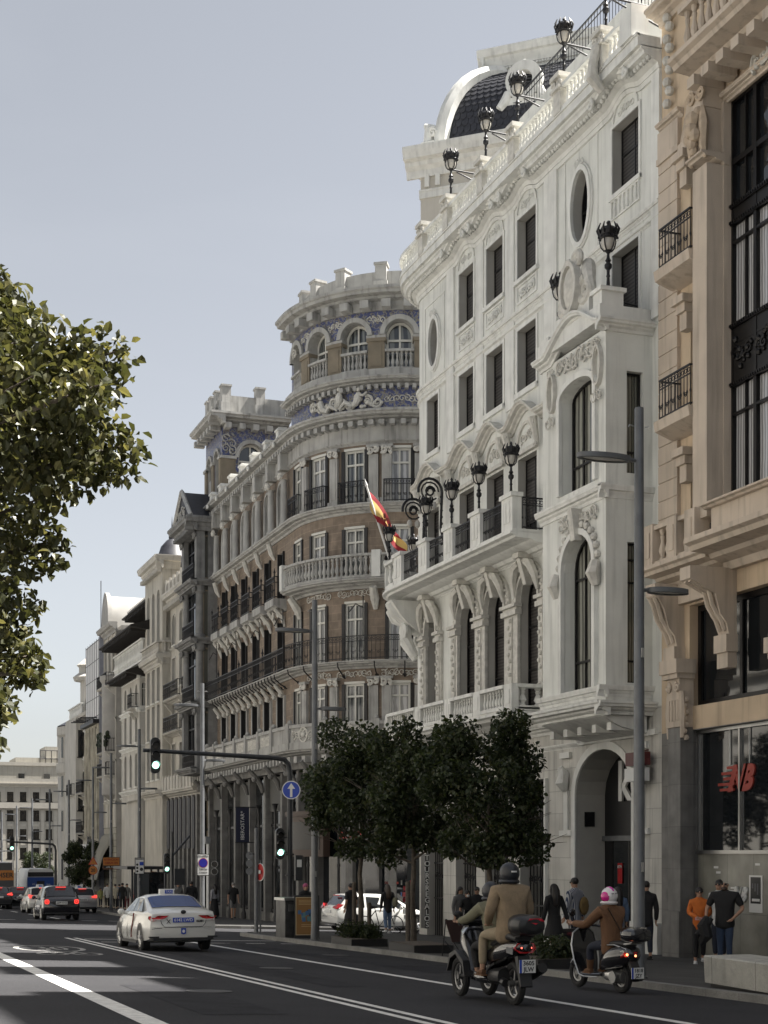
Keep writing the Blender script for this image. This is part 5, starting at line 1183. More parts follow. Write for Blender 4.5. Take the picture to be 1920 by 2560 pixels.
for i, u in enumerate(ux[12:24:2]): mb.box(u-.4, u+.4, Y+1.94, Y+2.02, 10.75, 11.75)
mb.obj('attic_windows', M_glass, B, smooth=0)
mb = MB()
for i in range(8): x = 25.2+i*.75; mb.tube([(x, Y+4, 12.9), (x, Y+4, 15.0)], .05, 4)
for z in (13.9, 15.0): mb.tube([(25.2, Y+4, z), (30.5, Y+4, z)], .05, 4)
mb.obj('roof_scaffold', M_iron, B)
# unseen stone block added by the orange building, roofline stepped to shape its shadow
B = thing('shading_block', 'unseen grey stone block added with a stepped roofline to shade the avenue, nearer than the orange building', 'building', (19, 0, walk(19, 0)), world=True)
F = west(19.0); ops = [('r', u, u+1.3, z, z+2.4, 0) for u in range(-26, 20, 3) for z in (4, 8, 12, 16)]
mb = MB(); wall(mb, F, -30, 21.98, -2, 21.3, ops, .3); mb.box(19.4, 32, -30, 21.97, -2, 21.2)
for a, b, h in ((-30, 2, 27), (4.5, 8, 27.5), (11, 18.0, 27.2)): mb.box(19.4, 30, a, b, 21.2, h); mb.box(19.2, 20.2, a+.8, b-.8, h, h+.9)
mb.obj('wall', M_grey, B)
mb = MB(); mb.cornice(F, -30, 21.95, 20.4, 21.4, .9); mb.cornice(F, -30, 21.95, 3.2, 3.7, .5); mb.obj('cornice', M_grey, B)
mb = MB()
for op in ops: mb.poly([F(x, -.28, z) for x, z in opts(op)])
mb.obj('panes', M_glass, B, smooth=0)
# ================================================================= the sunlit side of the avenue (it lights and is mirrored in the fronts opposite)
for i, (y0, y1, h, c) in enumerate(((-14, 24, 21, (.48, .465, .44)), (24, 62, 23, (.52, .51, .49)), (62, 130, 20, (.46, .445, .41)))):
    B = thing('opposite_block', ['buff stone block on the sunny side of the avenue, behind the leafy tree', 'white stone block on the sunny side of the avenue, facing the palace', 'ochre stone block on the sunny side of the avenue, facing the brown corner'][i], 'building', (-9, (y0+y1)/2, walk(-9, (y0+y1)/2)), world=True)
    Fe = Fr(lambda u, d, z: (-9+d, u, z)); n = int((y1-y0)/3.2); mb = MB()
    ops = [('r', y0+(j+.5)*(y1-y0)/n-.6, y0+(j+.5)*(y1-y0)/n+.6, z, z+2.2, 0) for j in range(n) for z in (4.6, 8.2, 11.6, 15, 18) if z+2.4 < h]
    wall(mb, Fe, y0, y1, -4, h, ops, .3); mb.box(-22, -9.4, y0, y1, -4, h-.1); mb.obj('wall', mat('opposite_stone', c, .85, var=.08), B)
    mb = MB(); mb.cornice(Fe, y0, y1, h-.8, h, .9); mb.cornice(Fe, y0, y1, 3.8, 4.3, .6); mb.cornice(Fe, y0, y1, 11.0, 11.3, .4)
    for op in ops: mb.fbox(Fe, op[1]-.2, op[2]+.2, 0, .3, op[3]-.3, op[3]); ring(mb, Fe, op, .15, -.01, .1)
    mb.obj('trim', M_cream2, B); mb = MB()
    for op in ops: mb.poly([Fe(x, -.28, z) for x, z in opts(op)])
    mb.obj('panes', M_glass, B, smooth=0); mb = MB(); mb.blocks(Fe, y0, y1, 3.2, 1.2, -.02, .2, -4, 3.6)
    mb.obj('shopfronts', M_cream2, B, smooth=0)
# ================================================================= street lamps
def make_lamp():
    r = thing('street_lamp', 'x', 'street lamp')
    mb = MB(); mb.lathe((0, 0, 0), [(.14, 0), (.14, .04), (.11, .05), (.11, .25), (.1, .28), (.077, 9.6), (.07, 9.62)], 20); mb.obj('pole', M_pole, r)
    mb = MB()
    for s in (-1, 1):
        mb.tube([(s*.1, 0, 9.3), (s*.18, 0, 9.32), (s*.2, 0, 9.28)], .012, 5); mb.box(-.02, .02, -.13, -.1, 3.6*(s+2)/2, 3.6*(s+2)/2+.16)
    mb.obj('hooks', M_steel, r)
    for sx, z, ln in ((-1, 8.72, 1.0), (1, 6.55, .78)):
        mb = MB(); c = sx*(.16+ln/2); mb.tube([(sx*.05, 0, z), (sx*.24, 0, z+.01)], .035, 6)
        P = [(c+ln/2*cos(2*pi*k/28), .19*sin(2*pi*k/28)) for k in range(28)]; Q = [(c+(ln/2-.09)*cos(2*pi*k/28), .12*sin(2*pi*k/28)) for k in range(28)]
        vs = [(x, y, z+h) for h in (-.03, .05) for x, y in P]+[(x, y, z+h) for h in (-.03, .065) for x, y in Q]
        fs = []
        for k in range(28):
            j = (k+1) % 28; fs += [(k, j, 28+j, 28+k), (k, j, 56+j, 56+k), (28+k, 28+j, 84+j, 84+k)]
        fs.append(tuple(range(84, 112))); mb.add(vs, fs); lu = mb.obj('luminaire', M_pole, r)
        g = MB(); g.poly([(x, y, z-.02) for x, y in Q]); g.obj('lens', M_globe, lu, smooth=0)
    return r
LP = [(12.68, 22.67, 'tall grey lamp post in front of the palace arch, nearest the stone bench block'),
      (12.63, 41.1, 'tall grey lamp post beside the orange poster bin, left of the street trees'),
      (13.6, 59.5, 'tall grey lamp post carrying the white parking sign, by the brown building corner'),
      (14.5, 77.9, 'tall grey lamp post with small route boards on it, behind the bus shelter'),
      (15.5, 92.5, 'tall grey lamp post carrying the orange roadworks board'),
      (16.2, 104, 'tall grey lamp post carrying the orange triangle and round limit sign'),
      (16.4, 117, 'tall grey lamp post standing by the far round street tree'),
      (16.5, 129, 'far grey lamp post just left of the arm with traffic lights'),
      (16.7, 143, 'far thin grey lamp post behind the blue van'),
      (16.8, 157, 'far thin grey lamp post against the closing stone block, second from the last'),
      (16.8, 172, 'farthest thin grey lamp post, against the left part of the closing block')]
LM = None
for x, y, lb in LP:
    o = LM if LM is None else copy_tree(LM)
    if LM is None: o = LM = make_lamp()
    o.location = (x, y, walk(x, y)); tag(o, lb, 'street lamp', 'street lamps along the pavement')
# ================================================================= traffic lights and signs
M_grn = mat('green_signal_lamp', (.30, .75, .55), .3, emit=1.6); M_off = mat('unlit_signal_lens', (.02, .018, .016), .25)
def signal(parent, c, s=1., lit=2, n=3, face=-1, name='signal_head', ax='y'):
    """a head of n lamps at c (its centre), facing -Y (face -1) or turned away (+1)"""
    mb = MB(); h = .3*n*s; P = []
    w = .15*s
    for k in range(9): a = pi*k/8; P.append((w*cos(a), h/2-w*.3+w*sin(a)))
    for k in range(9): a = pi+pi*k/8; P.append((w*cos(a), -h/2+w*.3+w*sin(a)))
    mb.poly([(c[0]+x, c[1]-.1*s, c[2]+z) for x, z in P], (0, .2*s, 0))
    for k in range(n):
        z = c[2]+h/2-.3*s*(k+.5); y = c[1]+face*.1*s
        mb.tube([(c[0]+.125*s*cos(pi*(t/8)), y+face*.0, z+.125*s*sin(pi*t/8)) for t in range(9)], .012, 4)
        mb.add([(c[0]+.125*s*cos(pi*t/8), y+face*d, z+.125*s*sin(pi*t/8)) for d in (0, .16*s) for t in range(9)], [(t, t+1, t+10, t+9) for t in range(8)])
    o = mb.obj(name, M_black, parent)
    for k in range(n):
        z = c[2]+h/2-.3*s*(k+.5); y = c[1]+face*.102*s; g = MB(); g.poly([(c[0]+.11*s*cos(2*pi*t/20), y, z+.11*s*sin(2*pi*t/20)) for t in range(20)], (0, face*.02, 0)); g.obj('lens', M_grn if k == lit else M_off, o, smooth=0)
    return o
def disc(parent, name, c, r, m, nrm=(0, -1), th=.02, rim=None):
    mb = MB(); a = V((nrm[0], nrm[1], 0)).normalized(); t = V((-a.y, a.x, 0))
    mb.poly([V(c)+t*(r*cos(2*pi*k/28))+V((0, 0, r*sin(2*pi*k/28))) for k in range(28)], -a*th)
    o = mb.obj(name, rim or m, parent, smooth=0)
    if rim:
        g = MB(); g.poly([V(c)+a*.004+t*(r*.9*cos(2*pi*k/28))+V((0, 0, r*.9*sin(2*pi*k/28))) for k in range(28)]); g.obj('sign_face', m, o, smooth=0)
    return o
def mast(x, y, lb, arm, zarm, hs, sx=1.):
    z0 = walk(x, y); r = thing('traffic_light_mast', lb, 'traffic light', (x, y, z0), group='masts with an arm over the road'); mb = MB(); rr = .1
    mb.tube([(0, 0, 0), (0, 0, zarm-.5), (-.05, 0, zarm-.2), (-.2, 0, zarm-.04), (-.5, 0, zarm), (-arm, 0, zarm+.16)], [rr, rr*.9, rr*.88, rr*.86, rr*.84, rr*.62], 14); mb.obj('mast', M_darkpole, r)
    signal(r, (-arm+.35, -.22, zarm-.02), 1.05); return r
m1 = mast(14.2, 49.05, 'dark mast reaching an arm over the road, with the blue arrow sign on its post', 4.95, 5.85, 1)
s = signal(m1, (-.37, -.05, 2.98), .95); mb = MB(); mb.tube([(-.1, 0, 3.2), (-.3, 0, 3.2)], .02, 4); mb.tube([(-.1, 0, 2.7), (-.3, 0, 2.7)], .02, 4); mb.obj('signal_bracket', M_iron, m1)
sg = disc(m1, 'arrow_sign', (.0, -.17, 4.78), .31, M_blue, (-.33, -.94), .02, M_sign)
mb = MB(); a = V((-.33, -.94, 0)).normalized(); t = V((-a.y, a.x, 0)); c0 = V((0, -.17, 4.78))+a*.01
mb.poly([c0+t*x+V((0, 0, z)) for x, z in ((-.04, -.24), (.04, -.24), (.04, .04), (.13, .04), (0, .23), (-.13, .04), (-.04, .04))], a*.004); mb.obj('arrow', M_sign, sg, smooth=0)
mb = MB()
for z in (1.9, 2.6): mb.lathe((0, 0, z), [(.155, 0), (.155, .05)], 12)
mb.box(.18, .42, -.1, .1, 1.75, 2.6); mb.box(.22, .38, -.12, -.1, 2.2, 2.45, 1); mb.obj('control_box', [M_darkpole, M_sign], m1)
m2 = mast(15.3, 116.2, 'far dark mast with a green light on its arm, left of the round street tree', 3.6, 4.7, 1)
# no-entry sign on a slim post, signals turned away beside it
x, y = 13.0, 48.9; r = thing('signal_post', 'slim grey post with a red no-entry disc and three signal lamps turned away', 'traffic light', (x, y, walk(x, y)))
mb = MB(); mb.lathe((0, 0, 0), [(.09, 0), (.07, .1), (.065, 3.45), (.0, 3.48)], 12); mb.lathe((.13, -.05, 0), [(.03, 0), (.03, 2.4)], 8); mb.obj('post', M_pole, r)
for k in range(3): disc(r, 'signal_back', (-.22, .05, 2.55-.26*k), .12, M_pole, (-.3, -.95), .12)
mb = MB(); mb.tube([(0, 0, 2.6), (-.22, .05, 2.6)], .02, 4); mb.obj('bracket', M_iron, r)
ne = disc(r, 'no_entry_sign', (.1, -.1, 2.0), .3, M_red, (-.97, -.23), .02, M_sign); ne.children[0].data.materials[0] = mat('no_entry_red', (.42, .03, .03), .4)
mb = MB(); mb.box(.063, .068, -.29, .09, 1.95, 2.07); mb.obj('white_bar', M_sign, ne, smooth=0)
# parking sign with its white post and pedestrian signals
x, y = 14.3, 61.6; r = thing('sidewalk_signal', 'thin white post with two small round signals facing sideways, by the parking sign', 'traffic light', (x, y, walk(x, y)))
mb = MB(); mb.lathe((0, 0, 0), [(.06, 0), (.05, .1), (.045, 3.6)], 10); mb.obj('post', M_sign, r)
for z in (2.75, 2.45): disc(r, 'signal_lens', (.28, -.05, z-.3), .14, M_off, (-.3, -.95), .14, M_steel)
mb = MB(); mb.box(-.1, .1, -.1, .1, 3.3, 3.6); mb.box(-.25, -.02, -.06, .1, 2.35, 2.85); mb.obj('camera_box', M_pole, r)
def plate(parent, name, x0, x1, z0, z1, y, m, edge=None, yaw=0.):
    mb = MB(); mb.box(x0, x1, y, y+.025, z0, z1, 0)
    if edge: mb.box(x0+.03, x1-.03, y-.003, y, z0+.03, z1-.03, 1)
    return mb.obj(name, [edge or m, m] if edge else m, parent, smooth=0)
RT_ = (RD(90), 0, 0)
M_ink = mat('sign_ink', (.02, .02, .02), .6); M_osign = mat('orange_sign_sheet', (.42, .16, .03), .5)
x, y = 13.55, 59.3; r = thing('parking_sign', 'white pavement parking sign with a blue and red round symbol', 'sign', (x, y, walk(x, y)))
p = plate(r, 'sign_plate', -.25, .25, 1.95, 2.82, -.16, M_sign, M_ink); text('EN ACERA', .085, M_ink, 'lettering', p, (0, -.166, 2.73), RT_); text('TODO TIPO', .06, M_ink, 'lettering', p, (0, -.166, 2.2), RT_); text('DE VEHICULOS', .05, M_ink, 'lettering', p, (0, -.166, 2.08), RT_)
d_ = disc(r, 'no_parking_disc', (0, -.17, 2.46), .19, mat('deep_blue_disc', (.02, .02, .25), .4), (0, -1), .003, mat('red_rim', (.4, .02, .02), .4))
x, y = 15.45, 92.3; r = thing('roadworks_board', 'orange roadworks warning board on a lamp post', 'sign', (x, y, walk(x, y)))
p = plate(r, 'board', -.52, .52, 2.55, 3.3, -.16, M_osign, M_ink); mb = MB(); mb.box(-.48, .48, -.168, -.163, 2.6, 2.8); mb.obj('black_strip', M_ink, p, smooth=0)
M_rl = mat('red_lettering', (.2, .02, .01), .5)
text('ATENCION', .17, M_rl, 'lettering', p, (0, -.17, 3.14), RT_, bold=.004); text('OBRAS EN', .17, M_rl, 'lettering', p, (0, -.17, 2.94), RT_, bold=.004); text('calle Alcalá', .14, M_sign, 'lettering', p, (0, -.174, 2.7), RT_)
x, y = 16.15, 103.8; r = thing('works_signs', 'orange triangle over a round limit sign on a lamp post', 'sign', (x, y, walk(x, y)))
mb = MB(); mb.poly([(-.32, -.16, 3.0), (.32, -.16, 3.0), (0, -.16, 3.55)], (0, .02, 0)); t_ = mb.obj('warning_triangle', mat('red_rim_sign', (.35, .05, .03), .4), r, smooth=0); mb = MB(); mb.poly([(-.22, -.165, 3.05), (.22, -.165, 3.05), (0, -.165, 3.43)]); mb.obj('triangle_face', M_osign, t_, smooth=0); text('!', .25, M_ink, 'lettering', t_, (0, -.17, 3.2), RT_)
d_ = disc(r, 'limit_disc', (0, -.16, 2.62), .3, M_osign, (0, -1), .02, mat('red_rim_disc', (.35, .03, .03), .4)); text('20', .3, M_ink, 'lettering', d_, (0, -.17, 2.62), RT_, bold=.008)
x, y = 14.45, 77.7; r = thing('route_board', 'white board of small pictograms and a blue panel on a lamp post', 'sign', (x, y, walk(x, y)))
p = plate(r, 'board', -.24, .24, 2.15, 3.0, -.16, M_sign, M_ink); mb = MB(); mb.box(.0, .2, -.168, -.164, 2.6, 2.78); mb.obj('blue_panel', M_blue, p, smooth=0); mb = MB()
for k in range(3): mb.ball((-.12, -.166, 2.3+k*.17), .06, 8, 0, 1, .1, 1)
mb.ball((.1, -.166, 2.4), .09, 10, 0, 1, .1, 1); mb.box(-.2, .2, -.167, -.164, 2.9, 2.95); mb.obj('pictograms', M_ink, p, smooth=0)
x, y = 14.9, 73.0; r = thing('far_signal', 'small black traffic light with a green lamp, under the brown building', 'traffic light', (x, y, walk(x, y)))
mb = MB(); mb.lathe((.3, 0, 0), [(.08, 0), (.06, .1), (.055, 4.2)], 10); mb.tube([(.3, 0, 3.0), (1.2, .2, 4.0)], .05, 6); mb.box(.4, .9, -.1, .1, 1.6, 2.4); mb.obj('post', M_darkpole, r); signal(r, (0, -.1, 2.65), .9)
# ================================================================= bus shelter
x, y = 15.4, 81.0; r = thing('bus_shelter', 'dark glass bus shelter with a lit advertising panel', 'bus shelter', (x, y, walk(x, y)))
mb = MB(); mb.box(-1.0, 1.3, -.2, 4.2, 2.45, 2.6); mb.obj('roof', M_black, r); mb = MB()
for yy in (0, 2, 4): mb.box(1.05, 1.15, yy-.05, yy+.05, 0, 2.45)
mb.box(-.75, -.65, -.05, .05, 0, 2.45); mb.obj('frame', M_darkpole, r)
mb = MB(); mb.box(1.08, 1.1, .06, 3.94, .2, 2.3); mb.box(-.62, 1.02, -.02, .02, .15, 2.3); mb.obj('glass_wall', M_glass, r); mb = MB(); mb.box(.55, 1.0, .4, 3.6, .42, .48); mb.obj('bench', M_darkpole, r)
mb = MB(); mb.box(-.6, .2, -.06, -.025, .3, 2.2); mb.obj('poster', mat('dim_poster', (.05, .055, .06), .3), r)
# ================================================================= bin with its poster, bollard, terrace stand, block, vertical sign
x, y = 12.75, 43.6; r = thing('waste_bin', 'square steel bin standing at the kerb beside the orange poster board', 'bin', (x, y, walk(x, y)), .1)
mb = MB(); mb.box(-.4, .5, -.3, .45, .03, 1.12); mb.box(-.34, .44, -.24, .39, 0, .03); mb.obj('body', mat('dull_steel', (.09, .09, .09), .4, metal=.6, var=.3, sc=4), r)
mb = MB(); mb.box(-.44, .54, -.34, .49, 1.12, 1.2); mb.box(-.3, .4, -.31, -.3, .8, 1.0); mb.obj('lid', M_steel, r)
x, y = 12.95, 42.95; r = thing('poster_board', 'standing board with an orange-brown poster of blue figures in a black frame', 'poster board', (x, y, walk(x, y)), -.2)
mb = MB(); mb.box(-.37, .37, -.05, .05, .0, 1.27); mb.obj('frame', M_black, r); mb = MB(); mb.box(-.33, .33, -.056, -.051, .1, 1.22, 0); mb.box(-.31, .31, -.06, -.056, .12, 1.2, 1)
g = random.Random(3)
for k in range(16): u, z = g.uniform(-.22, .22), g.uniform(.55, .82); mb.box(u-.05, u+.05, -.0645-.0005*k, -.06, z-.06, z+.06, 2+k % 3)
for k in range(4): mb.box(-.24, .2-.05*(k % 2), -.064, -.06, 1.12-k*.04, 1.135-k*.04, 1+(k+1) % 1 if False else 5)
for k in range(2): mb.box(-.16, .2, -.064, -.06, .4-k*.05, .415-k*.05, 5)
mb.obj('poster', [mat('cream_edge', (.45, .38, .24), .6), mat('ochre_poster', (.22, .115, .035), .6), mat('poster_blue', (.05, .12, .25), .6), mat('poster_teal', (.09, .2, .22), .6), mat('poster_navy', (.02, .04, .1), .6), mat('poster_ink', (.42, .30, .14), .6)], r, smooth=0)
x, y = 19.0, 58.6; r = thing('bollard', 'slim steel bollard at the corner of the side street', 'bollard', (x, y, walk(x, y)))
mb = MB(); mb.lathe((0, 0, 0), [(.08, 0), (.06, .04), (.055, .95), (.07, 1.0), (.0, 1.06)], 12); mb.obj('post', M_steel, r)
x, y = 12.7, 30.6; r = thing('terrace_stand', 'folding stand with a dark maroon canvas panel on thin crossed legs', 'stand', (x, y, walk(x, y)), .1)
mb = MB(); mb.poly([(-.36, -.02, .82), (.33, -.02, .82), (.3, -.12, .34), (-.24, -.12, .34)], (0, .03, 0)); mb.obj('canvas', mat('maroon_canvas', (.035, .016, .014), .8), r)
mb = MB()
for s in (-1, 1): mb.tube([(s*.32, 0, .84), (s*.2, -.1, .34), (s*.05, -.16, .08), (-s*.08, -.18, .02), (-s*.2, -.1, .12), (-s*.3, .1, .35)], .013, 5); mb.tube([(s*.34, 0, .84), (s*.3, .25, 0)], .013, 5)
mb.obj('legs', M_iron, r)
x, y = 12.72, 19.75; r = thing('stone_block', 'long pale granite block used as a bench on the pavement edge', 'bench', (x, y, walk(x, y)), -.06)
mb = MB(); mb.mold(Fr(lambda u, d, z: (d, u, z)), -3.4, .72, [(-.16, .06), (.62, .06), (.64, .46), (.62, .48), (-.16, .48), (-.18, .46)]); mb.obj('slab', mat('pale_granite', (.44, .43, .385), .7, var=.12, sc=5, grit=.2, brick=(1.3, 2, .012, .5), streak=.2), r)
mb = MB(); mb.box(-.1, .56, -3.3, .64, 0, .06); mb.obj('foot', M_dark, r)
x, y = 18.55, 47.75; r = thing('vertical_sign', 'narrow black sign with hand-drawn white letters running down it, on the palace pier', 'sign', (x, y, walk(x, y)))
mb = MB(); mb.box(-.06, .06, -.2, .2, .25, 2.75); mb.obj('board', M_black, r)
for i, ch in enumerate('TOURSREGALOS'): text(ch, .25, M_sign, 'letter', r, (-.0+.01*(i % 2), -.206, 2.62-i*.205), RT_, .004, bold=.004)
x, y = 18.4, 49.1; r = thing('postcard_rack', 'souvenir rack with coloured cards at the palace corner', 'rack', (x, y, walk(x, y)))
mb = MB(); mb.lathe((0, 0, 0), [(.25, 0), (.04, .05), (.03, 1.9)], 8)
g = random.Random(8)
for k in range(26): a = g.uniform(0, 6.28); z = .5+(k % 7)*.2; mb.add([(.2*cos(a+q), .2*sin(a+q), z+h) for h in (0, .16) for q in (-.28, .28)], [(0, 1, 3, 2)], 1+k % 4)
mb.obj('cards', [M_iron, M_sign, mat('card_red', (.35, .04, .05), .5), mat('card_yellow', (.4, .3, .05), .5), mat('card_blue', (.06, .12, .3), .5)], r, smooth=0)
# ================================================================= flag
x, y, z = F_ = (18.75, 51.5, 11.6)
r = thing('flag', 'red and yellow striped flag on a slanting white pole at the palace corner', 'flag', (x, y, z))
mb = MB(); mb.tube([(0, 0, 0), (-.95, .1, 2.95)], .035, 6); mb.tube([(-.95, .1, 2.95), (-1.02, .1, 3.2)], [.06, .005], 6); mb.obj('pole', M_sign, r)
mb = MB(); nu, nv = 18, 12
def fp(i, j):
    u, v = i/nu, j/nv; fold = .13*sin(u*9+v*3)*(.3+u)
    return (-.92+1.75*u*.72+.28*v+.06*sin(v*8+u*4), .1-.1*v+fold, 2.8-1.15*v*(1-.25*u)-1.75*u*.78-.2*u*u+.1*sin(u*7))
vs_ = [fp(i, j) for j in range(nv+1) for i in range(nu+1)]
for j in range(nv):
    for i in range(nu):
        a = j*(nu+1)+i; mb.f.append((a, a+1, a+nu+2, a+nu+1)); mb.m.append(0 if j < 3 or j >= 9 else 1)
mb.v = vs_
mb.obj('cloth', [mat('flag_red', (.26, .012, .02), .8), mat('flag_yellow', (.62, .44, .15), .8), M_rl], r, smooth=180)
mb = MB()
for dx, dz in ((0, 0), (.0, .13), (-.1, .05), (.1, .05), (0, .2)):
    p = V(fp(7, 6))+V((dx, -.06, dz-.05)); mb.ball(p, .055, 8, 0, 1, .4, 1.1)
mb.obj('crest', mat('crest_red', (.22, .05, .04), .8), r)
# ================================================================= trees and planters
def leaves(n, blobs, size, g, mats, bend=.25, droop=.5, hang=None):
    """many single bent leaves spread through overlapping clumps"""
    mb = MB(); tot = sum(b[4]*b[3]**2 for b in blobs)
    for (bx, by, bz, br, wt) in blobs:
        for k in range(int(n*wt*br**2/tot)):
            d = V((g.gauss(0, 1), g.gauss(0, 1), g.gauss(0, 1))).normalized(); rr = br*(g.random()**.38); c = V((bx, by, bz))+V((d.x*rr, d.y*rr, d.z*rr*.92))
            ax = V((g.gauss(0, 1), g.gauss(0, 1), g.gauss(0, 1)-droop)).normalized(); n_ = V((g.gauss(0, .7), g.gauss(0, .7), 1)); s_ = ax.cross(n_).normalized(); n_ = s_.cross(ax)
            L_ = size*g.uniform(.65, 1.25); W_ = L_*.36; m = g.choices(range(len(mats)), (5, 4, 1)[:len(mats)])[0]
            mb.add([c, c+ax*L_*.35+s_*W_+n_*L_*bend*.5, c+ax*L_*.75+s_*W_*.7+n_*L_*bend*.2, c+ax*L_-n_*L_*.12, c+ax*L_*.75-s_*W_*.7+n_*L_*bend*.2, c+ax*L_*.35-s_*W_+n_*L_*bend*.5, c+ax*L_*.45], [(0, 1, 6), (1, 2, 6), (2, 3, 6), (3, 4, 6), (4, 5, 6), (5, 0, 6)], m)
    return mb
def limbs(mb, base, top, r, g, n, spread, h0=.5):
    b, t = V(base), V(top); P = [b+(t-b)*k/6+V((g.uniform(-.04, .04), g.uniform(-.04, .04), 0)) for k in range(7)]; mb.tube(P, [r*(1-.1*k) for k in range(7)], 9)
    for k in range(n):
        s = b+(t-b)*g.uniform(h0, 1); a = g.uniform(0, 6.28); q = spread*g.uniform(.5, 1); e = s+V((cos(a)*q, sin(a)*q, q*g.uniform(.3, 1.1))); m_ = (s+e)/2+V((0, 0, -.1*q))
        mb.tube([s, m_, e], [r*.42, r*.28, r*.08], 6)
        for j in range(3): a2 = a+g.uniform(-.9, .9); mb.tube([m_+(e-m_)*j/3, e+V((cos(a2), sin(a2), g.uniform(-.2, .6)))*q*.45], [r*.16, r*.04], 4)
def street_tree(x, y, lb, rad, hc, seed, n=7000, leaf=.1, mats=M_leaf, group='round street trees on the pavement'):
    g = random.Random(seed); r = thing('street_tree', lb, 'tree', (x, y, walk(x, y)), group=group)
    mb = MB(); limbs(mb, (0, 0, 0), (.05, 0, hc-.1*rad), .085, g, 10, rad*.8, .55); mb.obj('trunk', M_bark, r)
    bl = [(0, 0, hc, rad*.7, .6)]
    for k in range(24):
        a = g.uniform(0, 6.28); e = g.uniform(-1.15, 1.1); q = rad*g.uniform(.55, .88); bl.append((q*cos(a)*cos(e), q*sin(a)*cos(e), hc+q*sin(e)*1.2, rad*g.uniform(.2, .36), 1.4))
    mb = leaves(n, bl, leaf, g, mats); mb.obj('crown', mats, r, smooth=0); return r
street_tree(13.0, 38.2, 'round dark street tree with a stake, above the low planter by the lamp post', 1.8, 3.95, 5, 13500, .115)
street_tree(13.25, 34.9, 'round dark street tree between two others, with bare trunk and stake below it', 1.6, 3.9, 6, 10500, .115)
street_tree(12.95, 29.7, 'round dark street tree nearest the palace arch, behind the two-up scooter', 1.62, 3.5, 9, 13500, .11)
street_tree(16.9, 113, 'dark round street tree behind the orange triangle sign', 1.75, 3.1, 12, 13000, .13)
street_tree(19.2, 160, 'small dark street tree far off, before the closing stone block', 1.9, 3.0, 14, 9000, .15)
for x, y, h, lb in ((13.27, 39.5, 1.65, 'wooden tree stake at the near end of the low planter'), (13.0, 34.6, 1.65, 'wooden tree stake close beside the middle tree trunk'), (13.5, 38.9, 1.1, 'short wooden tree stake behind the low planter')):
    r = thing('tree_stake', lb, 'stake', (x, y, walk(x, y)), group='stakes by the trees'); mb = MB(); mb.lathe((0, 0, 0), [(.06, 0), (.06, h), (.0, h+.03)], 9); mb.obj('post', M_bark, r)
for x, y, lb, s in ((12.75, 37.6, 'low dark planter of shrubs under the left street tree', 1.), (12.75, 26.6, 'low dark planter of bushy shrubs behind the two-up scooter', 1.), (12.9, 33.5, 'flat empty dark planter by the middle tree trunk', 0)):
    r = thing('planter', lb, 'planter', (x, y, walk(x, y)), group='planters along the kerb'); mb = MB(); mb.box(-.48, .5, -.85, .85, 0, .2); mb.box(-.44, .46, -.8, .8, .2, .21, 1); mb.obj('box', [M_black, M_bark], r)
    if s: g = random.Random(int(y)); mb = leaves(2600, [(g.uniform(-.35, .35), g.uniform(-.7, .7), g.uniform(.25, .45), .24, 1) for k in range(16)], .07, g, M_leaf); mb.obj('shrubs', M_leaf, r, smooth=0)
# foreground tree, its sunlit side reaching in from the left
g = random.Random(21); X0, Y0 = -.75, 11.0
r = thing('leafy_tree', 'large leafy tree with sunlit olive green leaves reaching in at the left', 'tree', (X0, Y0, walk(X0, Y0)))
mb = MB(); limbs(mb, (0, 0, 0), (.15, 0, 5.6), .16, g, 16, 1.5, .38)
def onray(px_, py_, t):   # a twig end named by where it shows, kept at its own distance
    xr = (px_-960)/3800; return V((t*(.9415*xr+.337)-X0, t*(.9415-.337*xr)-Y0, 1.4+(2130-py_)/3800*t-walk(X0, Y0)))
ends = [(300, 900, .32), (262, 985, .3), (330, 1130, .3), (250, 1090, .42), (160, 1000, .5), (120, 860, .4), (60, 790, .34), (15, 720, .26), (150, 1150, .5), (60, 1010, .6), (-40, 900, .7), (100, 1280, .42), (145, 1370, .28), (40, 1330, .5), (20, 1480, .42), (75, 1530, .3), (95, 1650, .22), (30, 1640, .34), (-10, 1740, .28), (-30, 1580, .5), (10, 1860, .1), (240, 930, .26), (200, 1080, .46), (120, 950, .44), (-60, 1200, .8), (-90, 1450, .7), (-80, 860, .5), (295, 1165, .2), (205, 1190, .3), (110, 1690, .14), (40, 1770, .16), (2, 1830, .12)]
bl = []
for px_, py_, rr in ends:
    t = 10.2+g.uniform(-.7, .9); p = onray(px_-18-rr*120, py_, t); rr *= .86; bl.append((p.x, p.y, p.z, rr, 1.25 if rr < .35 else .8))
    c = V((.1, 0, max(2.4, p.z-.9))); mb.tube([c, c+(p-c)*.5+V((0, 0, .12)), p+V((0, 0, .02)), p+(p-c).normalized()*rr*.7], [.045, .028, .012, .004], 5)
for k in range(26):
    a = g.uniform(1.6, 4.9); q = g.uniform(.5, 2.2); bl.append((q*cos(a), q*sin(a), g.uniform(2.6, 5.2), g.uniform(.5, .8), .3))
mb.obj('trunk', M_bark, r)
mb = leaves(21000, bl, .074, g, M_sunleaf, .3, .75); mb.obj('crown', M_sunleaf, r, smooth=0)
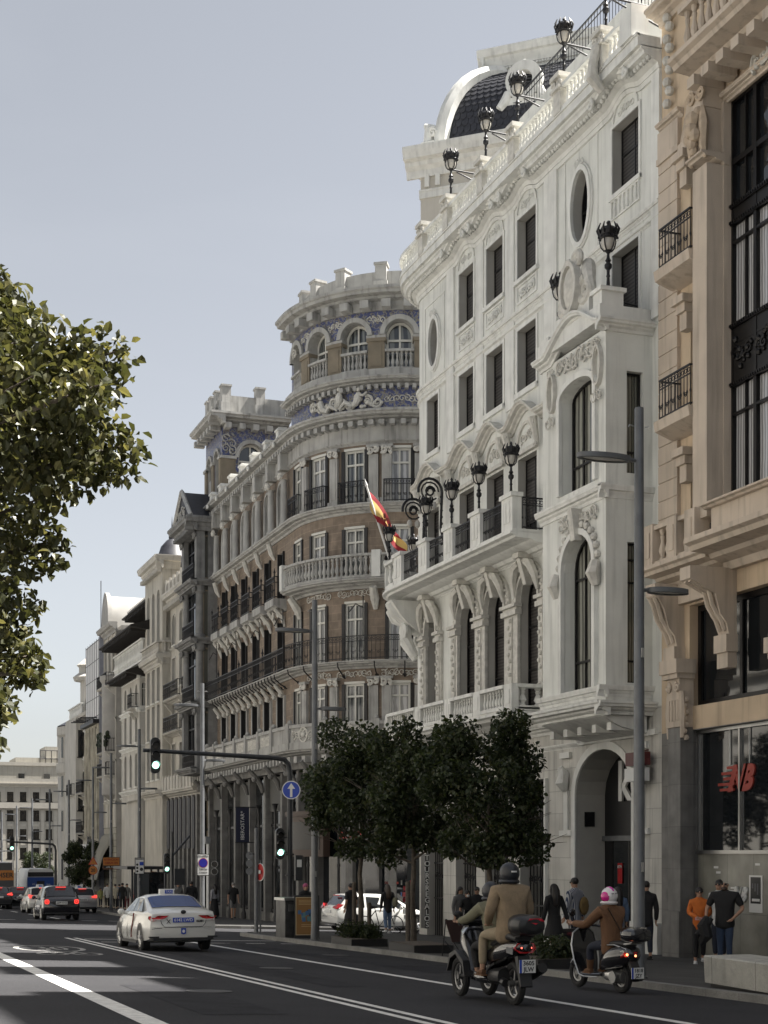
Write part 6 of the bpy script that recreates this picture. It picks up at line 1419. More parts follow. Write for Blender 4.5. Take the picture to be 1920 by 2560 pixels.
# ================================================================= cars
def car(name, lb, cat, x, y, rz, paint, L=4.4, W=1.78, H=1.45, kind='hatch', sc=1., lights=True, plate_='', taxi=False, lightst='box', group='cars driving up the avenue', dark_rear=False):
    """rear at local y = 0, nose towards +y; x across"""
    r = thing(name, lb, cat, (x, y, gz(x, y)), rz, group); r.scale = (sc, sc, sc); r.rotation_euler[0] = -.02
    w = W/2; belt = .62*H if kind != 'sedan' else .64*H
    # stations: y, bottom, belt, top, half widths low / belt / top
    if kind == 'sedan':
        S = [(0, .42, .80, .82, .80, .74, .60), (.05, .30, .94, .97, .93, .88, .72), (.30, .25, 1.0, 1.05, .99, .93, .76), (.62, .22, .98, 1.07, 1, .95, .74), (1.55, .2, .96, H-.02, 1, .95, .68), (2.1, .2, .95, H, 1, .95, .68), (2.7, .2, .94, H-.06, 1, .95, .67), (3.45, .2, .93, 1.0, 1, .93, .74), (4.1, .24, .80, .86, .97, .86, .7), (4.5, .3, .62, .68, .88, .74, .6), (4.6, .36, .5, .54, .7, .6, .5)]
        gl = (3, 4, 6, 7); ws, k = (1.02, 3.72), L/4.6
    else:
        S = [(0, .40, .78, .80, .86, .80, .72), (.05, .30, .92, .95, .95, .90, .80), (.16, .25, belt, belt+.06, .99, .94, .80), (.50, .22, belt, H-.03, 1, .95, .74), (1.2, .2, belt, H, 1, .96, .74), (2.0, .2, belt, H-.01, 1, .96, .73), (2.5, .2, belt-.01, H-.09, 1, .95, .72), (3.2, .2, belt-.03, belt+.04, 1, .93, .76), (3.8, .25, .74, .80, .97, .86, .7), (4.15, .3, .6, .66, .88, .74, .6), (4.2, .36, .5, .54, .7, .6, .5)]
        gl = (2, 3, 6, 7); ws, k = (.74, 3.35), L/4.2
    def rg(s):
        y_, zb, ze, zt, a, b, c = s; y_ *= k; a, b, c = a*w, b*w, c*w
        half = [(a*.7, zb), (a*.96, zb+.06), (a, zb+.2), (a, (zb+ze)/2), ((a+b)/2, ze-.1*(ze-zb)), (b, ze), (c+(b-c)*.12, zt-.12*(zt-ze)), (c*.82, zt-.005), (c*.45, zt+.012)]
        return [V((px_, y_, z)) for px_, z in half]+[V((-px_, y_, z)) for px_, z in reversed(half)]
    Rg = [rg(s) for s in S]; n = len(Rg[0]); mb = MB()
    vs_ = [tuple(p) for R__ in Rg for p in R__]; fs = []
    for i in range(len(Rg)-1):
        for j in range(n): fs.append((i*n+j, i*n+(j+1) % n, (i+1)*n+(j+1) % n, (i+1)*n+j))
    fs += [tuple(range(n-1, -1, -1)), tuple(range((len(Rg)-1)*n, len(Rg)*n))]; mb.add(vs_, fs); body = mb.obj('body', paint, r, smooth=32)
    # glass: patches lying 6 mm proud of the shell
    def patch(nm, i0, i1, j0, j1, sh=.12, sv=.12, m=M_glass):
        P = [Rg[i0][j0], Rg[i0][j1], Rg[i1][j1], Rg[i1][j0]]; c = (P[0]+P[1]+P[2]+P[3])/4; nn = (P[1]-P[0]).cross(P[3]-P[0]).normalized()
        if nn.dot(c-V((0, c.y, .8)))+nn.y*(c.y-L/2)*.3 < 0: nn = -nn
        def q(s, t): return (P[0]*(1-s)+P[1]*s)*(1-t)+(P[3]*(1-s)+P[2]*s)*t+nn*.012
        g = MB(); g.poly([q(sh, sv), q(1-sh, sv), q(1-sh, 1-sv), q(sh, 1-sv)]); return g.obj(nm, m, body, smooth=0)
    t0, t1, t2, t3 = gl
    rg_m = mat('rear_glass_'+name, (.02, .045, .15) if taxi and kind == 'sedan' else (.012, .014, .018), .25 if taxi else .08, spec=.25 if taxi else .8)
    def across(nm, i0, i1, f0, f1, m, o_):
        g = MB(); cs = [6, 7, 8, 9, 10, 11]; lo, hi = [], []
        for n_, j in enumerate(cs):
            a_, b_ = Rg[i0][j], Rg[i1][j]
            if j == 6: a_, b_ = a_*.75+Rg[i0][7]*.25, b_*.75+Rg[i1][7]*.25
            if j == 11: a_, b_ = a_*.75+Rg[i0][10]*.25, b_*.75+Rg[i1][10]*.25
            lo.append(a_+(b_-a_)*f0+o_); hi.append(a_+(b_-a_)*f1+o_)
        for j in range(5): g.poly([lo[j], lo[j+1], hi[j+1], hi[j]])
        return g.obj(nm, m, body, smooth=0)
    across('rear_window', t0, t1, .10, .9, rg_m, V((0, -.012, .014))); across('windscreen', t2, t3, .06, .95, M_glass, V((0, .012, .014)))
    for a, b, j in ((5, 6, 1), (12, 11, -1)):
        for i0, i1, s0, s1 in ((t1, t1+1, .02, .95), (t1+1, t2, .05, .95)):
            P = [Rg[i0][a], Rg[i0][b], Rg[i1][b], Rg[i1][a]]; g = MB(); o_ = V((j*.012, 0, .0))
            def q(s, t, P=P): return (P[0]*(1-t)+P[3]*t)*(1-s)+(P[1]*(1-t)+P[2]*t)*s+o_
            g.poly([q(.12, s0), q(.12, s1), q(.95, s1), q(.95, s0)]); g.obj('side_window', M_glass, body, smooth=0)
        P0, P1, P2 = Rg[t1][a], Rg[t1][b], Rg[t0][a]; g = MB(); o_ = V((j*.012, 0, 0)); g.poly([P0*.86+P1*.14+o_, P0*.1+P1*.9+o_, P2*.62+P0*.3+P1*.08+o_]); g.obj('quarter_window', M_glass, body, smooth=0)
        P0, P1, P2 = Rg[t2][a], Rg[t2][b], Rg[t3][a]; g = MB(); g.poly([P0*.86+P1*.14+o_, P0*.1+P1*.9+o_, P2*.62+P0*.3+P1*.08+o_]); g.obj('side_window', M_glass, body, smooth=0)
    # door seams, sills, arches
    g = MB()
    for sx in (-1, 1):
        for yy in (S[t1][0]*k+.55, S[t2][0]*k-.1, S[t3][0]*k-.1): g.tube([(sx*(w+.003), yy, .32), (sx*(w+.003), yy+.03, .55), (sx*(w*.965+.004), yy+.0, belt-.12)], .008, 4)
        g.box(sx*w-.012, sx*w+.004, ws[0]*k+.4, ws[1]*k-.4, .2, .27)
    g.obj('door_seams', M_black, body)
    for yy in ws:
        for sx in (-1, 1):
            yk = yy*k; rr = .325; ax = Matrix.Rotation(pi/2, 4, 'Y')
            g = MB(); prof = [(.19, -.1), (.3, -.105), (rr, -.07), (rr, .07), (.3, .105), (.19, .1)]
            n_ = 24; vs2 = [(sx*(w-.11)+d*sx, yk+rad*cos(2*pi*t/n_), .325+rad*sin(2*pi*t/n_)) for rad, d in prof for t in range(n_)]
            g.add(vs2, [(i*n_+t, i*n_+(t+1) % n_, (i+1)*n_+(t+1) % n_, (i+1)*n_+t) for i in range(5) for t in range(n_)]); wh = g.obj('wheel', M_rub, r)
            g = MB()
            for t in range(5):
                a = 2*pi*t/5+.3; g.tube([(sx*(w-.02), yk, .325), (sx*(w-.012), yk+.2*cos(a), .325+.2*sin(a))], [.05, .035], 5)
            g.tube([(sx*(w-.02), yk+.205*cos(2*pi*t/20), .325+.205*sin(2*pi*t/20)) for t in range(20)], .022, 5, closed=True); g.obj('rim', M_steel, wh)
            g = MB(); g.add([(sx*(w+.006), yk+ra*cos(a_), .325+ra*sin(a_)) for ra in (.335, .395) for a_ in [pi*t/14-.25+t*.035 for t in range(15)]], [(t, t+1, t+16, t+15) for t in range(14)]); g.obj('wheel_arch', M_black, body, smooth=0)
            g = MB(); g.poly([(sx*(w-.004+.006), yk+.34*cos(pi*t/14), .325+.34*sin(pi*t/14)) for t in range(15)]); g.obj('arch_liner', M_dark, body, smooth=0)
    for sx in (-1, 1):
        g = MB(); ym = S[t3][0]*k-.55; g.ball((sx*(w+.1), ym, belt+.06), .11, 10, 0, .9, .5, .75); g.tube([(sx*w*.93, ym+.02, belt), (sx*(w+.05), ym, belt+.03)], .03, 5); g.obj('mirror', paint if not dark_rear else M_blackgl, body)
    # rear: lamps, plate, bumper
    zl = S[2][2]
    M_lit = mat('lit_brake_lamp_'+name, (.6, .04, .03), .3, emit=.7) if lights else M_red
    for sx in (-1, 1):
        g = MB()
        if lightst == 'slim':
            pts = [(sx*w*.93, .30, .80), (sx*w*.95, .12, .90), (sx*w*.72, .01, .915), (sx*w*.40, .0, .915), (sx*w*.52, -.004, .845), (sx*w*.78, .0, .79), (sx*w*.90, .06, .77)]
            g.poly([V(p)+V((sx*.012, -.035, 0)) for p in pts], (0, .03, 0)); lp = g.obj('rear_light', M_red, r, smooth=0); g = MB(); g.poly([V(p) for p in ((sx*w*.86, -.038, .80), (sx*w*.56, -.038, .80), (sx*w*.44, -.038, .84), (sx*w*.6, -.038, .822), (sx*w*.86, -.038, .822))]); g.obj('light_strip', M_sign, lp, smooth=0)
        elif lightst == 'box':
            g.mold(Fr(lambda u, d, z, sx=sx: (sx*u, -d, z)), w*.66, w*.9, [(-.2, .72), (.03, .74), (.04, .86), (-.05, .95), (-.2, .95)]); lp = g.obj('rear_light', M_red, r)
            g = MB(); pr_ = [(sx*(w*.78+.085*cos(a)*(1 if abs(cos(a)) > .7 else 1.25)), -.046, .84+.085*sin(a)*(1 if abs(sin(a)) > .7 else 1.25)) for a in [2*pi*t/20 for t in range(20)]]; g.tube(pr_, .022, 5, closed=True); g.ball((sx*w*.78, -.045, .84), .035, 8); g.obj('lamp_ring', M_lit, lp)
        else:
            g.poly([(sx*w*.96, .16, .95), (sx*w*.97, .3, 1.06), (sx*w*.9, .12, 1.08), (sx*w*.55, .03, .98), (sx*w*.6, .0, .92), (sx*w*.92, .02, .88)], (0, -.04, 0)); lp = g.obj('rear_light', M_lit, r, smooth=0)
    g = MB(); g.box(-w*.3, w*.3, -.016 if kind == 'sedan' else -.03, .1, .74 if kind == 'sedan' else .72, .86 if kind == 'sedan' else .85); pl = g.obj('number_plate', M_blue if taxi and kind == 'sedan' else M_sign, r, smooth=0)
    if plate_: text(plate_, .105, M_sign if taxi and kind == 'sedan' else M_ink, 'plate_lettering', pl, (0, -.02 if kind == 'sedan' else -.034, .798 if kind == 'sedan' else .785), RT_, .002, bold=.002)
    g = MB(); g.box(-w*.86, w*.86, -.02, .25, .3, .36); g.box(-w*.5, w*.5, .0, .3, .62, .632); g.obj('bumper_trim', M_black, r)
    if kind != 'sedan':
        g = MB(); g.box(-.22, .22, .28*k, .36*k, H-.08, H-.05); g.obj('high_brake_light', M_lit, r, smooth=0)
    g = MB(); g.tube([(.0, 1.2*k, H-.0), (.02, 1.05*k, H+.14)], .012, 4); g.obj('aerial', paint, r)
    if taxi:
        g = MB(); g.mold(Fr(lambda u, d, z: (u, 1.9*k+d, H+z)), -.19, .19, [(-.09, 0), (.09, 0), (.06, .14), (-.06, .14)]); ts = g.obj('taxi_sign', M_sign, r)
        g = MB(); g.box(-.06, .15, 1.9*k-.093, 1.9*k-.084, H+.02, H+.115); g.obj('sign_panel', M_blue, ts, smooth=0); text('TAXI', .08, M_sign, 'sign_lettering', ts, (.045, 1.9*k-.097, H+.067), RT_, .002)
    return r
M_grey_car = mat('silver_car_paint', (.42, .42, .42), .28, metal=.3, coat=.6)
tx = car('taxi', 'white saloon taxi with a blue number plate and roof sign, alone on the near road', 'taxi', 7.5, 34.75, 0.02, M_whitep, 4.6, 1.78, 1.43, 'sedan', .93, plate_='6142 LWD', taxi=True, lightst='slim')
g = MB(); g.poly([(-.06, -.026, .46), (.0, -.026, .44), (.06, -.026, .46), (.06, -.026, .6), (-.06, -.026, .6)], (0, .03, 0)); bd = g.obj('badge_sticker', M_blue, tx, smooth=0); g = MB(); g.ball((0, -.03, .52), .035, 8, 0, 1, .1, 1.2); g.obj('badge_mark', M_sign, bd)
text('X', .16, M_ink, 'lettering', tx, (-.38, -.022, .76), RT_, .002); text('02381', .075, M_ink, 'lettering', tx, (.42, -.022, .77), RT_, .002, bold=.003); g = MB(); g.ball((0, -.01, 1.0), .05, 10, 0, 1.4, .4, 1); g.obj('emblem', M_black, tx)
g = MB(); g.tube([(-.6, -.01, .92), (-.56, -.022, .72), (-.48, -.022, .63), (.48, -.022, .63), (.56, -.022, .72), (.6, -.01, .92)], .007, 4); g.tube([(-.8, -.02, .58), (-.7, -.03, .6), (-.55, -.022, .6)], .006, 4); g.box(-.86, -.62, -.03, .1, .36, .4); g.box(.62, .86, -.03, .1, .36, .4); g.obj('boot_seam', M_black, tx)
g = MB(); g.tube([(-.893, 1.75, .95), (-.896, 1.9, .7), (-.894, 2.05, .45), (-.894, 2.1, .33)], .02, 5, flat=.3); g.obj('side_stripe', M_rl, tx)
car('small_car', 'small black hatchback with square ringed red tail lights, at the crossing', 'car', 9.25, 68.2, .01, M_blackgl, 3.7, 1.66, 1.55, 'hatch', 1., plate_='6699 KHZ', lightst='box', dark_rear=True)
car('taxi', 'white estate taxi half hidden behind the small black hatchback', 'taxi', 10.75, 86.5, 0, M_whitep, 4.3, 1.74, 1.5, 'hatch', 1., taxi=True, plate_='2251 LBC', lightst='wide')
car('taxi', 'silver white taxi to the right of the small black hatchback, nearest the far kerb', 'taxi', 13.6, 91.0, 0, M_grey_car, 4.3, 1.76, 1.5, 'hatch', 1., taxi=True, plate_='7314 KTR', lightst='wide')
car('dark_car', 'black estate car with pointed tall tail lights, left of the white taxi', 'car', 11.4, 104, 0, M_blackgl, 4.5, 1.82, 1.5, 'hatch', 1., plate_='4482 JZN', lightst='wide')
car('dark_car', 'dark grey car cut by the left edge of the view, behind the black estate', 'car', 9.9, 103, 0, mat('dark_grey_paint', (.035, .036, .04), .25, coat=.6), 4.3, 1.78, 1.46, 'hatch', 1., lightst='wide')
car('parked_car', 'white hatchback waiting at the mouth of the side street behind the bicycle', 'car', 17.3, 54.6, -pi/2+.06, M_whitep, 4.1, 1.74, 1.45, 'hatch', 1., lights=False, lightst='wide', group='cars in the side street')
# blue van and lorry
x, y = 14.9, 122.0; r = thing('blue_van', 'white-topped minibus with a blue rear, queueing beyond the cars', 'minibus', (x, y, gz(x, y)))
g = MB(); g.mold(Fr(lambda u, d, z: (d, u, z)), 0, 6.5, [(-1.05, .4), (1.05, .4), (1.08, 1.9), (.98, 2.75), (.85, 2.95), (-.85, 2.95), (-.98, 2.75), (-1.08, 1.9)]); b_ = g.obj('body', M_sign, r)
g = MB(); g.box(-1.03, 1.03, -.03, .0, .4, 2.3); g.obj('blue_rear', mat('blue_van_paint', (.02, .07, .28), .3, coat=.5), b_, smooth=0); g = MB(); g.box(-.98, .98, -.04, .0, 2.35, 2.7); g.box(-.3, .3, -.035, .0, 1.4, 2.0); g.obj('rear_window', M_dark, b_, smooth=0)
g = MB(); g.box(-1.0, -.85, -.045, 0, 1.0, 1.5); g.box(.85, 1.0, -.045, 0, 1.0, 1.5); g.box(-.1, .1, -.05, 0, 1.45, 1.55); g.obj('rear_light', mat('lit_van_lamp', (.7, .1, .08), .3, emit=1.), b_, smooth=0)
text('4G', .2, M_sign, 'lettering', b_, (-.55, -.04, 1.75), RT_, .004); text('bus', .2, M_sign, 'lettering', b_, (.6, -.04, 1.75), RT_, .004)
g = MB()
for sx in (-.95, .95):
    for yy in (1.2, 5.2): g.tube([(sx-.12, yy, .36), (sx+.12, yy, .36)], .36, 16)
g.obj('wheels', M_rub, r)
x, y = 11.1, 117.0; r = thing('lorry', 'tall dark lorry with an orange lettered band, at the left edge of the view', 'lorry', (x, y, gz(x, y)))
g = MB(); g.box(-1.2, 1.2, 0, 7, .9, 3.25); b_ = g.obj('box_body', mat('lorry_grey', (.06, .06, .065), .5), r); g = MB(); g.box(-1.21, 1.21, -.02, 3, 1.95, 2.7); g.obj('orange_band', M_osign, b_, smooth=0); text('DACHSER', .5, M_ink, 'lettering', b_, (.05, -.03, 2.32), RT_, .004, bold=.01)
g = MB(); g.tube([(-1.15, -.05, 2.7), (-1.15, -.05, 4.0), (-1.0, -.05, 4.15), (1.0, -.05, 4.15), (1.15, -.05, 4.0), (1.15, -.05, 2.7)], .06, 6); g.box(-1.15, 1.15, .2, 6.8, 3.25, 3.3); g.obj('loading_frame', M_sign, b_)
g = MB()
for sx in (-1.0, 1.0):
    for yy in (1.0, 6.0): g.tube([(sx-.15, yy, .5), (sx+.15, yy, .5)], .5, 16)
g.obj('wheels', M_rub, r); g = MB(); g.box(-1.2, -.9, -.03, 0, 1.0, 1.2); g.box(.9, 1.2, -.03, 0, 1.0, 1.2); g.obj('rear_light', M_red, r, smooth=0)
# ================================================================= bicycle at the side street
x, y = 18.4, 51.9; r = thing('bicycle', 'dark city bicycle standing beside the woman at the side street', 'bicycle', (x, y, gz(x, y)), RD(-8))
def wheel(parent, c, R0, ax='y', tr=.02, spokes=14, m=M_rub, nm='wheel'):
    g = MB(); g.tube([(c[0]+R0*cos(2*pi*t/28), c[1], c[2]+R0*sin(2*pi*t/28)) for t in range(28)], tr, 6, closed=True); o = g.obj(nm, m, parent)
    g = MB()
    for t in range(spokes): a = 2*pi*t/spokes; g.tube([c, (c[0]+R0*cos(a), c[1], c[2]+R0*sin(a))], .003, 3)
    g.tube([(c[0], c[1]-.03, c[2]), (c[0], c[1]+.03, c[2])], .03, 8); g.obj('spokes', M_steel, o); return o
for dx in (-.55, .55): wheel(r, (dx, 0, .34), .33)
g = MB(); A, B_, C_, D_ = (-.55, 0, .34), (-.15, 0, .86), (.38, 0, .84), (.0, 0, .3)
for a, b in ((A, B_), (B_, C_), (C_, (.55, 0, .34)), (D_, B_), (D_, C_), (A, D_)): g.tube([a, b], .018, 6)
g.tube([(-.15, 0, .86), (-.18, 0, .98)], .014, 5); g.tube([(.38, 0, .84), (.35, 0, 1.05)], .014, 5); g.obj('frame', M_blackgl, r)
g = MB(); g.tube([(.25, -.28, 1.02), (.34, 0, 1.06), (.25, .28, 1.02)], .014, 6); g.obj('handlebar', M_iron, r); g = MB(); g.tube([(-.32, 0, .99), (-.18, 0, 1.0), (-.04, 0, .98)], [.08, .06, .02], 6); g.obj('saddle', M_black, r)
# ================================================================= people
def skin(name, pts, edges, m, parent, sub=2, root=0):
    """one continuous surface grown round a skeleton: pts = [(position, radius)]"""
    me = bpy.data.meshes.new(name); me.from_pydata([p for p, _ in pts], edges, []); me.materials.append(m)
    o = link(bpy.data.objects.new(name, me), parent); md = o.modifiers.new('skin', 'SKIN'); md.use_smooth_shade = True
    for i, (p, rr) in enumerate(pts):
        sv = me.skin_vertices[0].data[i]; sv.radius = rr if isinstance(rr, tuple) else (rr, rr); sv.use_root = (i == root)
    s2 = o.modifiers.new('smooth', 'SUBSURF'); s2.levels = sub; s2.render_levels = sub
    return o
M_skin = mat('skin', (.36, .21, .14), .55, var=.06); M_skin2 = mat('tanned_skin', (.26, .145, .09), .55)
M_hair = mat('dark_hair', (.014, .011, .010), .5); M_brhair = mat('brown_hair', (.04, .024, .015), .5); M_greyhair = mat('grey_hair', (.2, .19, .18), .6)
M_lens = mat('sunglasses', (.01, .01, .01), .1)
def cloth(n, c): return mat(n, c, .85, var=.12, sc=9, bump=.5, bsc=35)
C_ = {k: cloth(k+'_cloth', v) for k, v in dict(black=(.012, .012, .013), navy=(.016, .02, .034), jeans=(.035, .055, .10), white=(.48, .48, .47), orange=(.50, .13, .02), tan=(.22, .165, .105), khaki=(.27, .22, .15), olive=(.155, .15, .10), brown=(.12, .058, .026), grey=(.12, .12, .12), blue=(.10, .15, .24), lime=(.32, .33, .14), cream=(.36, .33, .26), maroon=(.10, .02, .025), pale=(.28, .28, .3)).items()}
C_['stripe'] = stripes('striped_shirt', (.42, .42, .43), (.03, .045, .09), 9.0, 0, .85)
def person(lb, x, y, face, pose='stand', h=1.72, top='black', legs='navy', shoes='black', hair='short', hcol=None, skinm=None, extra=(), z=None, group=None, sleeve=1., coat=0., seat=None, arms=None, bulk=1., walkph=.0, lean=0., helmet=None, skirt=0, mask=False, puff=1.0):
    """built in metres for a 1.72 m figure; local +y is where the person looks; feet at z = 0 (or hips set by seat)"""
    s = h/1.72; zz = walk(x, y) if z is None else z
    r = thing('person', lb, 'person', (x, y, zz), face, group); r.scale = (s, s, s); sk = skinm or M_skin; b = bulk
    ph_ = walkph; hip = .90; ky, fy = .09+.14*ph_, .0
    if seat: hip = seat['hip']
    pel = V((0, 0, hip)) if not seat else V((0, seat['y'], hip)); up = V((0, sin(lean), cos(lean)))
    ch = pel+up*.30; sh = pel+up*.52; nk = sh+up*.06; hd = nk+V((0, .02+.04*sin(lean), .115))
    legsJ = []
    for i, sx in enumerate((-1, 1)):
        hp = pel+V((sx*.085, 0, -.05)); d = ph_*(1 if i else -1)
        if seat: kn, an = pel+V(seat['knee'])*V((1, 1, 1)).x*1. if False else V((sx*seat['knee'][0], seat['y']+seat['knee'][1], seat['knee'][2])), V((sx*seat['foot'][0], seat['y']+seat['foot'][1], seat['foot'][2]))
        else: kn = V((sx*.09, .03+.2*d, .48)); an = V((sx*.09, -.03+.34*d, .085+(.05 if d < 0 else 0)))
        legsJ.append((hp, kn, an))
    arm = []
    for i, sx in enumerate((-1, 1)):
        so_ = sh+V((sx*.17*b, 0, -.035)); a = (arms or {}).get('l' if sx < 0 else 'r')
        if a: el, wr = V(a[0]), V(a[1])
        else: d = -ph_*(1 if i else -1); el = so_+V((sx*.06, -.03+.12*d, -.27)); wr = el+V((sx*.0, .06+.16*d, -.24))
        arm.append((so_, el, wr))
    P = [(pel, (.125*b, .095*b)), (ch, (.14*b, .10*b)), (sh, (.13*b, .08*b)), (nk, .055), (hd+V((0, .0, -.03)), (.072, .085)), (hd+V((0, 0, .07)), (.07, .085))]; E = [(0, 1), (1, 2), (2, 3), (3, 4), (4, 5)]
    for so_, el, wr in arm:
        n = len(P); P += [(so_, .058*b), (el, .043), (wr, .028), (wr+(wr-el).normalized()*.07, (.036, .02))]; E += [(2, n), (n, n+1), (n+1, n+2), (n+2, n+3)]
    for hp, kn, an in legsJ:
        n = len(P); P += [(hp, .085*b), (kn, .056), (an, .036), (an+V((0, .1, -.045)), (.04, .028))]; E += [(0, n), (n, n+1), (n+1, n+2), (n+2, n+3)]
    body = skin('body', P, E, sk, r)
    # fingers: five unequal bent chains on each palm, in one mesh with nose and ears
    g = MB()
    for i, (so_, el, wr) in enumerate(arm):
        sx = (-1, 1)[i]; f = (wr-el).normalized(); side = f.cross(V((0, 0, 1))) if abs(f.z) < .9 else V((0, 1, 0)); side.normalize(); nn = side.cross(f); base = wr+f*.085
        for k, ln in enumerate((.062, .072, .066, .05)):
            o = side*(.03-.02*k)*1.0; p0 = base+o; p1 = p0+f*ln*.55-nn*.008*sx; p2 = p1+f*ln*.4-nn*.03*sx; g.tube([p0-f*.02, p0, p1, p2], [.0105, .0105, .009, .006], 6)
        t0 = wr+f*.03+side*.03; g.tube([t0, t0+side*.03+f*.03, t0+side*.036+f*.065], [.013, .011, .008], 6)
    if not helmet:
        fc = hd+V((0, .082, .01)); g.tube([fc+V((0, -.01, .04)), fc+V((0, .022, -.005)), fc+V((0, 0, -.015))], [.01, .016, .01], 6)
        for sx in (-1, 1): g.ball(hd+V((sx*.076, -.005, .01)), .026, 8, 0, .4, .7, 1.1)
        g.tube([fc+V((-.022, -.008, -.048)), fc+V((0, .002, -.05)), fc+V((.022, -.008, -.048))], .007, 5)
    g.obj('hands_and_features', sk, body)
    if not helmet:
        g = MB()
        for sx in (-1, 1): g.ball(hd+V((sx*.03, .078, .035)), .011, 6)
        if 'glasses' in extra:
            for sx in (-1, 1): g.ball(hd+V((sx*.033, .083, .036)), .026, 8, 0, 1.1, .35, .8)
            g.tube([hd+V((-.075, 0, .04)), hd+V((-.06, .075, .042)), hd+V((.06, .075, .042)), hd+V((.075, 0, .04))], .005, 4)
        g.obj('eyes', M_lens, body)
        hm = hcol or M_hair; g = MB(); g.ball(hd+V((0, -.014, .058)), .093, 12, 0, .94, 1.05, .93 if hair != 'bald' else .1)
        if hair == 'long':
            g.tube([hd+V((0, -.06, .08)), hd+V((0, -.095, -.02)), hd+V((0, -.10, -.16)), hd+V((0, -.10, -.34)), hd+V((0, -.09, -.42))], [.07, .095, .105, .09, .03], 10)
            for sx in (-1, 1): g.tube([hd+V((sx*.06, -.0, .06)), hd+V((sx*.088, -.03, -.03)), hd+V((sx*.09, -.05, -.2))], [.03, .035, .012], 6)
        if hair == 'tied': g.ball(hd+V((0, -.11, .05)), .045, 8); g.tube([hd+V((0, -.11, .05)), hd+V((0, -.15, -.05))], [.03, .015], 6)
        if hair == 'cap': g.tube([hd+V((0, .05, .085)), hd+V((0, .15, .075))], [.06, .05], 8, flat=.2)
        if hair != 'bald': g.obj('hair', hm, body)
        if mask: g = MB(); g.ball(hd+V((0, .055, -.035)), .055, 10, 0, 1.05, .75, .85); g.obj('face_mask', M_sign, body)
    # clothing
    tm, lm = C_[top], C_[legs]; k = 1.16
    q_ = puff; P = [(pel+up*(-.2-coat), (.165*b*q_+(.04 if coat else 0), .14*b*q_)), (pel+up*(-.04), (.168*b*q_, .138*b*q_)), (pel+up*.12, (.155*b*q_, .125*b*q_)), (ch, (.165*b*q_, .128*b*q_)), (sh-up*.0, (.15*b*q_, .10*b*q_)), (nk+up*.01, .085), (nk+up*.045, .075)]; E = [(0, 1), (1, 2), (2, 3), (3, 4), (4, 5), (5, 6)]
    for so_, el, wr in arm:
        n = len(P); P += [(so_+up*.01, .08*b*q_)]; E += [(4, n)]
        if sleeve >= 1: P += [(el, .063*q_), (wr+(wr-el)*.05, .048*q_)]; E += [(n, n+1), (n+1, n+2)]
        elif sleeve > 0: P += [(so_+(el-so_)*.85, .066)]; E += [(n, n+1)]
    skin('top', P, E, tm, body)
    P = [(pel+up*.16, (.13*b, .10*b)), (pel+V((0, 0, -.03)), (.15*b, .122*b))]; E = [(0, 1)]
    for hp, kn, an in legsJ:
        n = len(P)
        if skirt: continue
        e2 = an+(kn-an)*.12 if legs != 'khaki' or seat else an+(kn-an)*.12
        if 'shorts' in extra: P += [(hp, .105*b), (kn+(hp-kn)*.05, .085)]; E += [(1, n), (n, n+1)]
        else: P += [(hp, .102*b), (kn, .072), (e2, .055)]; E += [(1, n), (n, n+1), (n+1, n+2)]
    if skirt:
        zb = hip-skirt; g = MB(); g.lathe((0, 0, 0), [(.15, hip+.1), (.17, hip-.1), (.21, (hip+zb)/2), (.25, zb), (.23, zb+.01)], 18); g.obj('skirt', lm, body)
    else: skin('trousers', P, E, lm, body)
    g = MB()
    for hp, kn, an in legsJ:
        for q in range(1): g.tube([an+V((0, -.05, -.03)), an+V((0, .03, -.035)), an+V((0, .12, -.055)), an+V((0, .17, -.065))], [.035, .045, .042, .02], 8); g.box(an.x-.045, an.x+.045, an.y-.07, an.y+.17, an.z-.085, an.z-.065)
        if 'boots' in extra: g.tube([an, an+(kn-an)*.42], [.05, .065], 8)
    g.obj('shoes', C_[shoes] if shoes in C_ else M_sign, body)
    if helmet:
        m1, m2 = helmet; g = MB(); g.ball(hd+V((0, -.005, .04)), .145, 16, 0, .92, 1.06, 1.02); g.tube([hd+V((.11*cos(a), .005+.125*sin(a), -.07)) for a in [2*pi*t/18 for t in range(18)]], .03, 6, closed=True); hl = g.obj('helmet', m1, body)
        g = MB(); g.add([(hd.x+.137*cos(a)*cos(e_), hd.y-.005+.158*sin(a)*cos(e_), hd.z+.04+.15*sin(e_)) for e_ in (-.28, .05, .35) for a in [pi*t/10 for t in range(1, 10)]], [(q*9+t, q*9+t+1, q*9+9+t+1, q*9+9+t) for q in range(2) for t in range(8)]); g.obj('visor', M_glass, hl)
        if m2: 
            g = MB(); g.ball(hd+V((.0, -.005, .052)), .1455, 16, 0, .55, 1.0, 1.0); g.obj('helmet_panel', m2, hl)
            g = MB(); g.ball(hd+V((-.035, -.02, .03)), .134, 14, 0, .93, .85, .8); g.obj('helmet_side', mat('magenta_shell', (.55, .02, .22), .25, coat=.5), hl)
            g = MB()
            for dx in (-.03, .03): g.box(hd.x+dx-.018, hd.x+dx+.018, hd.y-.162, hd.y-.14, hd.z+.075, hd.z+.085)
            g.obj('vents', M_black, hl)
        else: g = MB(); g.box(hd.x-.035, hd.x+.035, hd.y-.168, hd.y-.14, hd.z+.055, hd.z+.075); g.obj('helmet_badge', M_sign, hl)
    if 'strap' in extra:
        g = MB(); g.tube([sh+V((-.12, -.11, .03)), ch+V((.0, -.145, .0)), pel+V((.14, -.11, .08))], .02, 6, flat=.4); g.obj('bag_strap', M_black, body)
    return r, dict(pel=pel, ch=ch, sh=sh, hd=hd, arm=arm)
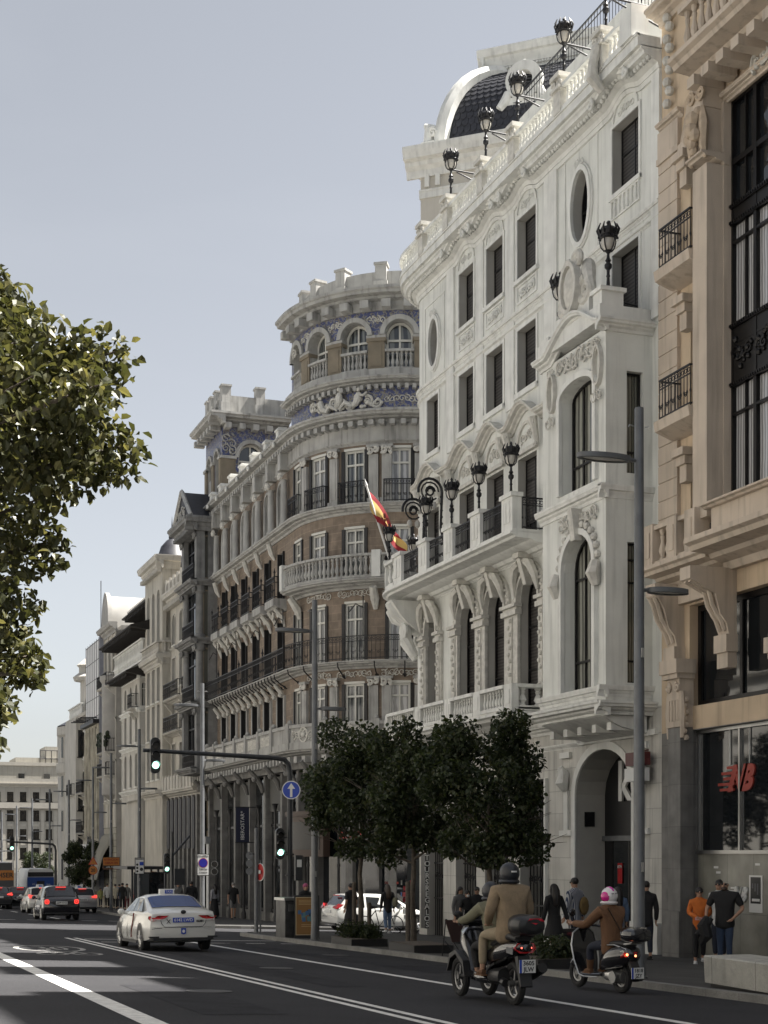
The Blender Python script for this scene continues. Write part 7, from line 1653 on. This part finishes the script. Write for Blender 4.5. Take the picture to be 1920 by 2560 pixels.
def held(name, lb, cat, r, mbs, group=None):
    """a thing carried by a person r: top-level, placed in that person's frame"""
    o = thing(name, lb, cat, r.location, r.rotation_euler[2], group); o.scale = r.scale
    for nm, mb, m in mbs: mb.obj(nm, m, o)
    return o
N_ = 0; FW_, BK = 0., pi     # walking away (+Y) or towards us
def W_(px_, t):   # ground point seen at column px_ at depth t
    xr = (px_-960)/3800; return t*(.9415*xr+.337), t*(.9415-.337*xr)
PG = 'people on the pavement'
x, y = W_(1748, 32.4); ow, J = person('woman in an orange hoodie and black leggings with sunglasses, walking towards us', x, y, BK-.5, h=1.62, top='orange', legs='black', shoes='white', hair='tied', extra=('glasses', 'strap'), walkph=.35, group=PG, arms={'l': ((-.24, .02, 1.15), (-.14, .24, 1.08)), 'r': ((.24, .02, 1.15), (.06, .26, 1.06))})
g = MB(); g.box(-.12, .1, .26, .285, 1.0, 1.06); held('phone', 'pale phone held in both hands by the woman in orange', 'phone', ow, [('case', g, mat('pink_case', (.6, .35, .4), .4))])
x, y = W_(1812, 32.0); bp, J = person('bald bearded man in a black polo and jeans with sunglasses, by the stone block', x, y, BK-.75, h=1.8, top='black', legs='jeans', hair='bald', extra=('glasses',), sleeve=.5, bulk=1.3, group=PG, arms={'l': ((-.36, -.02, 1.14), (-.2, .2, .95)), 'r': ((.36, .0, 1.14), (.34, .22, .93))})
g = MB(); g.ball(J['hd']+V((0, .045, -.055)), .062, 10, 0, 1, .8, .8); g.obj('beard', M_brhair, bp.children[0]); g = MB(); g.box(.03, .13, .118, .128, 1.25, 1.31); g.obj('shirt_badge', M_sign, bp.children[0])
g = MB(); g.tube([(.3, .28, .98), (.36, .34, .8), (.3, .34, .6), (.42, .3, .42)], [.06, .14, .13, .05], 8); g.tube([(.2, .3, .95), (.36, .36, .72), (.5, .34, .62)], [.04, .1, .05], 8); held('jacket', 'black jacket hanging over the arm of the man in the polo', 'jacket', bp, [('cloth', g, C_['black'])])
x, y = W_(1798, 34.2); wm, J = person('dark-haired man in a white shirt with a backpack, behind the man in the polo', x, y, BK-.9, h=1.82, top='white', legs='navy', hair='short', extra=('glasses',), group=PG)
g = MB(); g.ball((0, -.19, 1.2), .17, 10, 0, 1, .6, 1.4); held('backpack', 'dark backpack on the man in the white shirt', 'backpack', wm, [('bag', g, C_['grey'])])
x, y = W_(1385, 33.6); dw, J = person('long-haired woman in a dark coat dress and ankle boots, pulling a wheeled case', x, y, FW_+.1, h=1.64, top='black', legs='black', hair='long', coat=.0, skirt=.42, walkph=.3, extra=('boots',), group=PG, arms={'r': ((.27, -.02, 1.15), (.3, -.1, .9))})
x, y = W_(1419, 33.9); r = thing('suitcase', 'dark wheeled case with two maroon pockets, behind the long-haired woman', 'suitcase', (x, y, walk(x, y)), .1); g = MB(); g.mold(Fr(lambda u, d, z: (u, d, z)), -.2, .2, [(-.12, .06), (.12, .06), (.13, .6), (.08, .66), (-.08, .66), (-.13, .6)]); b_ = g.obj('shell', M_black, r); g = MB(); g.tube([(-.17, -.135, .1), (-.17, -.135, .32), (-.1, -.135, .42), (.1, -.135, .42), (.17, -.135, .32), (.17, -.135, .1)], .012, 5, closed=True); g.obj('piping', M_sign, b_); g = MB(); g.ball((0, -.12, .25), .15, 12, 0, 1, .2, 1); g.ball((0, -.12, .55), .1, 10, 0, 1.3, .2, .5); g.obj('pocket', C_['maroon'], b_)
g = MB()
for sx in (-.16, .16): g.tube([(sx-.02, 0, .045), (sx+.02, 0, .045)], .045, 10)
g.obj('wheel_pair', M_rub, r); g = MB(); g.tube([(-.12, .08, .64), (-.12, .1, .98), (.12, .1, .98), (.12, .08, .64)], .012, 5); g.obj('handle', M_steel, r)
x, y = W_(1437, 34.6); st, J = person('man in a striped shirt and cap seen from behind, beside the palace arch', x, y, FW_+.35, h=1.8, top='stripe', legs='navy', hair='short', walkph=.2, extra=('glasses',), group=PG)
g = MB(); g.ball((.08, -.2, 1.12), .15, 10, 0, .9, .5, 1.35); held('backpack', 'small mustard backpack on the man in the striped shirt', 'backpack', st, [('bag', g, cloth('mustard_cloth', (.14, .09, .03)))])
x, y = W_(1545, 35.0); person('dark-haired woman in a denim jacket by the palace door, behind the lone scooter rider', x, y, FW_-.2, h=1.62, top='blue', legs='pale', hair='long', group=PG)
x, y = W_(1615, 34.0); person('dark figure half hidden by the near lamp post', x, y, FW_-.3, h=1.75, top='black', legs='navy', hair='short', group=PG)
x, y = W_(1150, 43.0); person('woman with a grey jacket, leftmost of three resting against the palace wall', x, y, BK+.2, h=1.6, top='grey', legs='black', hair='long', group=PG)
x, y = W_(1168, 42.0); person('masked person in black, middle of three resting against the palace wall', x, y, BK, h=1.5, top='black', legs='black', hair='short', mask=True, sleeve=.5, group=PG)
x, y = W_(1192, 42.0); person('person in a printed black shirt and cap, rightmost of three by the palace wall', x, y, BK-.2, h=1.6, top='black', legs='navy', hair='cap', group=PG)
x, y = W_(877, 50.0); person('woman in a loose black dress standing behind the low planter', x, y, FW_+.4, h=1.68, top='black', legs='black', hair='tied', sleeve=.5, skirt=.5, group=PG)
x, y = W_(969, 53.0); bw_, J = person('woman with long hair, black top, light jeans and white shoes, by the bicycle', x, y, FW_, h=1.7, top='black', legs='blue', shoes='white', hair='long', hcol=M_brhair, walkph=.15, group=PG)
g = MB(); g.ball((.22, -.16, 1.1), .15, 10, 0, .7, .9, 1.2); held('shoulder_bag', 'olive bag on the shoulder of the woman by the bicycle', 'bag', bw_, [('bag', g, C_['olive'])])
x, y = W_(583, 74); person('man in a black shirt and shorts with a white face mask, walking towards us', x, y, BK, h=1.78, top='black', legs='grey', hair='short', hcol=M_greyhair, sleeve=.5, extra=('shorts',), mask=True, walkph=.3, group=PG)
x, y = W_(536, 76); person('woman with a scarf and long black skirt beside the white signal post', x, y, FW_+.5, h=1.7, top='pale', legs='black', hair='long', skirt=.75, group=PG)
x, y = W_(757, 49.0); person('person in black with pink hair, leaning over papers behind the bin', x, y, BK+.3, h=1.66, top='black', legs='black', hair='tied', hcol=mat('pink_hair', (.3, .05, .13), .6), lean=.25, group=PG)
x, y = W_(445, 78); person('man in a dark jacket and white shirt, left of two beyond the taxi', x, y, BK, h=1.75, top='grey', legs='navy', group=PG)
x, y = W_(478, 77); person('large man in black seen from behind, right of two beyond the taxi', x, y, FW_, h=1.82, top='black', legs='black', bulk=1.15, group=PG)
for px_, t, h, lb, tp, lg in ((251, 112, 1.45, 'girl in a yellow-green top, leftmost of the group waiting by the shelter', 'lime', 'navy'), (268, 108, 1.75, 'person in a white shirt, second from the left in the waiting group', 'white', 'black'), (288, 102, 1.7, 'person in a cream top in the middle of the waiting group', 'cream', 'black'), (298, 103, 1.72, 'person in a pale blue shirt in the middle of the waiting group', 'blue', 'navy'), (306, 100, 1.78, 'tall person in black in the waiting group', 'black', 'black'), (317, 102, 1.75, 'person in a grey coat and maroon trousers, rightmost of the waiting group', 'grey', 'maroon')):
    x, y = W_(px_, t); person(lb, x, y, BK if px_ % 2 else FW_, h=h, top=tp, legs=lg, walkph=.1, group=PG)
# ================================================================= scooters
def wheel_m(parent, c, R0, w, spokes=5):
    g = MB(); g.tube([(c[0], c[1]+(R0-.05)*cos(2*pi*t/28), c[2]+(R0-.05)*sin(2*pi*t/28)) for t in range(28)], .055, 8, closed=True); o = g.obj('wheel', M_rub, parent)
    g = MB(); g.tube([(c[0], c[1]+(R0-.11)*cos(2*pi*t/28), c[2]+(R0-.11)*sin(2*pi*t/28)) for t in range(28)], .022, 5, closed=True)
    for t in range(spokes): a = 2*pi*t/spokes+.4; g.tube([c, (c[0], c[1]+(R0-.12)*cos(a), c[2]+(R0-.12)*sin(a))], [.022, .016], 5)
    g.tube([(c[0]-w, c[1], c[2]), (c[0]+w, c[1], c[2])], .045, 10); g.obj('rim', mat('dull_rim', (.22, .22, .22), .35, metal=.8), o); return o
def loft(mb, secs, n=14, mi=0):
    """secs = (y, z centre, half width, half height): rounded body lofted along y"""
    vs_ = []
    for y_, z_, a, b in secs: vs_ += [(a*abs(cos(t))**.75*(1 if cos(t) > 0 else -1), y_, z_+b*abs(sin(t))**.75*(1 if sin(t) > 0 else -1)) for t in [2*pi*k/n for k in range(n)]]
    fs = [(i*n+k, i*n+(k+1) % n, (i+1)*n+(k+1) % n, (i+1)*n+k) for i in range(len(secs)-1) for k in range(n)]
    fs += [tuple(range(n-1, -1, -1)), tuple(range((len(secs)-1)*n, len(secs)*n))]; mb.add(vs_, fs, mi)
def motoplate(r, y, z, l1, l2, s=1.):
    g = MB(); g.box(-.12*s, .12*s, y-.01, y, z-.09*s, z+.09*s, 0); g.box(-.12*s, -.085*s, y-.012, y-.01, z-.09*s, z+.09*s, 1); p = g.obj('number_plate', [M_sign, M_blue], r, smooth=0)
    text(l1, .085*s, M_ink, 'plate_lettering', p, (.017*s, y-.013, z+.04*s), RT_, .002, bold=.0015); text(l2, .085*s, M_ink, 'plate_lettering', p, (.017*s, y-.013, z-.043*s), RT_, .002, bold=.0015)
# three-wheeled maxi scooter; local y forward, origin under the rear wheel
x, y = 8.36, 18.25; SC1 = thing('three_wheel_scooter', 'black three-wheeled maxi scooter with a top box, carrying two riders', 'scooter', (x, y, gz(x, y)), RD(-1))
SM = .93; SC1.scale = (SM, SM, SM)
wheel_m(SC1, (0, 0, .31), .31, .09); wheel_m(SC1, (-.23, 1.5, .3), .3, .05); wheel_m(SC1, (.23, 1.5, .3), .3, .05)
g = MB(); loft(g, [(-.42, .84, .06, .05), (-.36, .84, .15, .09), (-.1, .80, .19, .13), (.25, .74, .21, .17), (.6, .64, .20, .16), (.75, .5, .14, .1)])
loft(g, [(.45, .36, .19, .1), (.8, .33, .24, .09), (1.1, .36, .24, .12), (1.25, .5, .22, .25), (1.42, .78, .24, .28), (1.6, .85, .2, .24), (1.78, .78, .12, .14), (1.84, .75, .04, .05)])
g.obj('body', M_blackgl, SC1)
g = MB(); loft(g, [(-.28, .95, .12, .05), (-.1, .98, .16, .06), (.2, .93, .17, .06), (.4, .86, .17, .05), (.75, .80, .15, .05), (.85, .78, .1, .03)]); g.obj('seat', mat('black_seat', (.018, .018, .019), .6), SC1)
g = MB()
for sx in (-1, 1): loft(g, [(1.2, .58, .03, .02)], 8) if False else g.mold(Fr(lambda u, d, z, sx=sx: (sx*.23+u*.09, 1.5+d, .3+z)), -1, 1, [(-.34, .02), (-.26, .2), (0, .34), (.22, .26), (.34, .06), (.36, .06), (.25, .33), (0, .40), (-.3, .26), (-.38, .03)])
g.obj('front_mudguards', M_black, SC1)
g = MB(); g.mold(Fr(lambda u, d, z: (u, d, z)), -.09, .09, [(-.3, .72), (-.36, .5), (-.42, .3), (-.38, .28), (-.3, .46), (-.2, .7)]); g.tube([(-.12, .05, .31), (-.12, .5, .4)], .06, 8); loft(g, [(.15, .4, .2, .13), (.5, .38, .22, .12), (.6, .36, .15, .08)]); g.obj('engine', M_black, SC1)
g = MB(); g.tube([(.16, .55, .35), (.2, .2, .38), (.23, -.1, .45), (.26, -.38, .55)], [.05, .08, .09, .075], 12); g.obj('exhaust', M_black, SC1)
g = MB(); g.tube([(-.38, 1.2, 1.1), (-.15, 1.3, 1.14), (.15, 1.3, 1.14), (.38, 1.2, 1.1)], .02, 8); g.obj('handlebar', M_iron, SC1)
g = MB()
for sx in (-1, 1): g.ball((sx*.33, 1.35, 1.24), .07, 10, 0, 1, .35, .75); g.tube([(sx*.28, 1.3, 1.14), (sx*.33, 1.35, 1.24)], .012, 5)
g.obj('mirrors', M_black, SC1); g = MB(); g.mold(Fr(lambda u, d, z: (u, d, z)), -.2, .2, [(1.5, 1.06), (1.42, 1.3), (1.43, 1.3), (1.52, 1.06)]); g.obj('windshield', M_glass, SC1)
g = MB(); g.poly([(-.17, -.36, .82), (-.12, -.39, .90), (.12, -.39, .90), (.17, -.36, .82), (.1, -.4, .76), (-.1, -.4, .76)], (0, .04, 0)); tl = g.obj('tail_light', M_red, SC1, smooth=0); g = MB()
for k in range(3): g.ball((-.07+.07*k, -.402, .835), .016, 6)
g.obj('lit_bulbs', mat('lit_scooter_lamp', (.8, .08, .05), .3, emit=2.), tl)
g = MB()
for sx in (-1, 1): g.poly([(sx*.17, -.34, .83), (sx*.21, -.2, .84), (sx*.21, -.2, .76), (sx*.18, -.34, .74)], (sx*.01, 0, 0))
g.obj('indicators', M_pole, SC1, smooth=0)
motoplate(SC1, -.43, .58, '3605', 'JLW', 1.02)
g = MB(); g.tube([(-.1, -.25, .98), (-.1, -.42, 1.0), (.1, -.42, 1.0), (.1, -.25, .98)], .018, 6); g.obj('rack', M_iron, SC1)
g = MB(); loft(g, [(-.62, 1.16, .12, .08), (-.58, 1.15, .2, .12), (-.45, 1.15, .24, .15), (-.25, 1.15, .22, .15), (-.17, 1.15, .16, .11)], 18); tb = g.obj('top_box', M_black, SC1)
g = MB(); g.poly([(-.1, -.615, 1.2), (-.04, -.63, 1.25), (.14, -.61, 1.25), (.2, -.575, 1.2), (.08, -.62, 1.185), (.04, -.625, 1.165), (0, -.625, 1.185)], (0, .04, 0)); g.obj('box_reflector', mat('bright_red_lens', (.55, .02, .04), .2), tb, smooth=0)
def seated(lb, sc_, dx, yy, dz, **kw):
    a = sc_.rotation_euler[2]; p = sc_.matrix_basis @ V((dx, yy, 0)); return person(lb, p.x, p.y, a, z=p.z+dz, **kw)
bpy.context.view_layer.update()
M_hel = mat('matt_navy_helmet', (.013, .015, .02), .42); KH = dict(hip=0, y=0, knee=(.2, .38, 0), foot=(.2, .3, 0))
seated('scooter driver in an olive jumper and dark helmet, leaning to the handlebar', SC1, 0, .62, -.02, h=1.6, top='olive', legs='black', helmet=(M_hel, None), lean=.38, seat=dict(hip=.92, y=0, knee=(.2, .42, .80), foot=(.17, .36, .42)), arms={'l': ((-.3, .42, 1.2), (-.34, .66, 1.16)), 'r': ((.3, .42, 1.2), (.34, .66, 1.16))}, bulk=1.05, puff=1.18)
seated('scooter passenger in a tan jacket, khaki trousers and dark helmet', SC1, .0, .12, 0, h=1.72, top='tan', legs='khaki', shoes='brown', helmet=(M_hel, None), lean=.08, seat=dict(hip=1.0, y=0, knee=(.23, .42, .90), foot=(.24, .42, .44)), arms={'l': ((-.29, .05, 1.22), (-.22, .28, 1.08)), 'r': ((.29, .05, 1.22), (.22, .28, 1.08))}, bulk=1.15, coat=.03, puff=1.2)
# classic rounded scooter with a lone rider
x, y = 11.2, 20.55; SC2 = thing('classic_scooter', 'black rounded scooter with a chrome-edged leg shield and top case, carrying one rider', 'scooter', (x, y, gz(x, y)), RD(6))
SM = .92; SC2.scale = (SM, SM, SM)
wheel_m(SC2, (0, 0, .25), .25, .06); wheel_m(SC2, (0, 1.3, .25), .25, .05)
g = MB(); loft(g, [(-.38, .66, .05, .05), (-.33, .66, .14, .12), (-.15, .62, .21, .19), (.1, .58, .23, .2), (.35, .52, .19, .17), (.5, .42, .12, .08)], 18)
loft(g, [(.4, .29, .18, .04), (.8, .26, .2, .035), (1.0, .28, .2, .05)])
g.add([(sx*wd, yy, zz) for zz, yy, wd in ((.26, 1.0, .2), (.5, 1.08, .24), (.75, 1.14, .25), (.95, 1.16, .2), (1.02, 1.16, .1)) for sx in (-1, -.5, 0, .5, 1)], [(i*5+k, i*5+k+1, i*5+k+6, i*5+k+5) for i in range(4) for k in range(4)])
loft(g, [(1.08, .36, .05, .05), (1.2, .48, .09, .1), (1.35, .46, .09, .09), (1.52, .38, .04, .05)], 12)
g.obj('body', M_blackgl, SC2)
g = MB(); E_ = [(.2, 1.0, .26), (.25, 1.07, .5), (.258, 1.135, .75), (.21, 1.155, .95), (.1, 1.155, 1.03)]; g.tube([(-a, b, c) for a, b, c in E_]+[(a, b, c) for a, b, c in reversed(E_)], .014, 6); g.tube([(-.2, 1.0, .26), (-.23, .8, .23), (-.2, .45, .24)], .012, 5); g.tube([(-.18, .35, .78), (-.15, .0, .80), (-.12, -.3, .74)], .012, 5); g.tube([(-.12, -.36, .62), (-.16, -.25, .72), (-.2, -.1, .66)], .01, 5); g.obj('chrome_trim', M_steel, SC2)
g = MB(); loft(g, [(-.28, .80, .1, .03), (-.1, .83, .14, .045), (.2, .81, .15, .045), (.42, .77, .12, .03)], 14); g.obj('seat', mat('dark_scooter_seat', (.016, .016, .017), .55), SC2)
g = MB(); g.tube([(0, 1.28, .5), (0, 1.12, 1.0), (0, 1.1, 1.06)], [.04, .045, .05], 8); g.tube([(-.33, .98, 1.06), (-.12, 1.08, 1.08), (.12, 1.08, 1.08), (.33, .98, 1.06)], .022, 8); g.ball((0, 1.13, 1.07), .11, 12, 0, 1, .9, .9)
for sx in (-1, 1): g.tube([(sx*.22, 1.03, 1.08), (sx*.3, 1.05, 1.26)], .01, 5); g.ball((sx*.3, 1.04, 1.3), .07, 12, 0, 1, .3, 1)
g.obj('handlebar', M_blackgl, SC2)
g = MB(); loft(g, [(-.12, .27, .12, .1), (.1, .27, .16, .12), (.4, .27, .12, .07)], 12); g.tube([(-.17, .0, .27), (-.2, .0, .27)], .1, 14); g.obj('engine', M_steel, SC2); g = MB(); g.tube([(.17, .3, .24), (.2, -.1, .25), (.2, -.25, .27)], [.04, .07, .065], 10); g.obj('exhaust', M_black, SC2)
g = MB(); g.mold(Fr(lambda u, d, z: (u, d, z)), -.08, .08, [(-.3, .6), (-.4, .42), (-.43, .34), (-.39, .34), (-.26, .55)]); g.obj('mudguard', M_black, SC2)
g = MB(); g.poly([(-.03, -.385, .7), (.03, -.385, .7), (.06, -.36, .6), (-.06, -.36, .6)], (0, .04, 0)); g.tube([(-.15, -.32, .66), (-.17, -.22, .62)], [.05, .02], 8); tl = g.obj('tail_light', M_red, SC2, smooth=0); g = MB(); g.ball((-.145, -.355, .66), .022, 8); g.ball((0, -.385, .64), .02, 8); g.obj('lit_bulbs', mat('lit_vespa_lamp', (.85, .2, .08), .3, emit=2.), tl)
motoplate(SC2, -.44, .36, '1818', 'JZY', 1.0)
g = MB(); g.tube([(-.1, -.2, .82), (-.1, -.42, .84), (.1, -.42, .84), (.1, -.2, .82)], .015, 6); g.obj('rack', M_steel, SC2)
g = MB(); loft(g, [(-.58, .98, .1, .07), (-.54, .98, .2, .11), (-.42, .98, .24, .13), (-.25, .98, .22, .13), (-.16, .98, .15, .09)], 20); tb = g.obj('top_case', M_blackgl, SC2); g = MB(); g.box(-.235, -.1, -.5, -.3, 1.0, 1.05); g.obj('case_badge', M_steel, tb, smooth=0) if False else None
bpy.context.view_layer.update()
seated('lone scooter rider in a brown jacket with a pink and white helmet', SC2, 0, .28, 0, h=1.62, top='brown', legs='navy', shoes='brown', helmet=(mat('white_shell', (.62, .6, .6), .25, coat=.5), mat('pink_shell', (.55, .02, .32), .25, coat=.5)), lean=.12, seat=dict(hip=.83, y=0, knee=(.18, .38, .72), foot=(.14, .44, .36)), arms={'l': ((-.33, .3, 1.08), (-.34, .62, 1.1)), 'r': ((.33, .3, 1.08), (.34, .62, 1.1))}, bulk=1.05, coat=.1, puff=1.2, extra=('strap', 'boots'))
